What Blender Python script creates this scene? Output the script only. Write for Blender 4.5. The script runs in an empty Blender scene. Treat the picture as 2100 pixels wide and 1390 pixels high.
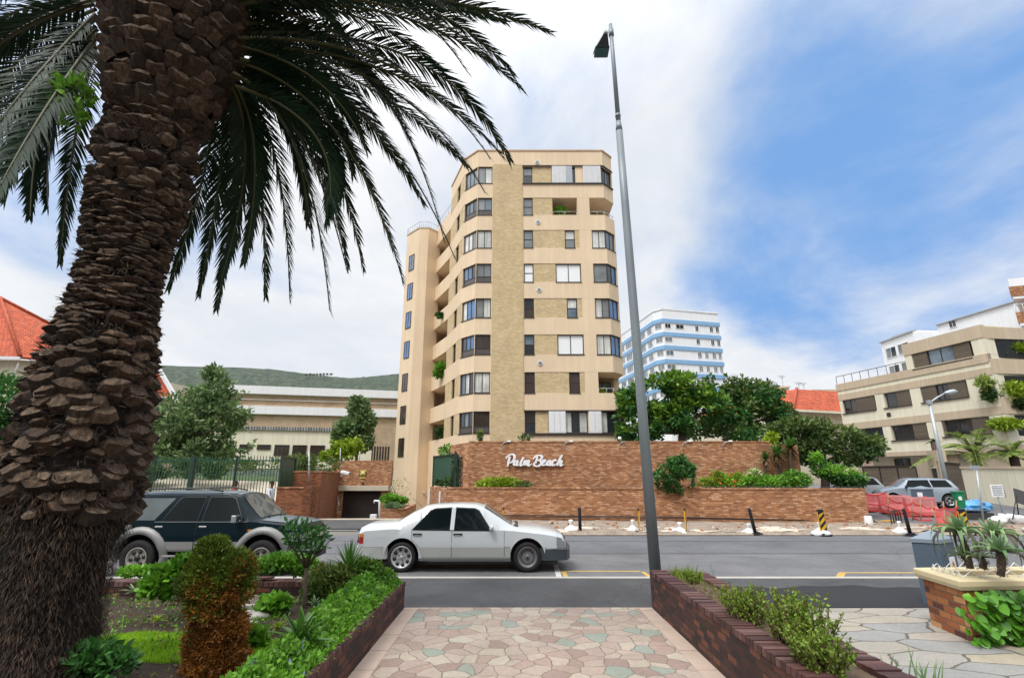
import bpy, bmesh, math, random
from mathutils import Vector, Matrix, noise
V = Vector
R = math.radians
random.seed(7)
scene = bpy.context.scene
COL = scene.collection
# ------------------------------------------------------------------ camera
FOC, PIT, CZ = 1031.0, R(15.2), 2.06
cp, sp = math.cos(PIT), math.sin(PIT)
cam_d = bpy.data.cameras.new('camera')
cam = bpy.data.objects.new('camera', cam_d)
COL.objects.link(cam)
cam.location = (0, 0, CZ)
cam.rotation_euler = (R(90) + PIT, 0, 0)
cam_d.sensor_width = 36
cam_d.lens = FOC / 2100 * 36
cam_d.clip_end = 6000
cam_d.clip_start = 0.05
scene.camera = cam
scene.view_settings.view_transform = 'Standard'
scene.view_settings.look = 'None'
scene.view_settings.exposure = 0

def ray(px, py):
    a = (px - 1050) / FOC; b = (695 - py) / FOC
    return V((a, cp - b * sp, sp + b * cp))
def at_y(px, py, Y):
    d = ray(px, py); t = Y / d.y
    return V((d.x * t, Y, CZ + d.z * t))
def at_z(px, py, z):
    d = ray(px, py); t = (z - CZ) / d.z
    return V((d.x * t, d.y * t, z))
def at_plane(px, py, p0, n):
    d = ray(px, py); t = (V(p0) - V((0, 0, CZ))).dot(V(n)) / d.dot(V(n))
    return V((0, 0, CZ)) + d * t

# ------------------------------------------------------------------ mesh builder
class MB:
    def __init__(s):
        s.v = []; s.f = []; s.mi = []; s.sm = []
    def add(s, vs, fs, mi=0, sm=False):
        b = len(s.v)
        s.v.extend([tuple(p) for p in vs])
        for f in fs:
            s.f.append([b + i for i in f]); s.mi.append(mi); s.sm.append(sm)
        return s
    def box(s, x0, x1, y0, y1, z0, z1, mi=0):
        vs = [(x0,y0,z0),(x1,y0,z0),(x1,y1,z0),(x0,y1,z0),(x0,y0,z1),(x1,y0,z1),(x1,y1,z1),(x0,y1,z1)]
        return s.add(vs, [(0,3,2,1),(4,5,6,7),(0,1,5,4),(1,2,6,5),(2,3,7,6),(3,0,4,7)], mi)
    def obox(s, c, size, rot=None, mi=0):
        c = V(c); hx, hy, hz = [q / 2 for q in size]
        if rot is None: M = Matrix.Identity(3)
        elif isinstance(rot, (int, float)): M = Matrix.Rotation(rot, 3, 'Z')
        else: M = rot
        vs = [c + M @ V((a*hx, b*hy, d*hz)) for d in (-1,1) for a, b in ((-1,-1),(1,-1),(1,1),(-1,1))]
        return s.add(vs, [(0,3,2,1),(4,5,6,7),(0,1,5,4),(1,2,6,5),(2,3,7,6),(3,0,4,7)], mi)
    def beam(s, a, b, w, h, mi=0, up=(0,0,1)):
        a = V(a); b = V(b); d = (b - a); L = d.length; d.normalize()
        sd = d.cross(V(up))
        if sd.length < 1e-4: sd = d.cross(V((0,1,0)))
        sd.normalize(); u = sd.cross(d)
        M = Matrix((d, sd, u)).transposed()
        return s.obox((a + b) / 2, (L, w, h), M, mi)
    def prism(s, poly, z0, z1, mi=0, top=True, bot=True, mtop=None):
        n = len(poly)
        ar = sum(poly[i][0]*poly[(i+1)%n][1] - poly[(i+1)%n][0]*poly[i][1] for i in range(n))
        if ar < 0: poly = poly[::-1]
        b = len(s.v)
        s.v.extend([(p[0],p[1],z0) for p in poly]); s.v.extend([(p[0],p[1],z1) for p in poly])
        for i in range(n):
            j = (i+1) % n
            s.f.append([b+i, b+j, b+n+j, b+n+i]); s.mi.append(mi); s.sm.append(False)
        if top: s.f.append([b+n+i for i in range(n)]); s.mi.append(mi if mtop is None else mtop); s.sm.append(False)
        if bot: s.f.append([b+i for i in range(n)][::-1]); s.mi.append(mi); s.sm.append(False)
        return s
    def quad(s, a, b, c, d, mi=0):
        return s.add([a,b,c,d], [(0,1,2,3)], mi)
    def tri(s, a, b, c, mi=0):
        return s.add([a,b,c], [(0,1,2)], mi)
    def tube(s, pts, rads, n=8, mi=0, cap=True, sm=True):
        pts = [V(p) for p in pts]
        if isinstance(rads, (int, float)): rads = [rads] * len(pts)
        b = len(s.v); ref = None
        for i, p in enumerate(pts):
            d = (pts[min(i+1, len(pts)-1)] - pts[max(i-1, 0)])
            d.normalize()
            if ref is None:
                ref = V((0,0,1)) if abs(d.z) < .9 else V((1,0,0))
            sd = d.cross(ref)
            if sd.length < 1e-5: sd = d.cross(V((0,1,0)))
            sd.normalize(); u = sd.cross(d); ref = u
            for k in range(n):
                a = 2*math.pi*k/n
                s.v.append(tuple(p + (sd*math.cos(a) + u*math.sin(a)) * rads[i]))
        for i in range(len(pts)-1):
            for k in range(n):
                k2 = (k+1) % n
                s.f.append([b+i*n+k, b+i*n+k2, b+(i+1)*n+k2, b+(i+1)*n+k]); s.mi.append(mi); s.sm.append(sm)
        if cap:
            s.f.append([b+k for k in range(n)][::-1]); s.mi.append(mi); s.sm.append(False)
            e = b+(len(pts)-1)*n
            s.f.append([e+k for k in range(n)]); s.mi.append(mi); s.sm.append(False)
        return s
    def lathe(s, prof, o=(0,0,0), axis='z', n=24, mi=0, sm=True, cap=True):
        # prof: (radius, height along axis)
        o = V(o); b = len(s.v)
        for r, h in prof:
            for k in range(n):
                a = 2*math.pi*k/n
                c, q = math.cos(a)*r, math.sin(a)*r
                p = {'z': V((c,q,h)), 'y': V((q,h,c)), 'x': V((h,c,q))}[axis]
                s.v.append(tuple(o + p))
        for i in range(len(prof)-1):
            for k in range(n):
                k2 = (k+1) % n
                s.f.append([b+i*n+k, b+i*n+k2, b+(i+1)*n+k2, b+(i+1)*n+k]); s.mi.append(mi); s.sm.append(sm)
        for e, rev in ((0, True), (len(prof)-1, False)):
            if cap and prof[e][0] > 1e-4:
                idx = [b+e*n+k for k in range(n)]
                s.f.append(idx[::-1] if rev else idx); s.mi.append(mi); s.sm.append(False)
        return s
    def mesh(s, name, mats, uv=True, sharp=None):
        me = bpy.data.meshes.new(name)
        me.from_pydata(s.v, [], s.f)
        for m in mats: me.materials.append(m)
        me.polygons.foreach_set('material_index', s.mi)
        me.polygons.foreach_set('use_smooth', s.sm)
        if uv:
            ul = me.uv_layers.new(name='UVMap')
            co = s.v
            data = [0.0] * (2 * len(me.loops))
            for p in me.polygons:
                n = p.normal
                if abs(n.z) > .985:
                    for li in p.loop_indices:
                        c = co[me.loops[li].vertex_index]
                        data[2*li] = c[0]; data[2*li+1] = c[1]
                else:
                    l = math.hypot(n.x, n.y)
                    tx, ty = -n.y/l, n.x/l
                    bx, by, bz = -ty*n.z*-1, 0, 0
                    b3 = V((n.x,n.y,n.z)).cross(V((tx,ty,0)))
                    for li in p.loop_indices:
                        c = co[me.loops[li].vertex_index]
                        data[2*li] = c[0]*tx + c[1]*ty
                        data[2*li+1] = c[0]*b3.x + c[1]*b3.y + c[2]*b3.z
            ul.data.foreach_set('uv', data)
        me.update()
        if sharp is not None:
            for p in me.polygons: p.use_smooth = True
            me.set_sharp_from_angle(angle=R(sharp))
        return me
    def build(s, name, mats, parent=None, uv=True, sharp=None, bevel=0, seg=2):
        if not isinstance(mats, (list, tuple)): mats = [mats]
        o = bpy.data.objects.new(name, s.mesh(name, mats, uv, sharp))
        COL.objects.link(o)
        if parent is not None: adopt(o, parent)
        if bevel:
            m = o.modifiers.new('bevel', 'BEVEL'); m.width = bevel; m.segments = seg
            m.limit_method = 'ANGLE'; m.angle_limit = R(35)
        return o

def world_of(o):
    M = Matrix.Translation(o.location)
    if o.parent is not None: M = world_of(o.parent) @ o.matrix_parent_inverse @ M
    return M
def adopt(o, parent):
    o.parent = parent
    o.matrix_parent_inverse = world_of(parent).inverted()
def tag(o, label=None, cat=None, group=None, kind=None):
    if label: o['label'] = label
    if cat: o['category'] = cat
    if group: o['group'] = group
    if kind: o['kind'] = kind
    return o
def thing(name, label, cat, loc=(0,0,0), group=None):
    o = bpy.data.objects.new(name, None)
    COL.objects.link(o); o.location = loc; o.empty_display_size = .2
    return tag(o, label, cat, group)
def dup(root, loc, rz=0, label=None, group=None):
    def kids(o): return [c for c in bpy.data.objects if c.parent is o]
    r = root.copy(); COL.objects.link(r); r.location = loc; r.rotation_euler = (0, 0, rz)
    if label: r['label'] = label
    if group: r['group'] = group
    for ch in kids(root):
        c = ch.copy(); COL.objects.link(c); c.parent = r; c.matrix_parent_inverse = ch.matrix_parent_inverse.copy()
        for g in kids(ch):
            d = g.copy(); COL.objects.link(d); d.parent = c; d.matrix_parent_inverse = g.matrix_parent_inverse.copy()
    return r
def structure(mb, name, mats, **k):
    o = mb.build(name, mats, **k); o['kind'] = 'structure'; return o

# ------------------------------------------------------------------ materials
def new_mat(name):
    m = bpy.data.materials.new(name); m.use_nodes = True
    nt = m.node_tree; nt.nodes.clear()
    out = nt.nodes.new('ShaderNodeOutputMaterial')
    b = nt.nodes.new('ShaderNodeBsdfPrincipled')
    nt.links.new(b.outputs[0], out.inputs[0])
    return m, nt, b, out
def N(nt, typ, **kw):
    n = nt.nodes.new(typ)
    for k, v in kw.items():
        if k.startswith('i_'):
            key = k[2:]
            n.inputs[int(key) if key.isdigit() else key.replace('_', ' ')].default_value = v
        else: setattr(n, k, v)
    return n
def c4(c): return (c[0], c[1], c[2], 1)
def ramp(nt, fac, stops):
    r = N(nt, 'ShaderNodeValToRGB')
    el = r.color_ramp.elements
    while len(el) < len(stops): el.new(.5)
    for e, (p, c) in zip(el, stops): e.position = p; e.color = c4(c)
    nt.links.new(fac, r.inputs[0])
    return r
def bump(nt, b, h, strength=.3, dist=.01):
    bp = N(nt, 'ShaderNodeBump'); bp.inputs['Strength'].default_value = strength; bp.inputs['Distance'].default_value = dist
    nt.links.new(h, bp.inputs['Height']); nt.links.new(bp.outputs[0], b.inputs['Normal'])
def mixc(nt, fac, a, b, mode='MIX'):
    m = N(nt, 'ShaderNodeMix', data_type='RGBA', blend_type=mode)
    for s_, val in ((0, fac), (6, a), (7, b)):
        if hasattr(val, 'is_linked') or hasattr(val, 'links'): nt.links.new(val, m.inputs[s_])
        else: m.inputs[s_].default_value = val if s_ == 0 else c4(val)
    return m.outputs[2]
def noise_n(nt, vec, scale, detail=5, rough=.6, dist=0):
    n = N(nt, 'ShaderNodeTexNoise'); n.inputs['Scale'].default_value = scale; n.inputs['Detail'].default_value = detail
    n.inputs['Roughness'].default_value = rough; n.inputs['Distortion'].default_value = dist
    if vec is not None: nt.links.new(vec, n.inputs['Vector'])
    return n.outputs[0]
def mul(c, k): return tuple(max(0, x*k) for x in c)

def pm(name, col, rough=.6, var=.15, scale=3, fine=40, bmp=.15, metallic=0, spec=.5, coat=0, streak=0, dist=.01):
    m, nt, b, out = new_mat(name)
    tc = N(nt, 'ShaderNodeTexCoord').outputs['Object']
    n1 = noise_n(nt, tc, scale, 6, .6)
    n2 = noise_n(nt, tc, fine, 4, .6)
    c = ramp(nt, n1, [(.25, mul(col, 1-var)), (.5, col), (.75, mul(col, 1+var))]).outputs[0]
    c = mixc(nt, .35*min(1, var*4), c, ramp(nt, n2, [(.3, mul(col, 1-1.5*var)), (.7, mul(col, 1+1.2*var))]).outputs[0])
    if streak:
        mp = N(nt, 'ShaderNodeMapping'); mp.inputs['Scale'].default_value = (2.2, 2.2, .12)
        nt.links.new(tc, mp.inputs[0])
        s_ = noise_n(nt, mp.outputs[0], 1.6, 6, .65)
        f = ramp(nt, s_, [(.45, (1-streak,)*3), (.62, (1,)*3)]).outputs[0]
        c = mixc(nt, 1.0, c, f, 'MULTIPLY')
    nt.links.new(c, b.inputs['Base Color'])
    b.inputs['Roughness'].default_value = rough; b.inputs['Metallic'].default_value = metallic
    b.inputs['Specular IOR Level'].default_value = spec
    b.inputs['Coat Weight'].default_value = coat; b.inputs['Coat Roughness'].default_value = .04
    if bmp: bump(nt, b, n2, bmp, dist)
    return m

def brick_mat(name, cols, mortar, bw=.23, bh=.078, ms=.012, rough=.85, bmp=.6, stain=.25, lightbits=None):
    m, nt, b, out = new_mat(name)
    uv = N(nt, 'ShaderNodeTexCoord').outputs['UV']
    wob = noise_n(nt, uv, 3.0, 2)
    off = N(nt, 'ShaderNodeVectorMath', operation='SCALE'); off.inputs['Scale'].default_value = .012
    cn = N(nt, 'ShaderNodeTexNoise'); cn.inputs['Scale'].default_value = 2.5; nt.links.new(uv, cn.inputs['Vector'])
    nt.links.new(cn.outputs['Color'], off.inputs[0])
    ad = N(nt, 'ShaderNodeVectorMath', operation='ADD'); nt.links.new(uv, ad.inputs[0]); nt.links.new(off.outputs[0], ad.inputs[1])
    br = N(nt, 'ShaderNodeTexBrick', offset=.5)
    nt.links.new(ad.outputs[0], br.inputs['Vector'])
    br.inputs['Color1'].default_value = (0,0,0,1); br.inputs['Color2'].default_value = (1,1,1,1); br.inputs['Mortar'].default_value = (.5,.5,.5,1)
    br.inputs['Scale'].default_value = 1; br.inputs['Mortar Size'].default_value = ms; br.inputs['Mortar Smooth'].default_value = .3
    br.inputs['Brick Width'].default_value = bw; br.inputs['Row Height'].default_value = bh; br.inputs['Bias'].default_value = 0
    st = [(i/(len(cols)-1)*.8+.1, c) for i, c in enumerate(cols)]
    cr = ramp(nt, br.outputs['Color'], st).outputs[0]
    n2 = noise_n(nt, uv, 30, 4)
    cr = mixc(nt, .5, cr, ramp(nt, n2, [(.3, (.7,.7,.7)), (.7, (1.2,1.2,1.2))]).outputs[0], 'MULTIPLY')
    c = mixc(nt, br.outputs['Fac'], cr, mortar)
    n3 = noise_n(nt, uv, .8, 6, .65)
    c = mixc(nt, 1.0, c, ramp(nt, n3, [(.35, (1-stain,)*3), (.6, (1.05,)*3)]).outputs[0], 'MULTIPLY')
    if lightbits:
        n4 = noise_n(nt, uv, 5, 5, .7)
        f = ramp(nt, n4, [(.56, (0,0,0)), (.72, (.6,.6,.6))]).outputs[0]
        c = mixc(nt, f, c, lightbits)
    nt.links.new(c, b.inputs['Base Color'])
    b.inputs['Roughness'].default_value = rough
    h = N(nt, 'ShaderNodeMath', operation='SUBTRACT'); nt.links.new(n2, h.inputs[0]); nt.links.new(br.outputs['Fac'], h.inputs[1])
    bump(nt, b, h.outputs[0], bmp, .012)
    return m

def leaf_mat(name, dark, light, rough=.45, trans=.25, scale=1.2, extra=None, spec=.35):
    m, nt, b, out = new_mat(name)
    gi = N(nt, 'ShaderNodeNewGeometry')
    tc = N(nt, 'ShaderNodeTexCoord').outputs['Object']
    n1 = noise_n(nt, tc, scale, 3)
    a = N(nt, 'ShaderNodeMath', operation='MULTIPLY_ADD'); a.inputs[1].default_value = .45
    nt.links.new(gi.outputs['Random Per Island'], a.inputs[0])
    s2 = N(nt, 'ShaderNodeMath', operation='MULTIPLY_ADD'); s2.inputs[1].default_value = 1.6; s2.inputs[2].default_value = -.5
    nt.links.new(n1, s2.inputs[0]); nt.links.new(s2.outputs[0], a.inputs[2])
    st = [(.05, dark), (.85, light)]
    if extra: st.append((1.0, extra))
    c = ramp(nt, a.outputs[0], st).outputs[0]
    nt.links.new(c, b.inputs['Base Color']); b.inputs['Roughness'].default_value = rough
    b.inputs['Specular IOR Level'].default_value = spec
    if trans:
        t = N(nt, 'ShaderNodeBsdfTranslucent'); nt.links.new(c, t.inputs[0])
        mx = N(nt, 'ShaderNodeMixShader'); mx.inputs[0].default_value = trans
        nt.links.new(b.outputs[0], mx.inputs[1]); nt.links.new(t.outputs[0], mx.inputs[2]); nt.links.new(mx.outputs[0], out.inputs[0])
    return m

def pave_mat(name, scale, cols, joint, jw=.03, rough=.75, wob=.1, stretch=(1,1,1)):
    m, nt, b, out = new_mat(name)
    tc = N(nt, 'ShaderNodeTexCoord').outputs['Object']
    mp = N(nt, 'ShaderNodeMapping'); mp.inputs['Scale'].default_value = stretch; nt.links.new(tc, mp.inputs[0])
    cn = N(nt, 'ShaderNodeTexNoise'); cn.inputs['Scale'].default_value = 2.6; cn.inputs['Detail'].default_value = 4; nt.links.new(mp.outputs[0], cn.inputs['Vector'])
    off = N(nt, 'ShaderNodeVectorMath', operation='SCALE'); off.inputs['Scale'].default_value = wob; nt.links.new(cn.outputs['Color'], off.inputs[0])
    ad = N(nt, 'ShaderNodeVectorMath', operation='ADD'); nt.links.new(mp.outputs[0], ad.inputs[0]); nt.links.new(off.outputs[0], ad.inputs[1])
    v1 = N(nt, 'ShaderNodeTexVoronoi', feature='DISTANCE_TO_EDGE', voronoi_dimensions='2D'); v1.inputs['Scale'].default_value = scale
    v2 = N(nt, 'ShaderNodeTexVoronoi', feature='F1', voronoi_dimensions='2D'); v2.inputs['Scale'].default_value = scale
    for v in (v1, v2):
        v.inputs['Randomness'].default_value = 1.0
        nt.links.new(ad.outputs[0], v.inputs['Vector'])
    sep = N(nt, 'ShaderNodeSeparateColor'); nt.links.new(v2.outputs['Color'], sep.inputs[0])
    r = ramp(nt, sep.outputs[0], [(i/len(cols), c) for i, c in enumerate(cols)]); r.color_ramp.interpolation = 'CONSTANT'
    n2 = noise_n(nt, tc, 26, 6, .7); n3 = noise_n(nt, tc, 1.3, 5)
    c = mixc(nt, .5, r.outputs[0], ramp(nt, n2, [(.3, (.62,.62,.62)), (.7, (1.25,1.25,1.25))]).outputs[0], 'MULTIPLY')
    c = mixc(nt, .6, c, ramp(nt, n3, [(.3, (.75,.75,.75)), (.7, (1.12,1.12,1.12))]).outputs[0], 'MULTIPLY')
    n5 = noise_n(nt, tc, 9, 3)
    jd = N(nt, 'ShaderNodeMath', operation='MULTIPLY_ADD'); jd.inputs[1].default_value = -.03; nt.links.new(n5, jd.inputs[0]); nt.links.new(v1.outputs[0], jd.inputs[2])
    f = ramp(nt, jd.outputs[0], [(0, (1,1,1)), (jw, (0,0,0))]).outputs[0]
    c = mixc(nt, f, c, joint)
    nt.links.new(c, b.inputs['Base Color']); b.inputs['Roughness'].default_value = rough
    h = N(nt, 'ShaderNodeMath', operation='SUBTRACT'); nt.links.new(n2, h.inputs[0]); nt.links.new(f, h.inputs[1])
    bump(nt, b, h.outputs[0], .4, .012)
    return m

def asphalt_mat(name, col, var=.25, fine=160, patch=.5):
    m, nt, b, out = new_mat(name)
    tc = N(nt, 'ShaderNodeTexCoord').outputs['Object']
    n1 = noise_n(nt, tc, fine, 3, .8); n2 = noise_n(nt, tc, patch, 7, .65, .4); n3 = noise_n(nt, tc, 6, 5)
    c = ramp(nt, n2, [(.3, mul(col, 1-var)), (.7, mul(col, 1+var))]).outputs[0]
    c = mixc(nt, .7, c, ramp(nt, n1, [(.35, (.6,.6,.6)), (.55, (1,1,1)), (.75, (1.5,1.5,1.5))]).outputs[0], 'MULTIPLY')
    c = mixc(nt, .5, c, ramp(nt, n3, [(.3, (.8,.8,.8)), (.7, (1.15,1.15,1.15))]).outputs[0], 'MULTIPLY')
    # hairline cracks and oily spots
    cn = N(nt, 'ShaderNodeTexNoise'); cn.inputs['Scale'].default_value = 1.1; cn.inputs['Detail'].default_value = 6; nt.links.new(tc, cn.inputs['Vector'])
    ad = N(nt, 'ShaderNodeVectorMath', operation='ADD'); nt.links.new(tc, ad.inputs[0]); nt.links.new(cn.outputs['Color'], ad.inputs[1])
    vo = N(nt, 'ShaderNodeTexVoronoi', feature='DISTANCE_TO_EDGE', voronoi_dimensions='2D'); vo.inputs['Scale'].default_value = .33; nt.links.new(ad.outputs[0], vo.inputs['Vector'])
    c = mixc(nt, ramp(nt, vo.outputs[0], [(0, (.75,.75,.75)), (.006, (0,0,0))]).outputs[0], c, mul(col, .35))
    n4 = noise_n(nt, tc, 1.9, 4, .55)
    c = mixc(nt, ramp(nt, n4, [(.62, (0,0,0)), (.74, (.55,.55,.55))]).outputs[0], c, mul(col, .5))
    nt.links.new(c, b.inputs['Base Color']); b.inputs['Roughness'].default_value = .85
    bump(nt, b, n1, .5, .006)
    return m

def glass_mat(name, col, rough=.04, var=.3, folds=None, spec=.8):
    m, nt, b, out = new_mat(name)
    tc = N(nt, 'ShaderNodeTexCoord').outputs['Object']
    n1 = noise_n(nt, tc, .9, 4)
    c = ramp(nt, n1, [(.3, mul(col, 1-var)), (.7, mul(col, 1+var))]).outputs[0]
    if folds:
        mp = N(nt, 'ShaderNodeMapping'); mp.inputs['Scale'].default_value = (9, 9, .3); nt.links.new(tc, mp.inputs[0])
        w = noise_n(nt, mp.outputs[0], 1.1, 3)
        c = mixc(nt, 1.0, c, ramp(nt, w, [(.3, (1-folds,)*3), (.65, (1.05,)*3)]).outputs[0], 'MULTIPLY')  # shading of the curtain folds put into the colour
    nt.links.new(c, b.inputs['Base Color'])
    b.inputs['Roughness'].default_value = rough if not folds else .35
    b.inputs['Specular IOR Level'].default_value = spec
    if folds:
        b.inputs['Coat Weight'].default_value = .6; b.inputs['Coat Roughness'].default_value = .03
    w2 = noise_n(nt, tc, 1.7, 2); bump(nt, b, w2, .04, .05)
    return m

M = {}
M['beige'] = pm('beige_render', (.78,.615,.43), .85, .08, .35, 30, .12, streak=.07)
M['beige_shade'] = pm('beige_shaded_inner_wall', (.36,.25,.16), .85, .08, .6, 30, .1)  # beige darkened in the colour for shade inside the recesses
M['ybrick'] = brick_mat('yellow_brick', [(.53,.405,.225),(.57,.44,.25),(.61,.475,.275),(.67,.53,.325)], (.50,.39,.23), .23, .085, .010, stain=.08, bmp=.35)
M['rbrick'] = brick_mat('orange_brick', [(.28,.10,.040),(.37,.143,.056),(.42,.175,.072),(.48,.215,.092),(.60,.34,.20)], (.31,.185,.105), .23, .078, .012, bmp=.8, stain=.22, lightbits=(.60,.36,.25))
M['dbrick'] = brick_mat('dark_red_brick', [(.030,.012,.011),(.058,.019,.014),(.090,.029,.018),(.16,.052,.025)], (.028,.021,.018), .215, .072, .008, bmp=.7, stain=.35)
M['soldier'] = brick_mat('dark_red_soldier_course', [(.07,.028,.025),(.11,.042,.034),(.15,.055,.04),(.2,.10,.085)], (.03,.022,.02), .075, .4, .007, bmp=.7, stain=.3)
M['obrick'] = brick_mat('mixed_orange_brick', [(.10,.03,.022),(.33,.10,.03),(.40,.15,.05),(.52,.26,.10)], (.16,.10,.06), .235, .085, .010, bmp=.6, stain=.2)
M['coping'] = pm('cream_coping', (.58,.49,.30), .7, .12, 2, 30, .2)
M['garage_brick'] = brick_mat('brown_brick', [(.17,.05,.02),(.26,.085,.033),(.33,.115,.045)], (.22,.10,.05), .23, .078, .012, bmp=.8, stain=.35)
M['dark_frame'] = pm('bronze_frame', (.035,.028,.026), .45, .1, 3, 30, 0)
M['white_frame'] = pm('white_painted_metal', (.75,.76,.78), .45, .04, 3, 30, .03)
M['white_wall'] = pm('white_render', (.82,.84,.87), .8, .03, .3, 20, .06, streak=.06)
M['blue_band'] = pm('blue_painted_band', (.22,.42,.66), .7, .06, .5, 20, .05)
M['glass_dark'] = glass_mat('dark_window_glass', (.022,.026,.030))
M['glass_brown'] = glass_mat('brown_window_glass', (.05,.036,.028))
M['glass_sky_refl'] = glass_mat('sky_reflection_window_glass', (.05,.15,.34), var=.4)  # blue of the reflected sky painted into the panes
M['glass_grey'] = glass_mat('grey_window_glass', (.20,.215,.22), var=.3)
M['glass_mid'] = glass_mat('blue_grey_window_glass', (.12,.17,.22), var=.4)
M['curtain'] = glass_mat('curtained_window_glass', (.62,.63,.60), folds=.35)
M['blind'] = glass_mat('white_blind_window_glass', (.88,.9,.92), .15, .04, spec=.6)
M['panel_brown'] = pm('bronze_sill_panel', (.09,.075,.075), .35, .2, 2, 20, .02)
M['slat_brown'] = brick_mat('brown_timber_slats', [(.115,.092,.068),(.13,.105,.078),(.15,.12,.09)], (.05,.04,.03), 3.0, .11, .008, bmp=.4, stain=.1)
M['garage_door'] = brick_mat('dark_garage_door', [(.020,.013,.011),(.026,.017,.014),(.03,.02,.016)], (.006,.005,.004), 6, .42, .012, rough=.5, bmp=.4, stain=.2)
M['galv'] = pm('galvanised_steel', (.20,.235,.255), .5, .15, 1.5, 25, .05, metallic=.35)
M['galv_light'] = pm('light_galvanised_steel', (.42,.46,.49), .45, .1, 2, 25, .03, metallic=.4)
M['lamp_glass'] = pm('green_lamp_lens', (.03,.10,.10), .15, .2, 4, 20, 0)
M['lamp_dark'] = pm('dark_lamp_housing', (.02,.03,.045), .4, .1)
M['asphalt'] = asphalt_mat('old_asphalt', (.125,.130,.143))
M['asphalt_new'] = asphalt_mat('new_asphalt', (.016,.017,.021), .2, 120)
M['asphalt_foot'] = asphalt_mat('footway_asphalt', (.066,.066,.070), .35)
M['concrete'] = pm('kerb_concrete', (.42,.40,.36), .85, .2, 2, 40, .3)
M['concrete_lt'] = pm('pale_concrete', (.50,.44,.35), .85, .12, 1, 30, .3)
M['yellow_line'] = pm('worn_yellow_paint', (.50,.32,.07), .7, .3, 6, 60, .1)
M['white_line'] = pm('worn_white_paint', (.55,.55,.54), .7, .25, 6, 60, .1)
M['soil'] = pm('dark_garden_soil', (.045,.027,.017), .95, .5, 3, 30, 1.0, dist=.04)
M['soil_dry'] = pm('dry_garden_soil', (.13,.088,.058), .95, .4, 5, 40, 1.0, dist=.03)
M['rubble'] = pm('sandy_rubble', (.29,.235,.185), .95, .5, 2.2, 14, 1.0, dist=.05)
M['sand'] = pm('pale_sand', (.58,.49,.40), .95, .25, 4, 30, .8, dist=.03)
M['path'] = pave_mat('pink_green_crazy_paving', 4.4, [(.34,.25,.205),(.385,.30,.245),(.365,.29,.24),(.26,.29,.24),(.41,.345,.275),(.285,.205,.172),(.395,.32,.265),(.375,.305,.25),(.35,.265,.225),(.42,.37,.295)], (.15,.115,.09), .016, wob=.22)
M['path_edge'] = pm('pink_edge_slabs', (.44,.34,.275), .8, .12, 3, 40, .25)
M['flag'] = pave_mat('grey_sandstone_flags', 1.9, [(.31,.285,.24),(.35,.32,.26),(.265,.265,.255),(.36,.32,.24),(.30,.285,.255),(.34,.305,.26),(.275,.27,.26)], (.10,.085,.07), .016, wob=.16, stretch=(.62,1.35,1))
M['roof_tile'] = brick_mat('orange_clay_tile', [(.40,.075,.03),(.50,.10,.04),(.58,.13,.05)], (.26,.05,.025), .3, .33, .03, bmp=.8, stain=.2)
M['cream_wall'] = pm('cream_render', (.70,.64,.50), .85, .06, .4, 25, .1, streak=.12)
M['cream_light'] = pm('pale_cream_render', (.80,.755,.60), .85, .05, .4, 25, .1, streak=.10)
M['taupe'] = pm('taupe_band', (.57,.465,.34), .85, .06, .5, 25, .1, streak=.1)
M['tan_wall'] = brick_mat('tan_brick', [(.48,.36,.235),(.54,.41,.27),(.59,.45,.31)], (.38,.29,.2), .23, .085, .01, bmp=.3, stain=.15)
M['hill'] = None
M['green_paint'] = pm('green_painted_steel', (.022,.085,.055), .5, .25, 2, 30, .05)
M['green_dark'] = pm('dark_green_painted_steel', (.014,.04,.03), .5, .25, 2, 30, .05)
M['grey_box'] = pm('grey_blue_painted_box', (.072,.105,.145), .5, .12, 2, 40, .06)
M['grey_box_lt'] = pm('light_grey_blue_lid', (.19,.235,.29), .5, .08, 2, 40, .05)
M['black_rubber'] = pm('black_rubber', (.006,.006,.007), .75, .2, 5, 40, .1)
M['yellow'] = pm('traffic_yellow', (.72,.40,.015), .5, .1, 5, 40, .03)
M['black'] = pm('black_paint', (.014,.014,.016), .5, .1)
M['white_plastic'] = pm('white_woven_plastic', (.72,.73,.74), .6, .08, 6, 60, .4)
M['bin_green'] = pm('green_plastic', (.006,.19,.085), .4, .1, 3, 30, .03)
M['bag_blue'] = pm('blue_plastic_bag', (.10,.34,.66), .3, .3, 6, 30, .5)
M['red'] = pm('red_plastic', (.55,.05,.04), .5, .15)
M['timber'] = pm('rough_timber', (.36,.22,.12), .85, .25, 6, 50, .2)
M['bark'] = pm('tree_bark', (.085,.06,.042), .95, .4, 6, 40, .8, dist=.02)
M['skin_dark'] = pm('dark_skin', (.10,.05,.03), .5, .1)
M['shirt'] = pm('pale_grey_shirt', (.52,.55,.62), .85, .08, 6, 60, .2)
M['shirt_red'] = pm('red_brown_shirt', (.25,.06,.04), .85, .1, 6, 60, .2)
M['jeans'] = pm('blue_trousers', (.05,.08,.16), .85, .15, 6, 60, .2)
M['hair'] = pm('black_hair', (.012,.010,.010), .8, .2)
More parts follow.
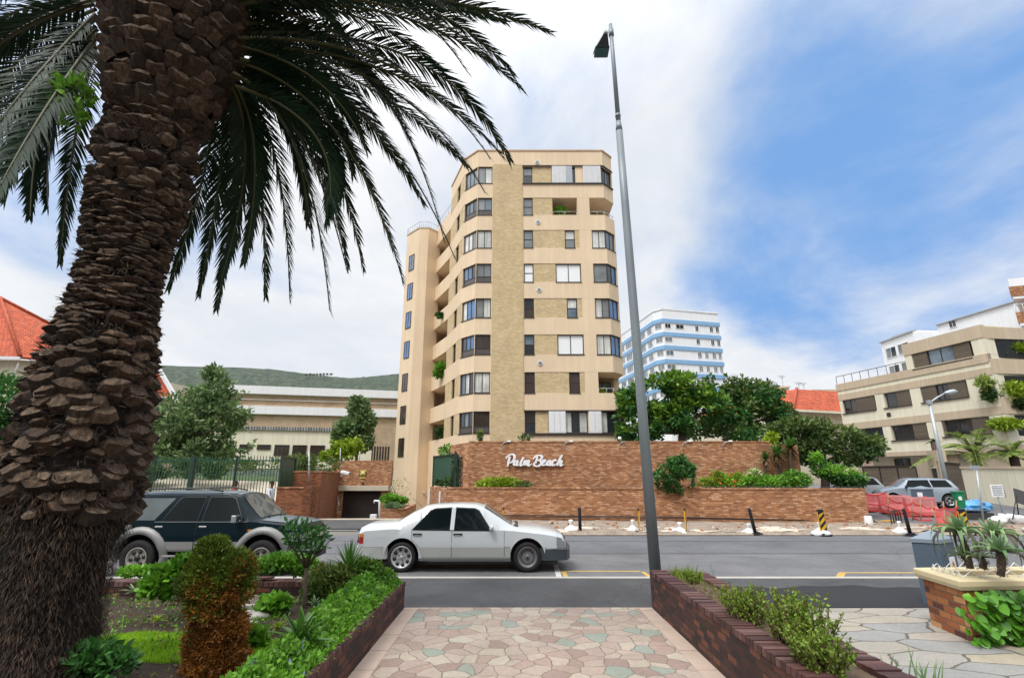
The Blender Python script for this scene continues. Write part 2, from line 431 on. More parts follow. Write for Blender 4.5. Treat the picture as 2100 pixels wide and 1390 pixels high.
# ------------------------------------------------------------------ sky and sun
SUN_EL, SUN_AZ = R(58), R(215)      # azimuth clockwise from +Y
w = bpy.data.worlds.new('World'); scene.world = w; w.use_nodes = True
nt = w.node_tree; nt.nodes.clear()
wout = nt.nodes.new('ShaderNodeOutputWorld'); bg = nt.nodes.new('ShaderNodeBackground')
nt.links.new(bg.outputs[0], wout.inputs[0]); bg.inputs[1].default_value = .1
sky = nt.nodes.new('ShaderNodeTexSky'); sky.sky_type = 'NISHITA'; sky.sun_disc = False
sky.sun_elevation = SUN_EL; sky.sun_rotation = SUN_AZ; sky.air_density = 1.0; sky.dust_density = .6; sky.ozone_density = 2.5
tc = nt.nodes.new('ShaderNodeTexCoord').outputs['Generated']
def vmath(op, a, b=None, sc=None):
    n = nt.nodes.new('ShaderNodeVectorMath'); n.operation = op
    for i, q in enumerate((a, b)):
        if q is None: continue
        if isinstance(q, (tuple, list, Vector)): n.inputs[i].default_value = q
        else: nt.links.new(q, n.inputs[i])
    if sc is not None: n.inputs['Scale'].default_value = sc
    return n.outputs['Value'] if op == 'DOT_PRODUCT' else n.outputs[0]
def fmath(op, a, b=None, c=None, clamp=False):
    n = nt.nodes.new('ShaderNodeMath'); n.operation = op; n.use_clamp = clamp
    for i, q in enumerate((a, b, c)):
        if q is None: continue
        if isinstance(q, (int, float)): n.inputs[i].default_value = q
        else: nt.links.new(q, n.inputs[i])
    return n.outputs[0]
def smooth(x, a, b, t0=0, t1=1):
    n = nt.nodes.new('ShaderNodeMapRange'); n.interpolation_type = 'SMOOTHSTEP'
    nt.links.new(x, n.inputs[0])
    for i, q in enumerate((a, b, t0, t1)): n.inputs[i+1].default_value = q
    return n.outputs[0]
blue_d = ray(2010, 430).normalized()
dist = vmath('DOT_PRODUCT', tc, blue_d)
open_sky = smooth(dist, .875, .985)
d2 = vmath('DOT_PRODUCT', tc, ray(20, 200).normalized()); open_sky = fmath('MAXIMUM', open_sky, fmath('MULTIPLY', smooth(d2, .93, .995), .45))                         # 1 in the clear patch, 0 under the cloud sheet
sepx = nt.nodes.new('ShaderNodeSeparateXYZ'); nt.links.new(tc, sepx.inputs[0])
# wisps are drawn out along one wind direction, on a flat cloud layer
zz = fmath('ADD', fmath('MAXIMUM', sepx.outputs[2], 0.0), .22)
px_ = fmath('DIVIDE', sepx.outputs[0], zz); py_ = fmath('DIVIDE', sepx.outputs[1], zz)
cmb = nt.nodes.new('ShaderNodeCombineXYZ'); nt.links.new(px_, cmb.inputs[0]); nt.links.new(py_, cmb.inputs[1])
mp = nt.nodes.new('ShaderNodeMapping'); mp.inputs['Rotation'].default_value = (0, 0, R(-38)); mp.inputs['Scale'].default_value = (1.0, .78, 1)
mp.inputs['Location'].default_value = (3.1, 1.7, 0)
nt.links.new(cmb.outputs[0], mp.inputs[0])
n_big = noise_n(nt, mp.outputs[0], 1.5, 8, .57, .25)
n_soft = noise_n(nt, mp.outputs[0], .7, 5, .5)
nz = fmath('MULTIPLY_ADD', n_big, 2.9, -1.5)
low = smooth(sepx.outputs[2], .12, .38, .95, 0)           # cloud bank near the horizon
cov = fmath('ADD', fmath('SUBTRACT', 1.12, fmath('MULTIPLY', open_sky, 1.20)), nz)
cov = fmath('ADD', cov, low)
mask = smooth(cov, -.12, 1.12)
# cloud brightness: white with soft grey undersides, brighter towards the hidden sun
sun_v = V((math.sin(SUN_AZ)*math.cos(SUN_EL), math.cos(SUN_AZ)*math.cos(SUN_EL), math.sin(SUN_EL)))
glow = smooth(vmath('DOT_PRODUCT', tc, sun_v), .1, 1.0, 0.0, 17.0)
shade = ramp(nt, n_soft, [(.32, (7.6, 8.15, 8.9)), (.50, (9.0, 9.25, 9.6)), (.66, (10.2, 10.1, 10.1))]).outputs[0]
n_det = noise_n(nt, mp.outputs[0], 2.6, 7, .6, .3)
shade = mixc(nt, .65, shade, ramp(nt, n_det, [(.30, (.84,.87,.91)), (.62, (1.04,1.03,1.02))]).outputs[0], 'MULTIPLY')
gl = nt.nodes.new('ShaderNodeCombineXYZ')
for i in range(3): nt.links.new(glow, gl.inputs[i])
shade = vmath('ADD', shade, gl.outputs[0])
blue = mixc(nt, .85, sky.outputs[0], (2.3, 4.6, 8.9))
fin = mixc(nt, mask, blue, shade)
# sky behind the viewer darkened to stand in for an unseen building in reflections
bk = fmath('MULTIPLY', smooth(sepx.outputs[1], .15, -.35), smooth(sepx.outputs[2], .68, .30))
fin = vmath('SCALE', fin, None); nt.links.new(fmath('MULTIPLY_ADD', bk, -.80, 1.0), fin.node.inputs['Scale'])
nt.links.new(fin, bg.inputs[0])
sd = bpy.data.lights.new('sun', 'SUN'); sd.energy = 2.2; sd.angle = R(16); sd.color = (1, .96, .90)
so = bpy.data.objects.new('sun', sd); COL.objects.link(so)
so.rotation_euler = (-sun_v).to_track_quat('-Z', 'Y').to_euler()
so.location = (0, 0, 30)

# ------------------------------------------------------------------ ground
def lerp(a, b, t): return a + (b - a) * max(0, min(1, t))
def gz(x, y):
    z = -.03
    if x < -3 and y > 24:
        k = lerp(0, 1, (-3 - x) / 2) if x > -5 else 1
        z += k * lerp(0, -.68, (y - 25) / 11) if x > -12.6 else k * lerp(0, -.68, (y - 25) / 11)
    if x > 15.5 and y > 19:
        z += lerp(0, 1, (x - 15.5) / 2) * min(1.25, (y - 19) * .049)
    return z
def sheet(xs, ys, fz):
    mb = MB(); nx = len(xs)
    vs = [(x, y, fz(x, y)) for y in ys for x in xs]
    fs = [(j*nx+i, j*nx+i+1, (j+1)*nx+i+1, (j+1)*nx+i) for j in range(len(ys)-1) for i in range(nx-1)]
    return mb.add(vs, fs, 0, True)
def rng(a, b, n): return [a + (b-a)*i/n for i in range(n+1)]
xs = [-4000,-600,-120] + rng(-60, 60, 120) + [120, 600, 4000]
ys = [-600,-60,-12] + rng(-6, 70, 76) + [120, 400, 4500]
structure(sheet(xs, ys, gz), 'ground', pm('ground_earth', (.16,.15,.13), .95, .2, .3, 8, .3))
structure(MB().box(-60, 60, 11.02, 19.3, -.30, 0.0), 'road', M['asphalt'])
structure(sheet(rng(16.2, 42, 26), rng(21.0, 62, 41), lambda x, y: gz(x, y) + .045), 'side_street', M['asphalt'])
structure(MB().box(-60, 60, 10.86, 11.015, -.3, .105), 'kerb', M['concrete'])
mb = MB(); mb.box(-60, 60, 8.585, 10.855, -.3, .094)
structure(mb, 'footway', M['asphalt_foot'])
# newly laid dark patch with a wavy edge
edge = [(px, 1202 + 2.2*math.sin(px*.021) + 1.5*math.sin(px*.06)) for px in range(1505, 1921, 16)]
pts = [at_z(px, py, .099) for px, py in edge]
pts = [V((3.35, 9.45, .099))] + [V((p.x, min(p.y, 10.83), .099)) for p in pts] + [V((8.6, 10.8, .099)), V((8.6, 8.6, .099)), V((3.0, 8.6, .099))]
mb = MB(); mb.add([tuple(p) for p in pts], [list(range(len(pts)))[::-1]])
structure(mb, 'footway_patch', M['asphalt_new'])
structure(MB().box(-1.44, 1.94, -3, 8.58, -.3, .1), 'entrance_path', M['path'])
mb = MB()
for x0, x1 in ((-1.66, -1.445), (1.945, 2.16)):
    y = -3
    while y < 8.5:
        L = .6; mb.box(x0, x1, y+.004, min(8.58, y+L-.004), -.3, .098 + random.uniform(-.003, .003)); y += L
structure(mb, 'path_edging', M['path_edge'])
structure(MB().box(2.16, 26, -3, 8.58, -.3, .09), 'flagstone_paving', M['flag'])
# road markings
mb = MB()
def strip(a, b, wd, mi=0, z=.004):
    a = V((a[0], a[1], z)); b = V((b[0], b[1], z)); d = (b-a).normalized(); s_ = V((-d.y, d.x, 0))*wd/2
    n = max(1, int((b-a).length/.25)); 
    for i in range(n):
        p = a+(b-a)*i/n; q = a+(b-a)*(i+1)/n; j = random.uniform(.9, 1.06)
        mb.add([p-s_*j, q-s_*j, q+s_*j, p+s_*j], [(0,1,2,3)], mi)
g = lambda px, py: at_z(px, py, 0.0)
ya = g(1230, 1171).y
strip((g(1148,1171).x, ya), (g(1313,1171).x, ya), .10)
strip((g(1153,1171).x+.02, ya-.05), (g(1153,1171).x+.02, 11.05), .10)
strip((g(1318,1172).x, ya-.05), (g(1330,1180).x, 11.05), .10)
strip((g(1722,1174).x, g(1800,1174).y), (g(2100,1174).x, g(1800,1174).y), .10)
strip((g(1724,1174).x, g(1800,1174).y-.05), (g(1722,1195).x, 11.05), .14)
structure(mb, 'yellow_bay_line', M['yellow_line'])
mb = MB(); ys_ = g(1500, 1136).y; strip((-60, ys_), (60, ys_+.2), .05, 0, .0035); strip((-60, 17.6), (60, 17.5), .04, 0, .0035)
structure(mb, 'road_seam', M['asphalt_new'])
structure(MB().add([(-60, 11.02, .002), (60, 11.02, .002), (60, ys_, .002), (-60, ys_, .002)], [(0,1,2,3)]), 'road_near_lane', asphalt_mat('worn_near_lane_asphalt', (.145,.146,.152), .28))
mb = MB(); strip((g(1140,1158).x, g(1140,1158).y), (g(1143,1180).x, 11.05), .12)
strip((g(500,1083).x, 20.9), (g(745,1083).x, 20.9), .12)
structure(mb, 'white_bay_line', M['white_line'])
mb = MB(); strip((g(1990,1060).x-.3, 22.9), (g(2100,1052).x+6, 23.4), .12, 0, gz(22, 23)+.06)
structure(mb, 'yellow_kerb_line', M['yellow_line'])
# far side footway: dug up, sandy, with broken kerb stones
def fz(x, y):
    n = noise.noise(V((x*.9, y*1.6, 3))) * .06 + noise.noise(V((x*3, y*4, 9))) * .035
    e = lerp(0, 1, (y - 19.12) / .25)
    return .02 + e * (.10 + n) + (min(.4, (x-16)*.02) * lerp(0,1,(y-19.5)/3) if x > 16 else 0)
structure(sheet(rng(-3.6, 32, 220), [19.12, 19.2, 19.3, 19.45] + rng(19.6, 25.6, 22), fz), 'far_footway', M['rubble'])
mb = MB(); 
structure(MB().box(-40, -3.6, 20.96, 24.9, -.3, .07), 'far_footway_left', M['asphalt_foot'])
structure(MB().box(-40, -3.6, 24.9, 25.3, -.3, .10), 'driveway_threshold', M['concrete_lt'])
# strewn pale sand on the far footway
def fz2(x, y): return fz(x, y) + .02 + .035*noise.noise(V((x*1.3, y*1.3, 20)))
structure(sheet(rng(-2.5, 22, 200), rng(19.35, 20.9, 10), lambda x, y: fz(x, y) - .012 + .065*noise.noise(V((x*.55, y*1.1, 20))) + .02*noise.noise(V((x*2.5, y*2.5, 2)))), 'sand_spill', M['sand'])
mb = MB(); rr = random.Random(5)
for i in range(260):
    x = rr.uniform(-2.5, 22); y = rr.uniform(19.25, 22.6); s_ = rr.uniform(.02, .09) * (1.5 if rr.random() < .12 else 1)
    Mx = Matrix.Rotation(rr.uniform(0, 3), 3, V((rr.random(), rr.random(), rr.random())).normalized())
    mb.obox((x, y, fz(x, y) + s_*.3), (s_*1.6, s_, s_*.7), Mx, 0 if rr.random() < .6 else 1)
tag(mb.build('rubble_stones', [pm('broken_brick', (.34,.17,.10), .9, .3), M['concrete']]), 'loose broken stones and brick bits strewn over the dug up far footway', 'rubble', kind='stuff')
# hills on the horizon
prof = [(-600,786),(-200,770),(60,752),(330,749),(420,752),(480,753),(560,757),(620,765),(680,772),(720,775),(770,771),(815,766),(900,775),(1100,800),(1400,850),(1700,900),(2300,940)]
mb = MB(); cols = []
for Yd, k in ((900, 1.0), (820, .86), (720, .6), (600, .3), (480, 0)):
    row = []
    for i in range(len(prof)*8-7):
        a = i/8; j = min(int(a), len(prof)-2); t = a - j
        px = prof[j][0]*(1-t)+prof[j+1][0]*t; py = prof[j][1]*(1-t)+prof[j+1][1]*t
        p = at_y(px, py, 900)
        h = (p.z - 0) * k + (6*noise.noise(V((i*.35, Yd*.02, 0))) if 0 < k < 1 else 0) + (1.2*noise.noise(V((i*1.1, 4, 0))) if k == 1 else 0)
        row.append((p.x*Yd/900, Yd, h - (2 if k == 0 else 0)))
    cols.append(row)
n = len(cols[0])
mb.add([p for r_ in cols for p in r_], [(j*n+i, (j+1)*n+i, (j+1)*n+i+1, j*n+i+1) for j in range(4) for i in range(n-1)], 0, True)
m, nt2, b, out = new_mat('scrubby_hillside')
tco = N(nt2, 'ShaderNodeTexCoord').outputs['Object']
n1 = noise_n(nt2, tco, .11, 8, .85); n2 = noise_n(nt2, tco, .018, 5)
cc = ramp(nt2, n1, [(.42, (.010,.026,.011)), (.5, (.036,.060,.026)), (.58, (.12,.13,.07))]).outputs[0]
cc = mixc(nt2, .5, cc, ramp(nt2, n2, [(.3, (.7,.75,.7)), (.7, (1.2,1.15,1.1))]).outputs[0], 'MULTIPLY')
cc = mixc(nt2, .10, cc, (.30,.38,.42))  # distance haze mixed into the hillside colour
nt2.links.new(cc, b.inputs['Base Color']); b.inputs['Roughness'].default_value = 1
bump(nt2, b, n1, 1.0, 4.0)
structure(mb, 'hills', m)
# ------------------------------------------------------------------ facade helpers
def V2(p): return V((p[0], p[1], 0))
def window(parent, P0, P1, z0, z1, panes, frame='dark_frame', rows=1, rec=.10, fw=.06, kick=0, name='window', depth=.09, sill=True, kickmat='panel_brown', outset=None):
    """framed window between two plan points (left to right seen from outside); panes = one kind per column (or per cell)"""
    if rec <= 0: rec = -depth*.9
    a, b = V2(P0), V2(P1); d = (b - a); L = d.length; d.normalize(); nrm = V((d.y, -d.x, 0))
    f = MB(); g = {}
    Mx = Matrix((d, -nrm, V((0,0,1)))).transposed()
    def bar(u0, u1, w0, w1, mi=0, dp=depth, r=rec):
        c = a + d*((u0+u1)/2) - nrm*(r + dp/2) + V((0,0,(w0+w1)/2))
        f.obox(c, (u1-u0, dp, w1-w0), Mx, mi)
    zk = z0 + kick
    bar(0, fw, z0, z1); bar(L-fw, L, z0, z1); bar(fw, L-fw, z0, z0+fw); bar(fw, L-fw, z1-fw, z1)
    if kick:
        bar(fw, L-fw, zk, zk+fw)
        bar(fw, L-fw, z0+fw, zk, 1, depth*.5, rec+.02)
    base = zk + fw if kick else z0 + fw
    if sill: bar(-.03, L+.03, z0-.05, z0-.003, 0, depth+.10, rec-.13 if rec > .12 else rec-.14)
    nc = len(panes); cells = []
    for i in range(nc):
        u0 = fw + (L-2*fw)*i/nc; u1 = fw + (L-2*fw)*(i+1)/nc
        if i: bar(u0-fw*.4, u0+fw*.4, base, z1-fw, 0, depth*.8, rec+.008)
        col = panes[i] if isinstance(panes[i], (list, tuple)) else [panes[i]]*rows
        for j, k in enumerate(col):
            w0 = base + (z1-fw-base)*j/len(col); w1 = base + (z1-fw-base)*(j+1)/len(col)
            if j: bar(u0, u1, w0-fw*.35, w0+fw*.35, 0, depth*.8, rec+.012)
            cells.append((u0+.001, u1-.001, w0+.001, w1-.001, k))
    o = f.build(name, [M[frame], M[kickmat]], parent)
    for u0, u1, w0, w1, k in cells:
        c = a + d*((u0+u1)/2) - nrm*(rec + depth*.55) + V((0,0,(w0+w1)/2))
        MB().obox(c, (u1-u0, .02, w1-w0), Mx).build('pane', M[k], o)
    return o
def plate(mb, P0, P1, z0, z1, th=.3, out_=0.0, mi=0):
    """wall piece standing flush with the line P0-P1 (left to right seen from outside), th deep"""
    a, b = V2(P0), V2(P1); d = (b - a).normalized(); nrm = V((d.y, -d.x, 0))
    q = [a + nrm*out_, b + nrm*out_, b - nrm*th, a - nrm*th]
    mb.prism([(p.x, p.y) for p in q], z0, z1, mi)
def along(P0, P1, t): return (P0[0]+(P1[0]-P0[0])*t, P0[1]+(P1[1]-P0[1])*t)

# ------------------------------------------------------------------ the beige apartment tower
bld = thing('apartment_building', 'tall beige apartment block with yellow brick strip and chamfered bay windows behind brick walls', 'building', (2, 40, 0))
ZT = {k: 6.25 + 2.69*(k-1) for k in range(1, 9)}
ZS = {k: ZT[k] - 1.45 for k in ZT}
A0 = (-2.64, 34); B0 = (6.99, 34); C0 = (7.86, 34.87); D0 = (7.86, 50); L1 = (-3.74, 35.1); L2 = (-5.25, 39.0); L3 = (-6.85, 42.2); E0 = (-6.85, 50)
foot = [A0, B0, C0, D0, E0, L3, L2, L1]
wall = MB()
wall.prism(foot, -.9, ZS[1])
for k in range(1, 8):
    if k < 7: wall.prism(foot, ZT[k], ZS[k+1])
foot_hi = [A0, B0, C0, D0, (-5.25, 50), L2, L1]
wall.prism(foot, ZT[7], ZS[8])
plate(wall, L3, L2, ZS[8]+.001, ZS[8]+.55, .2, -.002)
wall.prism(foot_hi, ZT[8], 26.45)
cop = MB(); 
def grow(poly, e):
    cx = sum(p[0] for p in poly)/len(poly); cy = sum(p[1] for p in poly)/len(poly)
    return [(p[0] + (e if p[0] > cx else -e), p[1] + (e if p[1] > cy else -e)) for p in poly]
cop.prism(grow(foot_hi, .05), 26.451, 26.56)
cop.build('roof_coping', pm('tan_coping', (.55,.36,.22), .8, .1), bld)
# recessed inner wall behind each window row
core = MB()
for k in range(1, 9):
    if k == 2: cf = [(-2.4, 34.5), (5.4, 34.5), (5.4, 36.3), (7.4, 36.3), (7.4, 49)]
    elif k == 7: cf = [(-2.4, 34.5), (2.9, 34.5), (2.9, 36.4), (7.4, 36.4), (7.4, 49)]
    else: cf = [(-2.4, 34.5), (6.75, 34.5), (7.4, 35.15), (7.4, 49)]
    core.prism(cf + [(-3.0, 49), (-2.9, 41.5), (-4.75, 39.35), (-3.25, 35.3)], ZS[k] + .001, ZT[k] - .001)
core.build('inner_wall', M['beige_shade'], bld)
# flush wall pieces inside the window rows
pcs = wall; brk = MB()
brk.prism([(-1.44, 33.93), (.79, 33.93), (.79, 34.45), (-1.44, 34.45)], 0, 25.25)
for k in range(1, 9):
    z0, z1 = ZS[k]+.002, ZT[k]-.002
    def pl(x0, x1, brick=False):
        plate(brk if brick else pcs, (x0, 34), (x1, 34), z0, z1, .45, -.03 if brick else -.004)
    pl(-2.64+.0, -2.60) ; pl(-1.50, -1.445); pl(.795, .86)
    if k in (3, 5): pl(1.57, 3.18, True); pl(5.03, 5.92)
    elif k in (2, 4, 6): pl(1.57, 3.92, True); pl(4.66, 5.0, True); pl(5.0, 5.92)
    elif k == 7: pl(1.57, 3.05, True); pl(4.92, 5.85)
    elif k == 1: pl(1.57, 2.45, True); pl(5.1, 5.4)
    elif k == 8: pl(1.57, 3.05, True); pl(4.86, 5.5)
    # left flank: yellow brick with narrow windows
    plate(brk, along(L1, L2, .30), L1, z0, z1, .4, -.01)
    plate(brk, along(L1, L2, .985), along(L1, L2, .52), z0, z1, .4, -.01)
    # outer jambs of the bays
    plate(pcs, along(L1, A0, 0), along(L1, A0, .04), z0, z1, .3, -.004)
    plate(pcs, along(B0, C0, .93), C0, z0, z1, .3, -.004) if k not in (2, 7) else None
    pcs.box(7.45, 7.855, 36.5, 50, z0, z1); pcs.box(-3.6, 7.4, 49.6, 49.99, z0, z1)
    if k in (2, 7): pass
    else: pcs.box(7.45, 7.855, 34.95, 36.49, z0, z1)
# right chamfer corner posts keep the bay edge thin
wall.build('wall', M['beige'], bld); brk.build('brick_facing', M['ybrick'], bld)
# ---- windows
odd = (1, 3, 5, 7)
left_front = {8: ['glass_grey', 'curtain'], 7: ['glass_grey', 'glass_mid'], 6: ['curtain', 'curtain'], 5: ['glass_grey', 'glass_grey'], 4: ['glass_grey', 'curtain'], 3: ['glass_brown', 'glass_brown'], 2: ['curtain', 'curtain'], 1: ['glass_brown', 'glass_brown']}
left_cham = {8: ['glass_mid']*3, 7: ['glass_dark', 'glass_mid', 'glass_dark'], 6: ['curtain', 'curtain', 'glass_grey'], 5: ['glass_mid', 'glass_sky_refl', 'glass_dark'], 4: ['curtain', 'glass_sky_refl', 'glass_sky_refl'], 3: ['glass_dark', 'glass_sky_refl', 'glass_sky_refl'], 2: ['glass_mid', 'curtain', 'glass_dark'], 1: ['glass_dark', 'glass_mid', 'glass_dark']}
winA = {8: [['glass_dark', 'glass_grey']], 7: [['glass_grey', 'glass_grey']], 6: [['glass_grey', 'glass_grey']], 5: [['blind', 'blind']], 4: [['glass_brown', 'glass_dark']], 3: [['glass_dark', 'glass_mid']], 2: [['glass_brown', 'glass_brown']], 1: [['glass_dark', 'glass_brown']]}
for k in range(1, 9):
    z0, z1 = ZS[k]+.004, ZT[k]-.004
    kick = .42 if k in odd else 0
    window(bld, (-2.598, 34), (-1.502, 34), z0, z1, left_front[k], kick=kick)
    window(bld, along(L1, A0, .045), along(L1, A0, .965), z0, z1, left_cham[k], kick=kick)
    window(bld, (.862, 34), (1.568, 34), z0, z1, winA[k])
    window(bld, along(L1, L2, .515), along(L1, L2, .305), z0, z1, [['glass_dark', 'glass_brown']], sill=False)
    if k in (3, 5): window(bld, (3.185, 34), (5.025, 34), z0, z1, ['blind', 'blind'])
    if k in (2, 4, 6): window(bld, (3.925, 34), (4.655, 34), z0, z1, [{2: ['glass_brown', 'glass_brown'], 4: ['glass_mid', 'curtain'], 6: ['glass_grey', 'curtain']}[k]])
    if k in (3, 4, 5, 6):
        window(bld, (5.925, 34), (6.955, 34), z0, z1, {6: ['curtain', 'curtain'], 5: ['glass_grey'], 4: ['curtain', 'glass_grey'], 3: ['curtain', 'curtain']}[k])
        window(bld, along(B0, C0, .03), along(B0, C0, .925), z0, z1, {6: ['glass_mid', 'glass_mid'], 5: ['glass_dark', 'glass_sky_refl'], 4: ['glass_sky_refl', 'glass_sky_refl'], 3: ['glass_sky_refl', 'glass_sky_refl']}[k])
    if k == 1:
        window(bld, (3.45, 34), (5.095, 34), z0, z1, ['curtain', 'glass_dark', 'curtain'])
        window(bld, (5.405, 34), (6.955, 34), z0, z1, ['curtain', 'curtain', 'glass_dark'])
        window(bld, along(B0, C0, .03), along(B0, C0, .925), z0, z1, ['glass_dark', 'glass_dark'])
    if k == 8:
        window(bld, (3.055, 34), (4.855, 34), z0, z1, ['glass_grey', 'glass_dark'])
        window(bld, (5.505, 34), (6.955, 34), z0, z1, ['curtain', 'curtain'])
        window(bld, along(B0, C0, .03), along(B0, C0, .925), z0, z1, ['glass_dark', 'glass_mid', 'glass_dark'])
# dark rails above and below the shuttered top and bottom rows
rl = MB()
for z0, z1 in ((ZS[8]-.09, ZS[8]-.002), (ZT[8]+.002, ZT[8]+.07), (ZS[1]-.14, ZS[1]-.002), (ZT[1]+.002, ZT[1]+.07)):
    rl.prism([(.80, 33.90), (7.03, 33.90), (7.03, 33.995), (.80, 33.995)], z0, z1)
    a, b = V2(B0), V2(C0); n_ = V((.7071, -.7071, 0))
    q = [a + n_*.09 + V((.01,0,0)), b + n_*.09, b + n_*.004, a + n_*.004]
    rl.prism([(p.x, p.y) for p in q], z0-.001, z1-.001)
rl.build('shutter_rail', M['dark_frame'], bld)
def shutter(x0, x1, k, mat='white_frame', slats=False):
    s_ = MB(); z0, z1 = ZS[k]+.005, ZT[k]-.005; n = max(2, int(round((x1-x0)/.42)))
    for i in range(n):
        a = x0+(x1-x0)*i/n; b = x0+(x1-x0)*(i+1)/n
        s_.box(a+.006, b-.006, 33.90, 33.945, z0, z1)
        if slats:
            z = z0+.05
            while z < z1-.05: s_.box(a+.05, b-.05, 33.888, 33.899, z, z+.045); z += .07
        else: s_.box(a+.05, b-.05, 33.893, 33.899, z0+.06, z1-.06)
    s_.build('shutter', M[mat], bld)
shutter(2.46, 3.60, 1); shutter(5.15, 6.0, 1)
shutter(3.06, 4.15, 8, 'white_frame', True); shutter(4.16, 4.62, 8, 'galv_light', True); shutter(5.45, 6.80, 8, 'white_frame', True)
# round vents
for k in (3, 5, 7, 8):
    zc = (ZT[k-1] if k < 8 else ZT[7]) + .62
    zc = {3: ZT[2]+.62, 5: ZT[4]+.62, 7: ZT[6]+.62, 8: ZT[8]+.35}[k]
    vt = MB(); vt.lathe([(.0, 0), (.17, 0), (.17, .05), (.13, .05), (.13, .02), (0, .02)], (1.95, 33.94, zc), 'y', 20, 0, False)
    vt.lathe([(.0, 0), (.125, 0), (.125, .02)], (1.95, 33.925, zc), 'y', 16, 1, False)
    vt.build('vent', [M['white_frame'], M['galv']], bld)
# balconies on the right: railings, back doors
for k, segs in ((7, [((3.05, 34), (4.92, 34)), ((5.85, 34), B0), (B0, C0)]), (2, [((5.92, 34), B0), (B0, C0), (C0, (7.86, 36.4))])):
    r_ = MB()
    for P0, P1 in segs:
        a, b = V2(P0), V2(P1); d = (b-a).normalized(); n_ = V((-d.y, d.x, 0)) * .12
        h = .34
        r_.tube([a+n_+V((0,0,ZS[k]+h)), b+n_+V((0,0,ZS[k]+h))], .025, 6)
        for t in (0.03, .5, .97): p = a.lerp(b, t)+n_; r_.tube([p+V((0,0,ZS[k])), p+V((0,0,ZS[k]+h))], .018, 6)
    r_.build('balcony_railing', M['galv_light'], bld)
    window(bld, (5.95, 36.28), (7.2, 36.28), ZS[k]+.02, ZT[k]-.3, ['glass_brown', 'glass_dark'], name='balcony_door', sill=False, rec=.0)
window(bld, (3.2, 36.38), (4.7, 36.38), ZS[7]+.02, ZT[7]-.3, ['glass_brown', 'glass_dark'], name='balcony_door', sill=False, rec=.0)
# stair tower at the back left
stair = MB()
T = [(-9.78, 42.85), (-8.40, 41.4), (-7.55, 41.4), (-6.62, 42.45), (-6.62, 49), (-9.78, 49)]
stair.prism(T, -.9, 23.7)
stair.build('stair_tower', M['beige'], bld)
st2 = MB(); st2.prism(grow(T, .04), 23.701, 23.8); st2.build('roof_coping', M['taupe'], bld)
tz = [14.35 + 2.69*(i) for i in range(-4, 3)]
tz = [CZ + 41.9*t for t in (.4434, .3777, .3138, .2499, .1821, .1166, .0533)]
for i, zc in enumerate(tz):
    k = 'glass_sky_refl' if i < 4 else 'glass_brown'
    window(bld, along(T[0], T[1], .30), along(T[0], T[1], .72), zc-.75, zc+.75, [k, k if i else 'glass_mid'], rec=-.02, depth=.06, sill=False)
# roof railings
r_ = MB()
def railing(mb, pts, z, h=.6, r=.02, n=5):
    for a, b in zip(pts, pts[1:]):
        a, b = V((a[0], a[1], z)), V((b[0], b[1], z))
        mb.tube([a+V((0,0,h)), b+V((0,0,h))], r, 6)
        for i in range(n+1): p = a.lerp(b, i/n); mb.tube([p, p+V((0,0,h))], r*.8, 6)
railing(r_, [T[5], T[0], T[1], T[2], T[3]], 23.8, .55); railing(r_, [L2, L3, (-6.85, 49)], ZS[8]+.55, .6)
r_.build('roof_railing', M['galv_light'], bld)
# small dark damper and pipe at the tower foot
mb = MB(); mb.lathe([(0, 0), (.16, 0), (.16, .04), (0, .04)], (-7.05, 41.9, .75), 'y', 14); mb.build('wall_vent', M['taupe'], bld)

# ------------------------------------------------------------------ brick garden walls on the far footway
lw = thing('brick_wall', 'long low orange brick garden wall along the far footway, in front of the lettered wall', 'wall', (6, 24, 0))
WL, WR = V((-3.05, 24.75, 0)), V((15.35, 22.85, 0))
wd = (WR-WL).normalized(); wn = V((-wd.y, wd.x, 0))
mb = MB()
q = [WL, WR, WR+wn*.35, WL+wn*.35]; mb.prism([(p.x, p.y) for p in q], -.2, 1.46)
mb.prism([(p.x, p.y) for p in (WL+V((-.02,.02,0)), WL+wn*.35, V((-4.2, 30.5, 0)), V((-4.75, 30.5, 0)))], -.2, 1.455)
mb.prism([(p.x, p.y) for p in (WR+V((.005,0,0)), V((16.2, 26.5, 0)), V((15.85, 26.5, 0)), WR+wn*.36+V((-.34,0,0)))], -.2, 1.455)
mb.build('wall', M['rbrick'], lw)
mb = MB(); q = [WL-wn*.03-wd*.03, WR-wn*.03+wd*.03, WR+wn*.37+wd*.03, WL+wn*.37-wd*.03]
for i in range(80):
    t0, t1 = i/80, (i+1)/80; j = random.uniform(-.006, .006)
    a = q[0].lerp(q[1], t0+.0004); b = q[0].lerp(q[1], t1-.0004); c = q[3].lerp(q[2], t1-.0004); d = q[3].lerp(q[2], t0+.0004)
    mb.prism([(p.x, p.y) for p in (a, b, c, d)], 1.465, 1.535 + j)
mb.build('brick_coping', M['rbrick'], lw)
mb = MB()
for k in range(2): mb.tube([WL-wn*.10+wd*1.5+V((0,0,.27+.06*k)), WL.lerp(WR, .55)-wn*.12+V((0,0,.24+.05*k)), WR-wn*.12-wd*2.5+V((0,0,.20))], .022, 6)
mb.build('conduit', M['black'], lw)
mb = MB()
for i in range(2):
    p = V((-4.72-.0+i*1.15, 30.4-i*3.9, 0)); mb.box(p.x-.1, p.x-.02, p.y-.1, p.y, .1, 1.3)
mb.build('downpipe', M['white_frame'], lw)

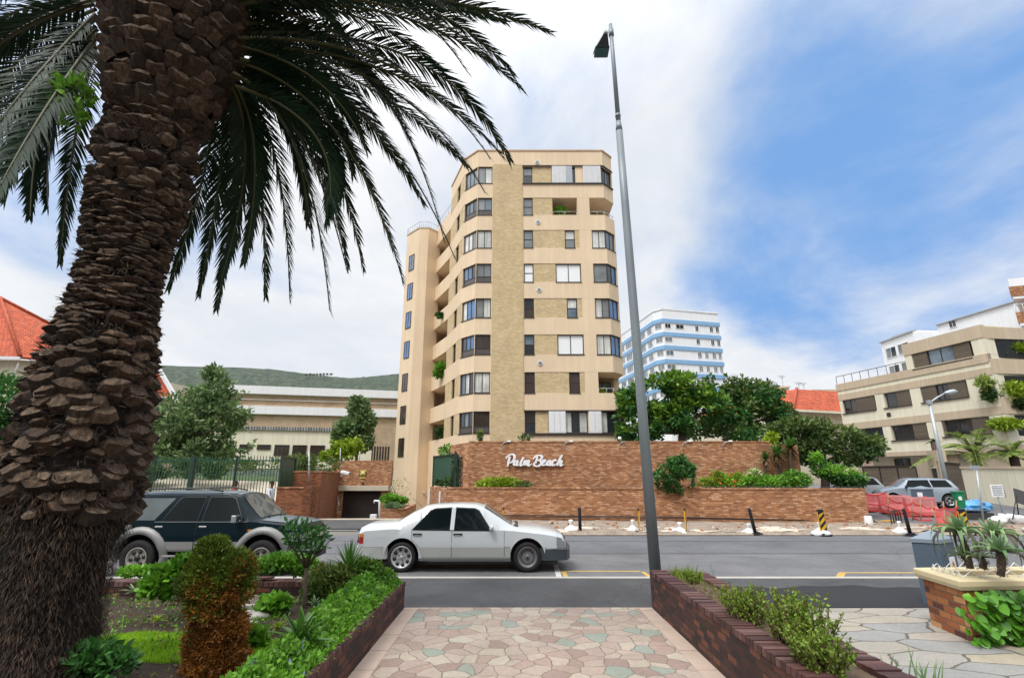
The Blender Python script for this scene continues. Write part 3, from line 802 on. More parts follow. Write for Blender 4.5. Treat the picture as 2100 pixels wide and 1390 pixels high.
uw = thing('brick_wall', 'taller orange brick retaining wall carrying the white script lettering', 'wall', (6, 26.5, 1.5))
UL, UR = V((-2.25, 26.9, 0)), V((14.1, 25.3, 0))
ud = (UR-UL).normalized(); un = V((-ud.y, ud.x, 0))
zt_l = at_y(985, 907, 26.9).z; zt_r = at_y(1575, 907, 25.3).z
mb = MB()
def slab(a, b, za0, za1, zb0, zb1, th, mi=0):
    n_ = (b-a).normalized(); n_ = V((-n_.y, n_.x, 0))*th
    vs = [V((a.x,a.y,za0)), V((b.x,b.y,zb0)), V((b.x,b.y,zb0))+n_, V((a.x,a.y,za0))+n_, V((a.x,a.y,za1)), V((b.x,b.y,zb1)), V((b.x,b.y,zb1))+n_, V((a.x,a.y,za1))+n_]
    mb.add(vs, [(0,3,2,1),(4,5,6,7),(0,1,5,4),(1,2,6,5),(2,3,7,6),(3,0,4,7)], mi)
URm = V(at_y(1578, 907, 25.35)); URm.z = 0
slab(UL, URm, .9, zt_l, .9, zt_r, .3)
slab(URm+ud*.004+un*.06, UR+un*.06, .9, zt_r-.08, .9, zt_r-.10, .25)
slab(V((-3.4, 28.4, 0)), UL+V((-.004,0.002,0)), .9, zt_l-.05, .9, zt_l-.002, .3)
mb.build('wall', M['rbrick'], uw)
mb = MB(); slab(UL-un*.02, URm-un*.02, zt_l+.003, zt_l+.075, zt_r+.003, zt_r+.075, .34); mb.build('brick_coping', M['rbrick'], uw)
# planting soil between the two walls
mb = MB(); mb.add([(WL+wn*.3+V((0,0,1.42))), (WR+wn*.3+V((0,0,1.42))), V((15.9, 26.5, 1.45)), V((13, 27, 1.5)), V((-3.0, 28.4, 1.5)), V((-4.4, 30.3, 1.42))], [(0,1,2,3,4,5)])
structure(mb, 'terrace_soil', M['soil_dry'])
# wall spikes strip
mb = MB()
for i in range(190):
    t = .35+.65*i/190; p = WL.lerp(WR, t)+wn*.2; mb.tube([p+V((0,0,1.53)), p+V((random.uniform(-.02,.02),0,1.53+.09))], .006, 4, 0, False)
mb.build('anti_climb_spikes', M['galv'], lw)
# floodlight brackets on the upper wall
for i, (px, py) in enumerate(((1030, 912), (1157, 912), (1270, 912), (1400, 912), (1482, 912))):
    t = thing('wall_lamp', 'small white bracket lamp topping the lettered brick wall, %s' % ('leftmost of five', 'second, above the last letters', 'middle one with round head', 'just right of the lamp post', 'rightmost of five')[i], 'lamp', group='bracket lamps along the brick wall')
    p = at_y(px, py, UL.y + (px-985)/593*(25.35-26.9) - .03); t.location = p
    mb = MB(); mb.tube([p+V((0,-.02,-.28)), p+V((0,-.03,.02)), p+V((.10,-.10,.12)), p+V((.28,-.12,.16))], .022, 6); mb.build('bracket', M['galv_light'], t)
    if i == 2: MB().lathe([(0,-.09),(.07,-.07),(.10,0),(.07,.07),(0,.09)], p+V((.02,-.1,.32)), 'z', 12).build('lamp_head', M['white_frame'], t)
    else: MB().lathe([(0,-.1),(.045,-.08),(.05,.08),(0,.1)], p+V((.36,-.12,.17)), 'x', 10).build('lamp_head', M['white_frame'], t)

# ------------------------------------------------------------------ script lettering
sg = thing('sign', 'white raised script lettering reading Palm Beach on the upper brick wall', 'sign')
def cat(pts, n=6):
    out_ = []
    P = [pts[0]] + pts + [pts[-1]]
    for i in range(1, len(P)-2):
        for j in range(n):
            t = j/n; p0, p1, p2, p3 = [V((q[0], q[1], q[2] if len(q) > 2 else 1)) for q in P[i-1:i+3]]
            out_.append(.5*((2*p1)+(p2-p0)*t+(2*p0-5*p1+4*p2-p3)*t*t+(3*p1-p0-3*p2+p3)*t**3))
    q = pts[-1]; out_.append(V((q[0], q[1], q[2] if len(q) > 2 else 1)))
    return out_
# strokes drawn from the enlarged photograph, in its pixels (x right, y down, brush width)
LET = [('P', [[(235,395,.5),(265,350,.9),(330,300,1),(400,275,1.1),(455,300,1.2),(470,370,1.3),(440,440,1.2),(390,490,1),(330,515,.7)], [(345,340,1),(320,430,1.15),(300,520,1.1),(285,600,.6)]]),
 ('a', [[(560,440,.7),(500,460,1),(455,520,1.2),(470,570,1.1),(520,540,.9),(560,450,1),(535,530,1.1),(540,580,.9),(590,560,.5)]]),
 ('l', [[(600,560,.5),(660,460,.9),(710,360,1.1),(670,430,1.1),(630,530,1.2),(640,585,1),(690,560,.5)]]),
 ('m', [[(690,560,.4),(745,450,1),(715,575,1)], [(735,500,.6),(800,450,1),(775,575,1)], [(790,500,.6),(860,445,1),(835,545,1.1),(850,590,1),(930,530,.45)]]),
 ('B', [[(965,410,.5),(1000,360,1),(1070,315,1.1),(1150,305,1.2),(1205,345,1.25),(1170,410,1.1),(1110,440,.9),(1170,460,1.1),(1180,530,1.3),(1110,590,1.2),(1030,590,1.1),(985,545,1),(1010,500,.7)], [(1080,340,.9),(1060,430,1.1),(1020,520,1.1)]]),
 ('e', [[(1200,530,.5),(1265,490,.9),(1290,440,1),(1250,430,1),(1210,490,1.2),(1215,560,1.15),(1270,570,.9),(1330,525,.45)]]),
 ('a', [[(1440,440,.7),(1390,455,1),(1340,515,1.2),(1350,570,1.1),(1400,540,.9),(1445,450,1),(1420,530,1.1),(1425,580,.9),(1480,555,.5)]]),
 ('c', [[(1570,460,1),(1560,425,1),(1510,450,1.1),(1475,520,1.2),(1495,575,1.1),(1550,560,.8),(1610,520,.4)]]),
 ('h', [[(1600,560,.7),(1650,470,1),(1700,370,1.1),(1745,295,.9),(1690,400,1),(1640,510,1.1),(1610,585,.9)], [(1640,520,.6),(1700,455,1),(1735,465,1.1),(1700,545,1.2),(1710,590,1),(1775,545,.5)]])]
def onwall(zx, zy):
    px = 1020 + zx/13.125; py = 910 + zy/13.13
    p = at_plane(px, py, UL, un)
    return p
for ch, strokes in LET:
    mb = MB()
    for si, st in enumerate(strokes):
        pts = cat(st); prevL = None; fr = .16 + .004*si; L_, R_ = [], []
        W3 = [onwall(p.x, p.y) for p in pts]
        for i, p in enumerate(W3):
            d = W3[min(i+1, len(W3)-1)] - W3[max(i-1, 0)]; d.y = 0
            if d.length < 1e-6: d = V((1,0,0))
            d.normalize()
            # flat brush held at a slant: thicker on down strokes
            s_ = V((-d.z, 0, d.x)); wdt = (.029 + .024*abs(s_.x))*pts[i].z
            L_.append(p + s_*wdt); R_.append(p - s_*wdt)
        n = len(W3); vs = []
        for i in range(n):
            for q in (L_[i], R_[i]): vs.append(q - un*fr)
            for q in (R_[i], L_[i]): vs.append(q - un*.10)
        fs = []
        for i in range(n-1):
            b = 4*i
            for k in range(4): fs.append((b+k, b+(k+1)%4, b+4+(k+1)%4, b+4+k))
        fs += [(0,3,2,1), (4*n-4, 4*n-3, 4*n-2, 4*n-1)]
        mb.add(vs, fs)
    o = mb.build('letter', M['sign_white'] if 'sign_white' in M else M.setdefault('sign_white', pm('white_sign_paint', (.82,.84,.88), .4, .03, 3, 30, 0)), sg)
sg.location = (0, 0, 0)
# ------------------------------------------------------------------ blue and white block far behind
bb = thing('apartment_building', 'tall white apartment block with pale blue horizontal bands, far behind the green trees', 'building', (36, 105, 0))
Fp = [(30.6, 97.6), (43.2, 100.6), (45, 126), (24.5, 126), (26.2, 119), (29.2, 99.3)]
zb = [CZ + 98*t for t in (.3105, .2816, .2533, .2244, .197, .169, .141)]
mb = MB(); mb.prism(Fp, -1, 34.8); mb.prism(grow(Fp, .12), 34.81, 35.1)
mb.build('wall', M['white_wall'], bb)
mb = MB()
for z in zb: mb.prism(grow(Fp, .18), z-.42, z+.38)
mb.build('blue_band', M['blue_band'], bb)
mb = MB(); mb.box(38, 41, 106, 110, 35.1, 36.2); mb.box(34, 35, 103, 104, 35.1, 35.8); mb.build('roof_plant', M['white_wall'], bb)
mb = MB(); mb.lathe([(0, 0), (.5, .1), (.9, .5)], (37.2, 102.5, 35.6), 'y', 12); mb.tube([(37.2, 103, 35.1), (37.2, 102.6, 35.7)], .06); mb.build('satellite_dish', M['galv_light'], bb)
fa, fb = Fp[0], Fp[1]
cols = {0: [(.03,.13), (.22,.36), (.56,.62), (.82,.88), (.93,.99)], 1: [(-.02,.14), (.56,.62), (.82,.88), (.93,.985)], 2: [(-.02,.14), (.56,.63), (.69,.75), (.82,.885), (.93,.985)], 3: [(-.02,.16), (.56,.63), (.69,.75), (.82,.885), (.93,.985)]}
for r_ in range(4):
    z = zb[r_] - .5
    for i, (u0, u1) in enumerate(cols[r_]):
        u0 = max(u0, .012)
        kind = ['glass_dark', 'glass_mid', 'glass_grey', 'glass_grey'][r_] if i else ['glass_dark', 'glass_grey', 'glass_mid', 'glass_grey'][r_]
        if r_ < 2: kind = 'glass_dark' if i else ('glass_dark' if r_ == 0 else 'glass_grey')
        window(bb, along(fa, fb, u0), along(fa, fb, u1), z-1.05 if i == 0 or (r_ == 0 and i == 1) else z-1.25, z-.1, [kind]*(2 if i == 0 else 2), frame='white_frame', rec=-.05, depth=.1, sill=False)
ga, gb = Fp[4], Fp[5]
for r_ in range(6):
    z = zb[r_] - .5
    for u0, u1 in ((.02,.17), (.22,.40), (.44,.58), (.62,.78), (.84,.95)):
        window(bb, along(ga, gb, u0), along(ga, gb, u1), z-1.35, z-.05, ['glass_grey', 'glass_mid', 'glass_grey'], frame='white_frame', rec=-.05, depth=.1, sill=False)
    window(bb, along(Fp[5], Fp[0], .15), along(Fp[5], Fp[0], .85), z-1.1, z-.1, ['glass_grey', 'glass_grey'], frame='white_frame', rec=-.05, depth=.1, sill=False)

# ------------------------------------------------------------------ long modern building at the left
hall = thing('long_building', 'long low tan brick building with flat white roof bands, under the hillside at left', 'building', (-26, 62, 0))
def seg_px(px0, y0_, px1, y1_, Y0, Y1): return at_y(px0, y0_, Y0), at_y(px1, y1_, Y1)
Y0, Y1 = 55.0, 60.0
HA = at_y(430, 850, Y0); HB = at_y(840, 850, Y1)
ha, hb = (HA.x, HA.y), (HB.x, HB.y)
hd = (V2(hb)-V2(ha)).normalized(); hn = V((hd.y, -hd.x, 0))
def zpx(px, py):
    return at_plane(px, py, (ha[0], ha[1], 0), hn).z
def hb_box(py0, py1, out_, th, px=650, u0=0, u1=1, mi=0, mb=None):
    plate(mb, along(ha, hb, u0), along(ha, hb, u1), zpx(px, py1), zpx(px, py0), th, out_, mi)
w_ = MB(); hb_box(833, 960, 0, 12, mb=w_); hb_box(812, 833.2, -.25, 10, mb=w_); w_.build('wall', M['tan_wall'], hall)
w_ = MB(); hb_box(796, 811.6, .25, 14, mb=w_); hb_box(822, 823, -.22, .05, mb=w_); w_.build('roof_fascia', M['white_wall'], hall)
w_ = MB(); hb_box(836, 852, .35, 1.5, mb=w_); w_.build('parapet_band', M['white_wall'], hall)
w_ = MB(); hb_box(884, 961, .12, .4, u0=0, u1=.81, mb=w_); w_.build('render_band', M['cream_light'], hall)
w_ = MB(); hb_box(877, 884, .30, .6, u0=0, u1=.81, mb=w_); w_.build('louvre_band', brick_mat('grey_louvres', [(.25,.25,.25),(.33,.33,.33),(.4,.4,.4)], (.06,.06,.06), .28, 3, .06, bmp=.3), hall)
def upx(px, py=915):
    p = at_plane(px, py, (ha[0], ha[1], 0), hn); return (p - V((ha[0], ha[1], p.z))).dot(hd) / (V2(hb)-V2(ha)).length
for a, b, y0, y1 in ((492,519,912,921), (528,556,912,922), (564,594,912,934), (601,630,912,934), (637,667,912,936)):
    pa, pb = along(ha, hb, upx(a)), along(ha, hb, upx(b))
    off = hn*.13; pa = (pa[0]+off.x, pa[1]+off.y); pb = (pb[0]+off.x, pb[1]+off.y)
    window(hall, pa, pb, zpx(580, y1), zpx(580, y0), ['glass_brown']*3, rec=-.02, depth=.1, fw=.09, sill=False)
w_ = MB()
for i in range(7):
    a = 762 + i*5.6; plate(w_, along(ha, hb, upx(a)), along(ha, hb, upx(a+3)), zpx(780, 943), zpx(780, 915), .1, .05)
w_.build('slot_window', M['black'], hall)

# ------------------------------------------------------------------ red roofed church at the left
ch = thing('church', 'cream church with steep orange tiled roofs, half hidden behind the palm trunk', 'building', (-30, 45, 0))
def roofpoly(pts, name, mat, parent, th=.18):
    mb = MB(); pts = [V(p) for p in pts]; n_ = (pts[1]-pts[0]).cross(pts[2]-pts[0]).normalized()
    if n_.z < 0: pts = pts[::-1]; n_ = -n_
    n = len(pts); vs = pts + [p - n_*th for p in pts]
    mb.add(vs, [tuple(range(n)), tuple(range(2*n-1, n-1, -1))] + [(i, n+i, n+(i+1)%n, (i+1)%n) for i in range(n)])
    return mb.build(name, mat, parent)
# big hipped block left of the trunk
e0 = at_y(-160, 738, 40); e1 = at_y(45, 733, 42); e2 = at_y(150, 733, 46)
ze = e1.z
rA = at_y(-160, 560, 46); rB = at_y(0, 612, 47); rC = at_y(150, 690, 50)
roofpoly([(e0.x, 41, ze), (e1.x, 41.8, ze), rB, rA], 'roof', M['roof_tile'], ch)
roofpoly([(e1.x+.01, 41.8, ze+.01), (e1.x+6, 44.5, ze), rC, rB], 'roof', M['roof_tile'], ch)
mb = MB(); mb.tube([(e1.x, 41.8, ze+.1), rB + V((0,0,.1))], .16, 6); mb.tube([rA+V((0,0,.1)), rB+V((0,0,.1)), rC+V((0,0,.1))], .15, 6); mb.build('ridge_tiles', M['roof_tile'], ch)
mb = MB(); mb.prism([(e0.x-4, 41.6), (e1.x-.4, 42.3), (e1.x+5.5, 45), (e1.x+5.5, 58), (e0.x-4, 58)], -.5, ze-.15); mb.build('wall', M['cream_wall'], ch)
mb = MB(); mb.beam((e0.x, 40.95, ze-.12), (e1.x+.1, 41.75, ze-.12), .12, .24); mb.build('gutter', M['white_frame'], ch)
mb = MB(); p = at_y(38, 745, 41.9); mb.tube([p, p+V((-.25,.2,-.5)), p+V((-.3,.3,-4))], .07, 6); mb.build('downpipe', M['white_frame'], ch)
# gable end right of the trunk
g1 = at_y(362, 822, 48); gk = at_y(296, 712, 48); ze2 = at_y(345, 815, 48).z
gl_ = V((2*gk.x-g1.x, 48, ze2))
roofpoly([(g1.x, 48, g1.z), (g1.x-7, 44, g1.z), (gk.x-7, 44, gk.z), (gk.x, 48, gk.z)], 'roof', M['roof_tile'], ch)
mb = MB(); mb.add([(g1.x-.4, 48.1, -.5), (g1.x-6.5, 44.7, -.5), (g1.x-6.5, 44.7, ze2), (g1.x-.4, 48.1, ze2)], [(0,1,2,3)][::-1])
mb.prism([(g1.x-.45, 48.2), (g1.x-6.6, 44.8), (g1.x-12, 54), (g1.x-6, 57)], -.5, ze2-.05); mb.build('wall', M['cream_wall'], ch)
mb = MB(); mb.beam(g1+V((.1,0,0)), gk+V((.1,0,.1)), .35, .3); mb.build('verge_board', M['white_frame'], ch)
d_ = V((-7, -4, 0)).normalized()
mb = MB(); mb.beam((g1.x-.1, 47.9, ze2-.1), (g1.x-7, 43.95, ze2-.1), .25, .22); mb.build('gutter', M['white_frame'], ch)
wn_ = V((.5, -.87, 0)); wp = at_plane(318, 835, (g1.x-.45, 48.2, 0), V((3.4, -6.15, 0)).normalized())
def church_win(px, py, rw, rh):
    nn = V((3.4, -6.15, 0)).normalized(); c = at_plane(px, py, (g1.x-.45, 48.2, 0), nn); t_ = V((-nn.y, nn.x, 0))
    for k, (s_, mt, off) in enumerate(((1, 'taupe', .04), (.72, 'glass_mid', .06))):
        mb = MB(); pts = []
        for i in range(20):
            a = 2*math.pi*i/20; pts.append(c + t_*math.cos(a)*rw*s_ + V((0,0,math.sin(a)*rh*s_)) + nn*off)
        mb.add(pts + [p - nn*.1 for p in pts], [tuple(range(20))] + [(i, (i+1)%20, 20+(i+1)%20, 20+i) for i in range(20)])
        o = mb.build('window' if k == 0 else 'pane', M[mt], ch if k == 0 else o_)
        o_ = o
church_win(318, 834, .38, .75); church_win(344, 838, .25, .5); church_win(290, 850, .6, 2.0)

# ------------------------------------------------------------------ red roof house among the trees at the right
hs = thing('house', 'cream house with hipped orange tiled roof and aerials, between the trees and the cream building', 'building', (28, 55, 0))
Yh = 52
a = at_y(1520, 843, Yh); b = at_y(1722, 843, Yh); apex = at_y(1634, 798, Yh+3); apex2 = at_y(1560, 800, Yh+8)
corner = at_y(1628, 843, Yh-1.5); ze = a.z
ridge_r = at_y(1745, 806, Yh+5)
roofpoly([(corner.x, corner.y, ze), (b.x+2, Yh+1, ze), (ridge_r.x, ridge_r.y, apex.z), apex], 'roof', M['roof_tile'], hs)
roofpoly([(a.x-3, Yh+6, ze), (corner.x-.01, corner.y, ze), apex, (apex2.x-2, apex2.y, apex.z)], 'roof', M['roof_tile'], hs)
mb = MB(); mb.tube([(corner.x, corner.y, ze+.08), apex+V((0,0,.1))], .16, 6); mb.build('ridge_tiles', M['roof_tile'], hs)
mb = MB(); mb.prism([(corner.x, corner.y+.5), (b.x+2, Yh+1.5), (b.x+2, Yh+12), (a.x-3, Yh+12), (a.x-2.8, Yh+6.5)], 0, ze-.15); mb.build('wall', M['cream_wall'], hs)
mb = MB(); mb.beam((corner.x, corner.y-.05, ze-.1), (b.x+2, Yh+.95, ze-.1), .15, .22); mb.build('gutter', M['cream_light'], hs)
mb = MB(); p = at_y(1606, 800, Yh+5); mb.box(p.x-.5, p.x+.5, Yh+4.6, Yh+5.4, ze, p.z+.2); mb.box(p.x-.6, p.x+.6, Yh+4.5, Yh+5.5, p.z+.2, p.z+.4); mb.build('chimney', M['cream_wall'], hs)
for px, top in ((1603, 770), (1637, 784), (1647, 785)):
    mb = MB(); p = at_y(px, top, Yh+5); mb.tube([(p.x, p.y, ze), p], .03, 5)
    for k in range(3): mb.tube([p+V((-.5+.1*k, 0, -.12*k)), p+V((.5-.1*k, .2, -.12*k))], .018, 4)
    mb.build('aerial', M['galv'], hs)
mb = MB(); p = at_y(1588, 790, Yh+6); mb.lathe([(0,0),(.35,.06),(.62,.3)], p, 'y', 12); mb.tube([p, p+V((0,.3,-1.6))], .05); mb.build('satellite_dish', M['galv_light'], hs)
for nm, lab, x0, x1, yt, Yb, mt in (('house', 'brownish flat roofed house block peeping out behind the orange roof and cream building', 1668, 1730, 796, 66, 'taupe'),):
    t = thing(nm, lab, 'building', (40, Yb, 0)); a = at_y(x0, yt+8, Yb); b = at_y(x1+60, yt-14, Yb)
    mb = MB(); mb.box(a.x, b.x, Yb, Yb+10, 0, a.z); mb.build('wall', pm('pinkish_render', (.42,.30,.25), .85, .08), t)
    mb = MB(); mb.box(a.x-.3, b.x+.3, Yb-.4, Yb+10.4, a.z+.003, a.z+.3); mb.build('roof_slab', M['taupe'], t)
    p = at_y(1716, 815, Yb-.02); window(t, (p.x-.6, Yb), (p.x+.6, Yb), p.z-.7, p.z+.7, ['glass_dark', 'glass_dark'], rec=-.03, depth=.06, sill=False)
    
# ------------------------------------------------------------------ cream three storey building on the side street
rb = thing('apartment_building', 'cream three storey building with brown slatted shutters and roof terrace, on the right side street', 'building', (33, 43, .9))
q0 = V((31.8, 49.3, 0)); ru = V((.2105, -.9776, 0)).normalized(); rn = V((ru.y, -ru.x, 0))
def fpt(px, py): return at_plane(px, py, q0, rn)
def su(px, py): return (fpt(px, py) - q0).dot(ru)
def P_at(s_): p = q0 + ru*s_; return (p.x, p.y)
S0, S1 = su(1717, 800), su(2018, 700)
zpar = fpt(1717, 789).z; zb3 = fpt(1730, 815).z          # terrace parapet top / its underside
def rpl(mb, s0, s1, z0, z1, th=.4, out_=0, mi=0): plate(mb, P_at(s0), P_at(s1), z0, z1, th, out_, mi)
Sm = su(1852, 720)
ztop = fpt(2015, 665).z
z3b = fpt(1890, 756).z
rows = {3: (fpt(1870, 725).z, fpt(1877, 757).z), 2: (fpt(1729, 821).z, fpt(1733, 848).z), 1: (fpt(1829, 873).z, fpt(1833, 903).z)}
z_over = fpt(1808, 928).z
fl = MB()
rpl(fl, S0, S1, z_over, rows[1][1], 9); rpl(fl, S0, S1, rows[1][0], rows[2][1], 9); rpl(fl, S0, S1, rows[2][0], zpar, 9)
rpl(fl, Sm, S1, zpar+.002, rows[3][1], 9); rpl(fl, Sm, S1, rows[3][0], ztop, 9)
rpl(fl, S0+.3, S1, rows[1][1]+.001, rows[1][0]-.001, 8.5, -.35); rpl(fl, S0+.3, S1, rows[2][1]+.001, rows[2][0]-.001, 8.5, -.35); rpl(fl, Sm+.3, S1, rows[3][1]+.001, rows[3][0]-.001, 8.5, -.35)
rpl(fl, S0+1, S1, .3, z_over-.002, 7, -1.6)
# wall piers between the openings
op = {1: [(su(1765,890), su(1812,890)), (su(1828,885), su(1902,880)), (su(1932,875), su(2030,862))],
      2: [(su(1729,835), su(1795,820)), (su(1812,815), su(1866,805)), (su(1887,800), su(1981,780))],
      3: [(su(1870,735), su(1992,705))]}
for r_ in op:
    s_ = S0 if r_ < 3 else Sm
    for a, b in op[r_] + [(S1, S1)]:
        if a > s_ + .02: rpl(fl, s_, min(a, S1), rows[r_][1]+.002, rows[r_][0]-.002, .4, -.003)
        s_ = b
fl.build('wall', M['cream_light'], rb)
bd = MB()
b1 = (fpt(1770, 879).z, fpt(1770, 867).z)
rpl(bd, S0-.02, S1+.02, rows[1][0]+.04, rows[1][0]+.62, .1, .03); rpl(bd, S0-.02, S1+.02, rows[2][0]+.04, rows[2][0]+.60, .1, .03)
rpl(bd, S0-.05, S1, zpar-.62, zpar+.03, .3, .07); rpl(bd, Sm-.02, S1+.02, ztop-.95, ztop+.03, .3, .05); rpl(bd, S0-.02, S1, z_over-.35, z_over-.003, 9, .02)
bd.build('taupe_band', M['taupe'], rb)
def slats(s0, s1, r_): 
    mb = MB(); rpl(mb, s0, s1, rows[r_][1]+.004, rows[r_][0]-.004, .1, -.05); mb.build('shutter', M['slat_brown'], rb)
def rwin(a, b, r_, panes):
    window(rb, P_at(a), P_at(b), rows[r_][1]+.004, rows[r_][0]-.004, panes, rec=.12, fw=.07)
for r_, px, panes, gpx in ((3, (1870, 1992, 727), ['glass_mid', 'glass_mid'], (1900, 1956)), (2, (1729, 1795, 835), ['glass_dark', 'glass_brown'], (1730, 1757)), (2, (1812, 1866, 815), ['glass_dark'], (1815, 1838)), (2, (1887, 1981, 795), ['glass_dark', 'glass_dark'], (1918, 1943)),
     (1, (1828, 1902, 885), ['glass_dark', 'glass_dark'], (1831, 1873)), (1, (1932, 2030, 870), ['glass_dark', 'glass_dark'], (1937, 1993)), (1, (1765, 1812, 890), ['glass_dark', 'glass_dark'], (1766, 1811))):
    a, b = su(px[0], px[2]), min(su(px[1], px[2]), S1); ga, gb = su(gpx[0], px[2]), su(gpx[1], px[2])
    if ga - a > .15: slats(a, ga-.01, r_)
    if b - gb > .15: slats(gb+.01, b, r_)
    rwin(ga, gb, r_, panes)
    mb = MB(); rpl(mb, a-.15, b+.1, rows[r_][1]-.07, rows[r_][1]+.0, .16, .10); mb.build('sill', M['dark_frame'], rb)
# windows of the recessed ground floor
a, b = su(1805, 945), su(1836, 945); mb = MB()
pa, pb = P_at(a), P_at(b); off = rn*-1.58
window(rb, (pa[0]+off.x, pa[1]+off.y), (pb[0]+off.x, pb[1]+off.y), 2.1, z_over-.5, ['glass_dark', 'glass_dark'], rec=-.02, depth=.08)
# terrace railing
r_ = MB(); railing(r_, [P_at(S0+.1), P_at(Sm-.02)], zpar+.03, .75, .03, 8); r_.build('roof_railing', M['black'], rb)
mb = MB(); p = fpt(1823, 850); mb.obox(p+rn*.02, (.35,.06,.35), math.atan2(ru.y, ru.x)); mb.build('wall_vent', M['dark_frame'], rb)
# planted balconies round the corner, running out of frame
K0 = V2(P_at(S1)); kd = V((.99, .12, 0)).normalized(); kn = V((kd.y, -kd.x, 0))
K1 = K0 + kd*11
mb = MB()
def kpl(z0, z1, th, out_, mi=0): plate(mb, (K0.x+.06, K0.y), (K1.x, K1.y), z0, z1, th, out_, mi)
kpl(ztop-1.0, ztop-.1, 6, -.01); kpl(rows[3][1]-1.4, rows[3][1]-.3, 6, .0); kpl(rows[2][1]-1.5, rows[2][1]-.35, 6, .0); kpl(.6, rows[1][1]-.8, 6, .0)
mb.build('balcony_parapet', M['taupe'], rb)
mb = MB(); kpl(.5, ztop-.1, 4, -2.0); mb.build('inner_wall', M['cream_wall'], rb)
mb = MB(); kpl(rows[3][1]-.2, rows[3][0]+.2, .1, -1.9); kpl(rows[2][1]-.2, rows[2][0], .1, -1.9); kpl(rows[1][1]-.2, rows[1][0], .1, -1.9); mb.build('balcony_glazing', M['glass_dark'], rb)

# white building behind it
wb = thing('apartment_building', 'bright white stepped apartment building rising behind the cream building', 'building', (55, 72, 0))
Yw = 72
def wblock(px0, px1, ytop0, Yb, dep, name='wall', slope=0.0):
    a = at_y(px0, ytop0, Yb); b = at_y(px1, ytop0, Yb-dep*0)
    return a
def wface(mb, px0, yt0, px1, yt1, Y0_, Yd, z0=0):
    a = at_y(px0, yt0, Y0_); b0 = ray(px1, yt1); t = (a.z-CZ)/b0.z; b = V((b0.x*t, b0.y*t, a.z))
    d = (b-a).normalized(); n_ = V((-d.y, d.x, 0))
    if n_.x < 0: n_ = -n_
    q = [a, b, b+n_*10, a+n_*10]
    mb.prism([(p.x, p.y) for p in q], z0, a.z); return a, b
mb = MB()
A1, B1 = wface(mb, 1806, 704, 1872, 680, 74, 0); A2, B2 = wface(mb, 1832, 692, 1880, 677, 75, 0); A3, B3 = wface(mb, 1921, 668, 2120, 608, 66, 0)
mb.build('wall', M['white_wall'], wb)
dd = (B1-A1).normalized()
for zoff in (-2.6, -5.3):
    for u in (.12, .5):
        L_ = (B1-A1).length
        p = A1 + dd*L_*u; q = A1 + dd*L_*(u+.32)
        window(wb, (p.x, p.y), (q.x, q.y), A1.z+zoff, A1.z+zoff+1.5, ['glass_grey', 'glass_dark'], frame='white_frame', rec=-.05, depth=.1, sill=False)
mb = MB()
for P, Q in ((A1, B1), (A2, B2), (A3, B3)):
    mb.beam(P+V((0,0,.08)), Q+V((0,0,.08)), .5, .14)
mb.build('roof_coping', M['galv_light'], wb)
d3 = (B3-A3).normalized(); p = at_plane(1954, 664, A3, V((d3.y, -d3.x, 0)))
window(wb, (p.x-d3.x*.5, p.y-d3.y*.5), (p.x+d3.x*.5, p.y+d3.y*.5), p.z-.5, p.z+.5, ['glass_dark', 'glass_dark'], frame='white_frame', rec=-.05, depth=.1, sill=False)
# brick and white building at the top right edge
tb = thing('apartment_building', 'brick and white balconied building cut off by the right edge, highest at the top right', 'building', (52, 50, 0))
mb = MB(); c = at_y(2071, 600, 50); 
mw = MB()
for y0, y1, k in ((572, 588, 1), (588, 608, 0), (608, 613, 1), (640, 662, 0), (662, 668, 1)):
    za, zb_ = at_y(2071, y1, 50).z, at_y(2071, y0, 50).z
    (mw if k else mb).prism([(c.x + (.0 if not k else .15), 50), (c.x+12, 46), (c.x+22, 58), (c.x+9.5, 58)], za+.002, zb_)
mb.build('brick_parapet', M['rbrick'], tb); 
mw.prism([(c.x+1.8, 51.2), (c.x+12, 47.6), (c.x+21, 57), (c.x+9.8, 57)], 0, at_y(2071, 580, 50).z); mw.build('wall', M['white_wall'], tb)
r_ = MB(); railing(r_, [(c.x+.2, 50.1), (c.x+8, 47.5)], at_y(2071, 640, 50).z, .9, .03, 12); r_.build('balcony_railing', M['white_frame'], tb)
p = V((c.x+2.2, 51.0, 0)); window(tb, (c.x+2.2, 50.99), (c.x+4.4, 50.22), at_y(2071, 638, 50).z, at_y(2071, 616, 50).z, ['glass_dark', 'glass_dark'], rec=-.03, depth=.08, sill=False)
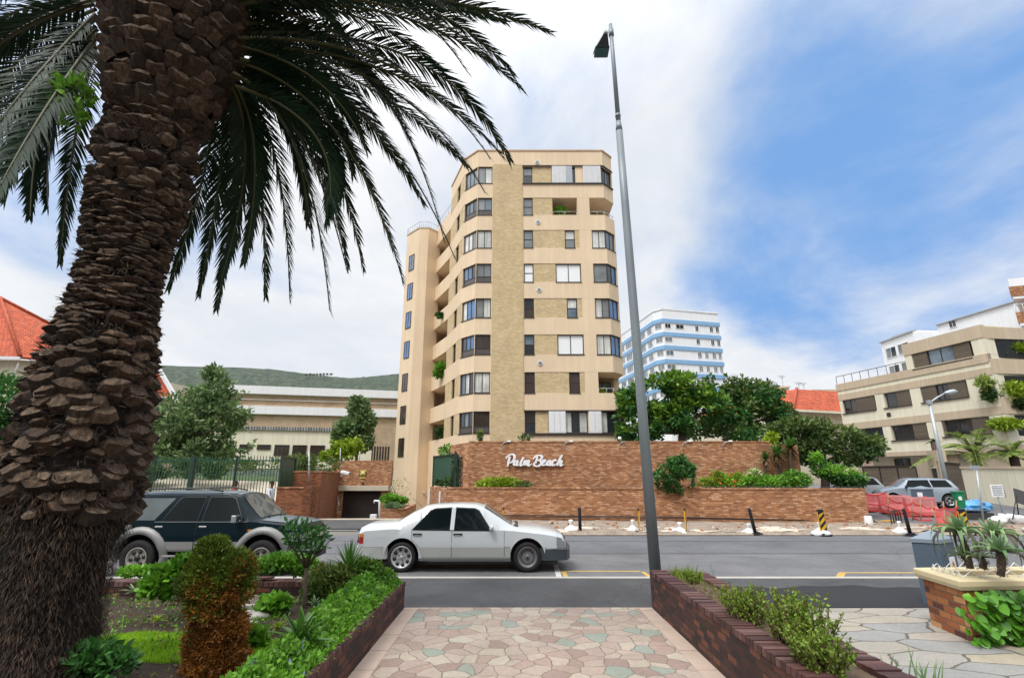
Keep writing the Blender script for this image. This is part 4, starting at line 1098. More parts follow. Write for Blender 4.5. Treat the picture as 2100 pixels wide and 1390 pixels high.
# ------------------------------------------------------------------ vehicles
def apply_mods(o):
    dg = bpy.context.evaluated_depsgraph_get(); dg.update()
    me = bpy.data.meshes.new_from_object(o.evaluated_get(dg)); o.modifiers.clear(); o.data = me
from mathutils.bvhtree import BVHTree
class Car:
    def __init__(s, root, st, paint, wheels, wr, arch_r, arch_in=.52):
        s.root, s.st, s.paint = root, sorted(st), paint
        mb = MB(); ns = 16; s.fine = []
        xs = sorted(set([q[0] for q in s.st] + [round(s.st[0][0] + (s.st[-1][0]-s.st[0][0])*i/46, 3) for i in range(47)]))
        for x in xs:
            h = s.sec(x); ring = [(x, y, z) for y, z in h] + [(x, -y, z) for y, z in h[-2:0:-1]]
            s.fine.append(ring)
        vs = [p for r_ in s.fine for p in r_]; nr = len(s.fine[0]); fs = []
        for i in range(len(xs)-1):
            for k in range(nr):
                k2 = (k+1) % nr; fs.append((i*nr+k, (i+1)*nr+k, (i+1)*nr+k2, i*nr+k2))
        fs.append(tuple(range(nr))); e = (len(xs)-1)*nr; fs.append(tuple(e+k for k in range(nr))[::-1])
        mb.add(vs, fs)
        o = mb.build('body', [paint, M['black']], root, uv=False)
        cut = MB()
        for wx in wheels:
            for sd_ in (-1, 1):
                y0, y1 = (arch_in, 1.3) if sd_ > 0 else (-1.3, -arch_in)
                cut.lathe([(arch_r, y0), (arch_r, y1)], (wx, 0, wr+.02), 'y', 36)
        co = cut.build('cutter', M['black'], None, uv=False)
        bm_ = o.modifiers.new('b', 'BOOLEAN'); bm_.operation = 'DIFFERENCE'; bm_.object = co; bm_.solver = 'EXACT'
        apply_mods(o)
        me_c = co.data; bpy.data.objects.remove(co); bpy.data.meshes.remove(me_c)
        me = o.data
        for p in me.polygons:
            c = p.center
            for wx in wheels:
                if math.hypot(c.x-wx, c.z-wr-.02) < arch_r+.004 and abs(c.y) > arch_in-.02 and math.hypot(c.x-wx, c.z-wr-.02) > 0 and abs(p.normal.y) < .5: p.material_index = 1
                if math.hypot(c.x-wx, c.z-wr-.02) < arch_r*.99 and abs(abs(c.y)-arch_in) < .02: p.material_index = 1
            p.use_smooth = True
        me.set_sharp_from_angle(angle=R(32))
        s.body = o
        s.bvh = BVHTree.FromPolygons([v.co for v in me.vertices], [tuple(p.vertices) for p in me.polygons])
    def skin(s, x, z):
        h = s.bvh.ray_cast(V((x, -3, z)), V((0, 1, 0)))[0]
        return max(s.side(x, z), -h.y if h else 0)
    def at(s, x):
        st = s.st
        if x <= st[0][0]: return st[0]
        for a, b in zip(st, st[1:]):
            if x <= b[0]:
                t = (x-a[0])/(b[0]-a[0]); return tuple(p+(q-p)*t for p, q in zip(a, b))
        return st[-1]
    def sec(s, x):
        _, zb, wl, wb, zbe, wt, zt = s.at(x)
        hi = zt - zbe
        c = min(.07, hi*.4)
        return [(0, zb), (wl*.9, zb), (wl, zb+.07), ((wl+wb)/2+.022, zb+(zbe-zb)*.55), (wb, zbe), (wt+.028, zt-c), (wt-.05, zt-c*.22), (wt*.5, zt+.006), (0, zt+.012)]
    def side(s, x, z):
        h = s.sec(x)[1:7]
        for (y0, z0), (y1, z1) in zip(h, h[1:]):
            if z <= z1 or (y1, z1) == h[-1]:
                t = 0 if z1 == z0 else max(0, min(1, (z-z0)/(z1-z0))); return y0+(y1-y0)*t
        return h[-1][0]
    def topz(s, x, y):
        h = s.sec(x)[5:][::-1]; y = abs(y)
        for (y0, z0), (y1, z1) in zip(h, h[1:]):
            if y <= y1: return z0+(z1-z0)*(y-y0)/max(1e-6, y1-y0)
        return h[-1][1]
    def patch(s, x0, x1, lo, hi, off=.005, nx=10, nz=6, sd_=-1):
        f = lambda q, x: q(x) if callable(q) else q
        vs = []; 
        for i in range(nx+1):
            x = x0+(x1-x0)*i/nx
            for j in range(nz+1):
                z = f(lo, x)+(f(hi, x)-f(lo, x))*j/nz
                vs.append((x, sd_*(s.side(x, z)+off), z))
        fs = []
        for i in range(nx):
            for j in range(nz):
                a = i*(nz+1)+j; q = (a, a+nz+1, a+nz+2, a+1); fs.append(q if sd_ < 0 else q[::-1])
        return vs, fs
    def side_part(s, name, mat, x0, x1, lo, hi, off=.005, parent=None, sides=(-1, 1), nx=10, nz=6):
        out_ = []
        for sd_ in sides:
            mb = MB(); mb.add(*s.patch(x0, x1, lo, hi, off, nx, nz, sd_), 0, True)
            out_.append(mb.build(name, mat, parent or s.root, uv=False))
        return out_
    def poly(s, name, mat, pts, off=.006, parent=None, sides=(-1, 1)):
        out_ = []
        for i, sd_ in enumerate(sides):
            xs = sorted(set([q[0] for q in pts])); xs = sorted(set(xs + [xs[0]+(xs[-1]-xs[0])*k/16 for k in range(17)]))
            def zr(x):
                zs = []
                for (xa, za), (xb, zb) in zip(pts, pts[1:]+pts[:1]):
                    if min(xa, xb)-1e-9 <= x <= max(xa, xb)+1e-9:
                        zs += [za, zb] if abs(xa-xb) < 1e-9 else [za+(zb-za)*(x-xa)/(xb-xa)]
                return min(zs), max(zs)
            vs = []; n = 14
            for x in xs:
                z0, z1 = zr(x); vs += [(x, sd_*(s.skin(x, z0+(z1-z0)*k/n)+off), z0+(z1-z0)*k/n) for k in range(n+1)]
            fs = [(i*(n+1)+k, (i+1)*(n+1)+k, (i+1)*(n+1)+k+1, i*(n+1)+k+1) for i in range(len(xs)-1) for k in range(n)]
            mb = MB(); mb.add(vs, fs if sd_ < 0 else [f[::-1] for f in fs])
            pr = parent[i] if isinstance(parent, list) else (parent or s.root)
            out_.append(mb.build(name, mat, pr, uv=False))
        return out_
    def screen(s, name, mat, x0, x1, ky=.88, off=.008, n=8, parent=None):
        mb = MB(); vs = []
        for i in range(n+1):
            x = x0+(x1-x0)*i/n; wt = s.at(x)[5]*ky
            sl = (s.topz(x+.01, 0)-s.topz(x-.01, 0))/.02; nz_ = 1/math.hypot(1, sl)
            for j in range(n+1):
                y = -wt+2*wt*j/n; vs.append((x - sl*nz_*off, y, s.topz(x, y)+nz_*off))
        mb.add(vs, [(i*(n+1)+j, (i+1)*(n+1)+j, (i+1)*(n+1)+j+1, i*(n+1)+j+1) for i in range(n) for j in range(n)], 0, True)
        return mb.build(name, mat, parent or s.root, uv=False)
    def wheel(s, x, wr, yo, tw, rim_r, style, sides=(-1, 1)):
        for sd_ in sides:
            o_ = V((x, 0, wr)); mb = MB(); y1 = sd_*yo; y0 = sd_*(yo-tw)
            mb.lathe([(rim_r*.96, y0), (wr*.93, y0), (wr, y0+sd_*.03), (wr, y1-sd_*.03), (wr*.95, y1-sd_*.003), (rim_r*1.06, y1), (rim_r, y1-sd_*.012)], o_, 'y', 36, cap=False)
            w_ = mb.build('wheel', M['black_rubber'], s.root, uv=False)
            mb = MB(); 
            mb.lathe([(0, y1-sd_*.05), (rim_r*.3, y1-sd_*.045), (rim_r*.6, y1-sd_*.055), (rim_r*.88, y1-sd_*.035), (rim_r*.93, y1-sd_*.006), (rim_r*1.02, y1-sd_*.004), (rim_r*1.02, y1-sd_*.1)], o_, 'y', 36, 0, cap=False)
            if style == 'disc':
                mb.lathe([(0, y1-sd_*.022), (rim_r*.20, y1-sd_*.02), (rim_r*.23, y1-sd_*.047)], o_, 'y', 20, 0, cap=False)
                mb.lathe([(0, y1-sd_*.018), (rim_r*.10, y1-sd_*.018), (rim_r*.11, y1-sd_*.025)], o_, 'y', 14, 1)
                mb.lathe([(rim_r*.62, y1-sd_*.05), (rim_r*.66, y1-sd_*.03), (rim_r*.70, y1-sd_*.05)], o_, 'y', 30, 1, cap=False)
            else:
                nh, rr_, hr, hc = {'holes8': (8, .70, .17, .16), 'holes6': (6, .62, .17, .28), 'spoke5': (5, .6, .26, .2)}[style]
                for k in range(nh):
                    a = 2*math.pi*k/nh+.2; c = o_+V((math.cos(a)*rim_r*rr_, 0, math.sin(a)*rim_r*rr_))
                    mb.lathe([(0, y1-sd_*.028), (rim_r*hr, y1-sd_*.028), (rim_r*hr, y1-sd_*.06)], c, 'y', 12, 1)
                mb.lathe([(0, y1-sd_*.015), (rim_r*hc*.8, y1-sd_*.015), (rim_r*hc, y1-sd_*.05)], o_, 'y', 20, 1 if style == 'holes6' else 0)
                for k in range(5):
                    a = 2*math.pi*k/5; c = o_+V((math.cos(a)*rim_r*.32, 0, math.sin(a)*rim_r*.32)); mb.lathe([(0, y1-sd_*.03), (.012, y1-sd_*.03), (.012, y1-sd_*.06)], c, 'y', 6, 1)
            mb.build('rim', [M['rim_'+style], M['black']], w_, uv=False)
M['rim_holes8'] = pm('pale_alloy', (.42,.42,.42), .4, .1, metallic=.3)
M['rim_disc'] = pm('grey_steel_wheel', (.15,.15,.155), .5, .15, metallic=.2)
M['rim_holes6'] = pm('worn_silver_wheel', (.36,.34,.30), .45, .15, metallic=.3)
M['rim_spoke5'] = pm('silver_alloy', (.42,.43,.45), .35, .1, metallic=.5)
M['car_white'] = pm('white_car_paint', (.50,.53,.55), .28, .03, 1.2, 8, 0, coat=.6)
M['car_white_low'] = pm('dusty_white_trim', (.37,.38,.365), .45, .07, 2, 12, 0, coat=.15)
M['car_green'] = pm('dark_blue_green_car_paint', (.003,.012,.017), .25, .12, 2, 10, 0, coat=.04, spec=.15)
M['car_roofdust'] = pm('faded_dark_paint', (.06,.09,.105), .3, .15, 3, 14, 0, coat=.3)
M['car_silver_trim'] = pm('silver_cladding', (.24,.24,.235), .45, .08, 2, 15, 0, metallic=.1)
M['car_grey'] = pm('light_blue_grey_car_paint', (.30,.35,.41), .3, .06, 2, 10, 0, metallic=.2, coat=.3)
M['car_dark_roof'] = pm('dark_grey_car_roof', (.06,.07,.08), .4, .1, 2, 10, 0, coat=.05)
M['car_glass'] = glass_mat('tinted_car_glass', (.006,.010,.011), .05, spec=.10)
M['car_glass_lt'] = glass_mat('car_windscreen_glass', (.075,.095,.10), .03, .5, spec=.5)
M['chrome'] = pm('chrome', (.6,.62,.64), .15, .02, bmp=0, metallic=1)
M['lamp_clear'] = glass_mat('clear_lamp_glass', (.17,.19,.21), .08)
M['lamp_red'] = glass_mat('red_lamp_glass', (.32,.02,.015), .12)
M['lamp_amber'] = glass_mat('amber_lamp_glass', (.60,.20,.02), .12)

def seam(c, x0, x1, lo, hi):   # dark shut-line underneath a panel
    return c.side_part('door_gap', M['black'], x0-.008, x1+.008, (lambda x: (lo(x) if callable(lo) else lo)-.008), (lambda x: (hi(x) if callable(hi) else hi)+.004), .0022)

# --- white saloon
rt = thing('parked_car', 'old white four door saloon parked at the near kerb, its wheels not matching', 'car')
ST = [(-2.43,.50,.66,.70,.66,.62,.74), (-2.38,.36,.76,.80,.80,.70,.93), (-2.25,.30,.82,.84,.86,.74,.985), (-1.70,.26,.85,.86,.90,.76,1.015), (-1.58,.25,.855,.865,.90,.74,1.04), (-1.20,.24,.86,.87,.90,.69,1.27), (-.98,.23,.865,.87,.90,.665,1.365), (-.72,.22,.87,.87,.90,.66,1.405), (-.2,.22,.87,.87,.895,.66,1.425), (.20,.22,.87,.87,.89,.655,1.412), (.40,.22,.87,.87,.885,.655,1.37), (.75,.22,.87,.87,.88,.70,1.16), (1.08,.22,.87,.87,.865,.745,.965), (1.16,.22,.868,.868,.855,.73,.945), (1.7,.24,.86,.86,.80,.72,.89), (2.05,.28,.845,.84,.745,.70,.825), (2.20,.32,.81,.80,.70,.66,.765), (2.26,.42,.74,.74,.62,.62,.68)]
c = Car(rt, ST, M['car_white'], (-1.40, 1.40), .315, .385)
fd = [(-.25,.88), (.585,.875), (.565,.92), (.30,1.275), (.22,1.325), (-.22,1.345)]
rd = [(-1.185,.90), (-.335,.885), (-.32,1.345), (-.70,1.325), (-.80,1.28)]
for nm, x0, x1, lo in (('door', -.285, .88, .245), ('door', -1.19, -.295, lambda x: max(.245, .315+math.sqrt(max(0, .43**2-(x+1.40)**2)) if x < -.97 else .245))):
    seam(c, x0, x1, lo, .865)
    dr = c.side_part('door', M['car_white'], x0, x1, lo, .868, .0052, nx=18)
    lowp = c.side_part('door_trim', M['car_white_low'], x0+.002, x1-.002, lo, (lambda x, lo=lo: max(.525, lo(x)+.002) if callable(lo) else .525), .014, parent=None, nx=14)
    for d_, sd_, tr in zip(dr, (-1, 1), lowp):
        adopt(tr, d_)
        hx = x0+.13; mb = MB(); y = sd_*(c.side(hx, .80)+.012)
        mb.obox((hx, y, .80), (.20, .035, .03)); mb.obox((hx-.01, y-sd_*.004, .778), (.11, .03, .03), None, 1)
        mb.build('handle', [M['black'], M['car_white']], d_)
    c.poly('window_frame', M['black'], [(p[0]+(.012 if p[0] > (x0+x1)/2 else -.012), p[1]+(.02 if p[1] > 1.1 else -.014)) for p in (fd if x1 > 0 else rd)], .009, parent=dr)
    c.poly('pane', M['car_glass'], fd if x1 > 0 else rd, .014, parent=dr)
c.poly('pillar_trim', M['car_white'], [(-.335,.89), (-.245,.885), (-.225,1.35), (-.318,1.35)], .018)
c.side_part('side_trim', M['car_white_low'], .895, 1.02, .245, .525, .011); c.side_part('side_trim', M['car_white_low'], -2.36, -1.82, .34, .525, .010); 
c.side_part('side_trim', M['car_white_low'], 1.79, 1.83, .50, .525, .010)
mb = MB()
for sd_ in (-1, 1):
    mb.add(*c.patch(-2.40, -1.80, .525, .535, .014, 6, 1, sd_)); mb.add(*c.patch(.89, 1.0, .525, .535, .014, 3, 1, sd_))
mb.build('rub_strip', M['chrome'], rt, uv=False)
c.screen('windscreen', M['car_glass_lt'], 1.05, .42, .90); c.screen('rear_window', M['car_glass_lt'], -1.56, -.98, .92)
mb = MB(); mb.add(*c.patch(1.05, 1.25, .84, .86, .004, 3, 1, -1)); 
c2 = MB(); c2.box(1.07, 1.20, -.66, .66, .93, .962); c2.build('wiper_cowl', M['black'], rt, bevel=.01)
for sd_ in (-1, 1):
    mb = MB(); mb.add(*c.patch(2.055, 2.235, lambda x: .515+.0*(x), lambda x: .735-.2*(x-2.055), .008, 6, 3, sd_), 0, True)
    y0, y1 = (.48, .80)
    mb.add([(2.245, sd_*.79, .515), (2.268, sd_*.48, .515), (2.262, sd_*.48, .675), (2.235, sd_*.775, .69)], [(0,1,2,3) if sd_ > 0 else (3,2,1,0)])
    mb.build('headlight', M['lamp_clear'], rt, uv=False)
    mb = MB(); mb.add(*c.patch(-2.425, -2.27, .60, .80, .008, 4, 2, sd_), 0); mb.add([(-2.432, sd_*.76, .60), (-2.44, sd_*.40, .60), (-2.42, sd_*.40, .80), (-2.40, sd_*.77, .80)], [(0,1,2,3) if sd_ < 0 else (3,2,1,0)], 0)
    mb.add(*c.patch(-2.40, -2.28, .735, .80, .011, 3, 1, sd_), 1)
    mb.build('tail_light', [M['lamp_red'], M['lamp_amber']], rt, uv=False)
def ubump(pts, z0, z1, th, mat, name, root, sgn=1):
    o_ = [(x, y) for x, y in pts] + [(x, -y) for x, y in pts[::-1]]
    i_ = [(x-sgn*th, y*.93) for x, y in pts] + [(x-sgn*th, -y*.93) for x, y in pts[::-1]]
    mb = MB(); n = len(o_); vs = [(p[0],p[1],z) for z in (z0, z1) for p in o_] + [(p[0],p[1],z) for z in (z0, z1) for p in i_]
    fs = []
    for k in range(n-1): fs += [(k, k+1, n+k+1, n+k), (2*n+k+1, 2*n+k, 3*n+k, 3*n+k+1), (n+k, n+k+1, 3*n+k+1, 3*n+k), (k+1, k, 2*n+k, 2*n+k+1)]
    fs += [(0, n, 3*n, 2*n), (n-1, 3*n-1, 4*n-1, 2*n-1)]
    mb.add(vs, fs); o = mb.build(name, mat, root, uv=False, sharp=40); return o
ubump([(1.80,.872), (2.10,.86), (2.28,.79), (2.37,.55), (2.40,.2)], .25, .50, .13, M['car_bumper'] if 'car_bumper' in M else M.setdefault('car_bumper', pm('dark_grey_bumper', (.035,.045,.055), .45, .1)), 'bumper', rt)
ubump([(1.82,.876), (2.11,.864), (2.29,.795), (2.38,.555), (2.41,.2)], .47, .495, .02, M['chrome'], 'bumper_trim', rt)
ubump([(-1.85,.875), (-2.25,.86), (-2.42,.78), (-2.50,.5), (-2.52,.2)], .28, .52, .13, M['car_white_low'], 'bumper', rt, -1)
mb = MB(); mb.box(2.25, 2.285, -.42, .42, .52, .70); mb.build('grille', M['black'], rt); mb = MB()
for k in range(5): mb.box(2.284, 2.293, -.40, .40, .54+.03*k, .55+.03*k)
mb.build('grille_bars', M['chrome'], rt)
for sd_ in (-1, 1):
    mb = MB(); mb.lathe([(0, -.05), (.05, -.045), (.075, 0), (.07, .04), (0, .05)], (.60, sd_*.965, .935), 'x', 14); mb.tube([(.62, sd_*.88, .90), (.60, sd_*.95, .92)], .022, 6); mb.build('wing_mirror', M['car_white'], rt, bevel=0)
c.wheel(-1.40, .315, .855, .2, .228, 'holes8'); c.wheel(1.40, .315, .855, .2, .215, 'disc')
mb = MB(); mb.add(*c.patch(-1.98, -1.78, .73, .85, .004, 4, 3, 1 if False else -1), 0); mb.build('fuel_flap', M['car_white'], rt, uv=False)
mb = MB(); mb.tube([(-1.05, -.45, 1.36), (-1.3, -.42, 1.55)], .004, 5); mb.build('aerial', M['black'], rt)
mb = MB(); mb.box(-2.3, 2.1, -.5, .5, .16, .26); mb.build('underbody', M['black'], rt)
rt.location = (at_z(959, 1172, 0).x - .07, 12.02+.86, 0)

# --- dark four wheel drive
rt = thing('parked_car', 'dark blue green four wheel drive with silver wheel arches, partly behind the palm trunk', 'car')
ST = [(-2.25,.62,.74,.76,1.05,.66,1.50), (-2.18,.50,.80,.81,1.10,.63,1.63), (-1.9,.46,.82,.82,1.115,.61,1.68), (-1.0,.45,.825,.825,1.12,.61,1.715), (0,.45,.825,.825,1.115,.61,1.71), (.42,.45,.825,.825,1.11,.60,1.69), (.62,.45,.825,.825,1.105,.60,1.645), (.85,.45,.825,.825,1.10,.645,1.41), (1.13,.45,.825,.825,1.09,.70,1.155), (1.2,.46,.822,.822,1.075,.72,1.135), (1.75,.48,.815,.81,1.02,.70,1.085), (1.98,.50,.80,.79,.97,.68,1.03), (2.06,.54,.77,.76,.90,.64,.95), (2.09,.58,.72,.72,.84,.6,.88)]
c = Car(rt, ST, M['car_green'], (-1.315, 1.315), .37, .475, .48)
c.screen('roof_panel', M['car_roofdust'], -2.1, .55, 1.0, .010, 10)
bo = c.screen('bonnet', M['car_roofdust'], 1.20, 2.0, 1.02, .010, 10)
for nm, x0, x1, lo in (('door', -.155, .93, .50), ('door', -1.10, -.17, lambda x: max(.50, .39+math.sqrt(max(0, .53**2-(x+1.315)**2)) if x < -.78 else .50))):
    seam(c, x0, x1, lo, 1.085); dr = c.side_part('door', M['car_green'], x0, x1, lo, 1.088, .0055, nx=18)
    tr = c.side_part('door_trim', M['car_silver_trim'], x0+.003, x1-.003, lo, (lambda x, lo=lo: max(.70, lo(x)+.002) if callable(lo) else .70), .016, nx=14)
    for d_, sd_, t_ in zip(dr, (-1, 1), tr):
        adopt(t_, d_); hx = x0+.14; mb = MB(); mb.obox((hx, sd_*(c.side(hx, 1.0)+.012), 1.0), (.17, .03, .04)); mb.build('handle', M['chrome'], d_, bevel=.008)
    P_ = [(-.055,1.115), (.60,1.115), (.80,1.13), (.52,1.56), (.44,1.60), (-.03,1.60)] if x1 > 0 else [(-.93,1.12), (-.17,1.115), (-.14,1.60), (-.60,1.60), (-.68,1.57)]
    c.poly('window_frame', M['black'], [(p[0]+(.015 if p[0] > (x0+x1)/2 else -.015), p[1]+(.018 if p[1] > 1.3 else -.014)) for p in P_], .009, parent=dr)
    c.poly('pane', M['car_glass'], P_, .014, parent=dr)
c.poly('rear_quarter_window', M['car_glass_lt'], [(-2.02,1.13), (-1.10,1.13), (-.80,1.58), (-1.95,1.58)], .006)
c.side_part('belt_trim', M['chrome'], -1.08, .9, 1.092, 1.104, .012)
c.screen('windscreen', M['car_glass_lt'], 1.11, .63, .92); c.screen('rear_window', M['car_glass'], -2.24, -2.17, .9)
for sd_ in (-1, 1):
    mb = MB()
    for wx in (-1.315, 1.315):
        n = 16; vs = []
        for i in range(n+1):
            a = R(-14) + (math.pi+R(28))*i/n
            for r_, o_ in ((.465, .02), (.465, .075), (.53, .085), (.60, .05), (.615, .004)):
                x = wx+math.cos(a)*r_; z = .39+math.sin(a)*r_; vs.append((x, sd_*(c.side(x, max(z, .46))+o_), z))
        fs = [(i*5+k, i*5+k+1, (i+1)*5+k+1, (i+1)*5+k) for i in range(n) for k in range(4)]
        mb = MB(); mb.add(vs, fs if sd_ > 0 else [f[::-1] for f in fs], 0, True); mb.build('wheel_arch_flare', M['car_silver_trim'], rt, uv=False)
    mb = MB(); mb.add(*c.patch(1.86, 2.085, .70, .885, .010, 4, 3, sd_), 0, True); mb.add([(2.10, sd_*.73, .70), (2.115, sd_*.42, .70), (2.105, sd_*.42, .87), (2.085, sd_*.72, .87)], [(0,1,2,3) if sd_ > 0 else (3,2,1,0)]); mb.build('headlight', M['lamp_clear'], rt, uv=False)
    mb = MB(); mb.obox((1.0, sd_*(c.side(1.0, .93)+.012), .93), (.07, .02, .035)); mb.build('indicator', M['lamp_amber'], rt)
    mb = MB(); mb.obox((.74, sd_*.97, 1.17), (.10, .22, .15)); mb.tube([(.80, sd_*.84, 1.12), (.76, sd_*.93, 1.14)], .025, 6); mb.build('wing_mirror', M['chrome'], rt, bevel=.03)
    mb = MB(); mb.box(-.75, .78, min(sd_*.86, sd_*.93), max(sd_*.86, sd_*.93), .40, .44); mb.build('side_step', M['car_silver_trim'], rt, bevel=.01)
ubump([(1.88,.86), (2.08,.84), (2.20,.74), (2.24,.45), (2.25,.2)], .44, .68, .16, M['chrome'], 'bumper', rt)
ubump([(1.95,.80), (2.12,.78), (2.19,.6), (2.21,.2)], .28, .435, .16, M['black'], 'bumper_valance', rt)
ubump([(-1.95,.87), (-2.25,.85), (-2.36,.74), (-2.40,.3)], .46, .66, .14, M['chrome'], 'bumper', rt, -1)
mb = MB(); mb.box(2.08, 2.115, -.42, .42, .70, .88); mb.build('grille', M['chrome'], rt)
mb = MB(); mb.lathe([(0, 0), (.075, 0), (.07, -.012), (0, -.014)], (-1.62, -(c.side(-1.62, .98)), .98), 'y', 18); mb.build('fuel_cap', M['car_silver_trim'], rt)
c.wheel(-1.315, .37, .875, .25, .215, 'holes6'); c.wheel(1.315, .37, .875, .25, .215, 'holes6')
mb = MB(); mb.box(-2.1, 1.9, -.5, .5, .30, .5); mb.build('underbody', M['black'], rt)
mb = MB()
for y in (-.35, .25): mb.tube([(1.18, y, 1.165), (.98, y+.45, 1.29)], .012, 5)
mb.build('wiper', M['black'], rt)
for sd_ in (-1, 1): MB().tube([(-1.9, sd_*.54, 1.72), (-1.85, sd_*.54, 1.76), (-.2, sd_*.54, 1.785), (.15, sd_*.54, 1.72)], .016, 6).build('roof_rail', M['black'], rt)
rt.location = (at_z(400, 1184, 0).x, 11.50+.85, 0)

# --- small grey hatchback in the side street
def hatch(label, paint, roof, loc, rz, grp=None):
    rt = thing('parked_car', label, 'car')
    ST = [(-1.78,.40,.70,.74,.82,.60,.90), (-1.72,.30,.80,.82,.90,.63,1.06), (-1.55,.24,.83,.83,.93,.60,1.28), (-1.38,.22,.84,.84,.94,.585,1.36), (-.6,.2,.84,.84,.935,.58,1.40), (.2,.2,.84,.84,.925,.57,1.385), (.42,.2,.84,.84,.92,.575,1.33), (.70,.2,.84,.84,.91,.645,1.12), (.92,.2,.84,.84,.90,.70,.975), (1.0,.2,.84,.84,.875,.72,.95), (1.5,.24,.83,.82,.80,.68,.87), (1.72,.3,.79,.78,.70,.62,.78), (1.80,.38,.70,.70,.58,.55,.64)]
    c = Car(rt, ST, paint, (-1.235, 1.235), .305, .37)
    c.screen('roof_panel', roof, -1.4, .36, .98, .008, 8)
    for q in ([(-1.50,.965), (-.62,.955), (-.58,1.30), (-1.32,1.30)], [(-.56,.955), (.62,.945), (.34,1.29), (-.52,1.31)]): c.poly('side_window', M['car_glass'], q, .006)
    c.screen('windscreen', M['car_glass_lt'], .90, .43, .92); c.screen('rear_window', M['car_glass'], -1.70, -1.42, .9)
    seam(c, -.55, .60, .30, .90); c.side_part('door', paint, -.55, .60, .30, .90, .0055)
    for sd_ in (-1, 1):
        mb = MB(); mb.add(*c.patch(-1.775, -1.66, .60, .82, .010, 3, 3, sd_), 0, True); mb.build('tail_light', M['lamp_red'], rt, uv=False)
        mb = MB(); mb.add(*c.patch(1.50, 1.70, .58, .74, .010, 3, 3, sd_), 0, True); mb.build('headlight', M['lamp_clear'], rt, uv=False)
        mb = MB(); mb.lathe([(0,-.06),(.06,-.04),(.075,0),(.06,.04),(0,.06)], (.62, sd_*.94, .96), 'x', 12); mb.build('wing_mirror', M['black'], rt)
    ubump([(-1.55,.84), (-1.76,.80), (-1.86,.6), (-1.88,.2)], .26, .56, .14, paint, 'bumper', rt, -1); ubump([(1.5,.84), (1.74,.80), (1.85,.55), (1.88,.2)], .22, .48, .14, paint, 'bumper', rt)
    c.wheel(-1.235, .305, .83, .19, .2, 'spoke5'); c.wheel(1.235, .305, .83, .19, .2, 'spoke5')
    mb = MB(); mb.box(-1.88-.0, -1.868, -.26, .26, .40, .52); mb.build('number_plate', M['white_frame'], rt)
    rt.location = loc; rt.rotation_euler = (0, 0, rz); rt.scale = (1, 1, 1.05); return rt
p = at_y(1886, 990, 27.6); hatch('small grey hatchback with dark roof parked in the side street, behind the red nets', M['car_grey'], M['car_dark_roof'], (p.x, 28.2, gz(p.x, 28.2)+.06), R(180-16))
p = at_y(1736, 990, 29.5); hatch('white car mostly hidden by the end of the low brick wall', M['car_white'], M['car_white'], (p.x, 29.8, gz(p.x+1, 29.8)+.06), R(180-4))

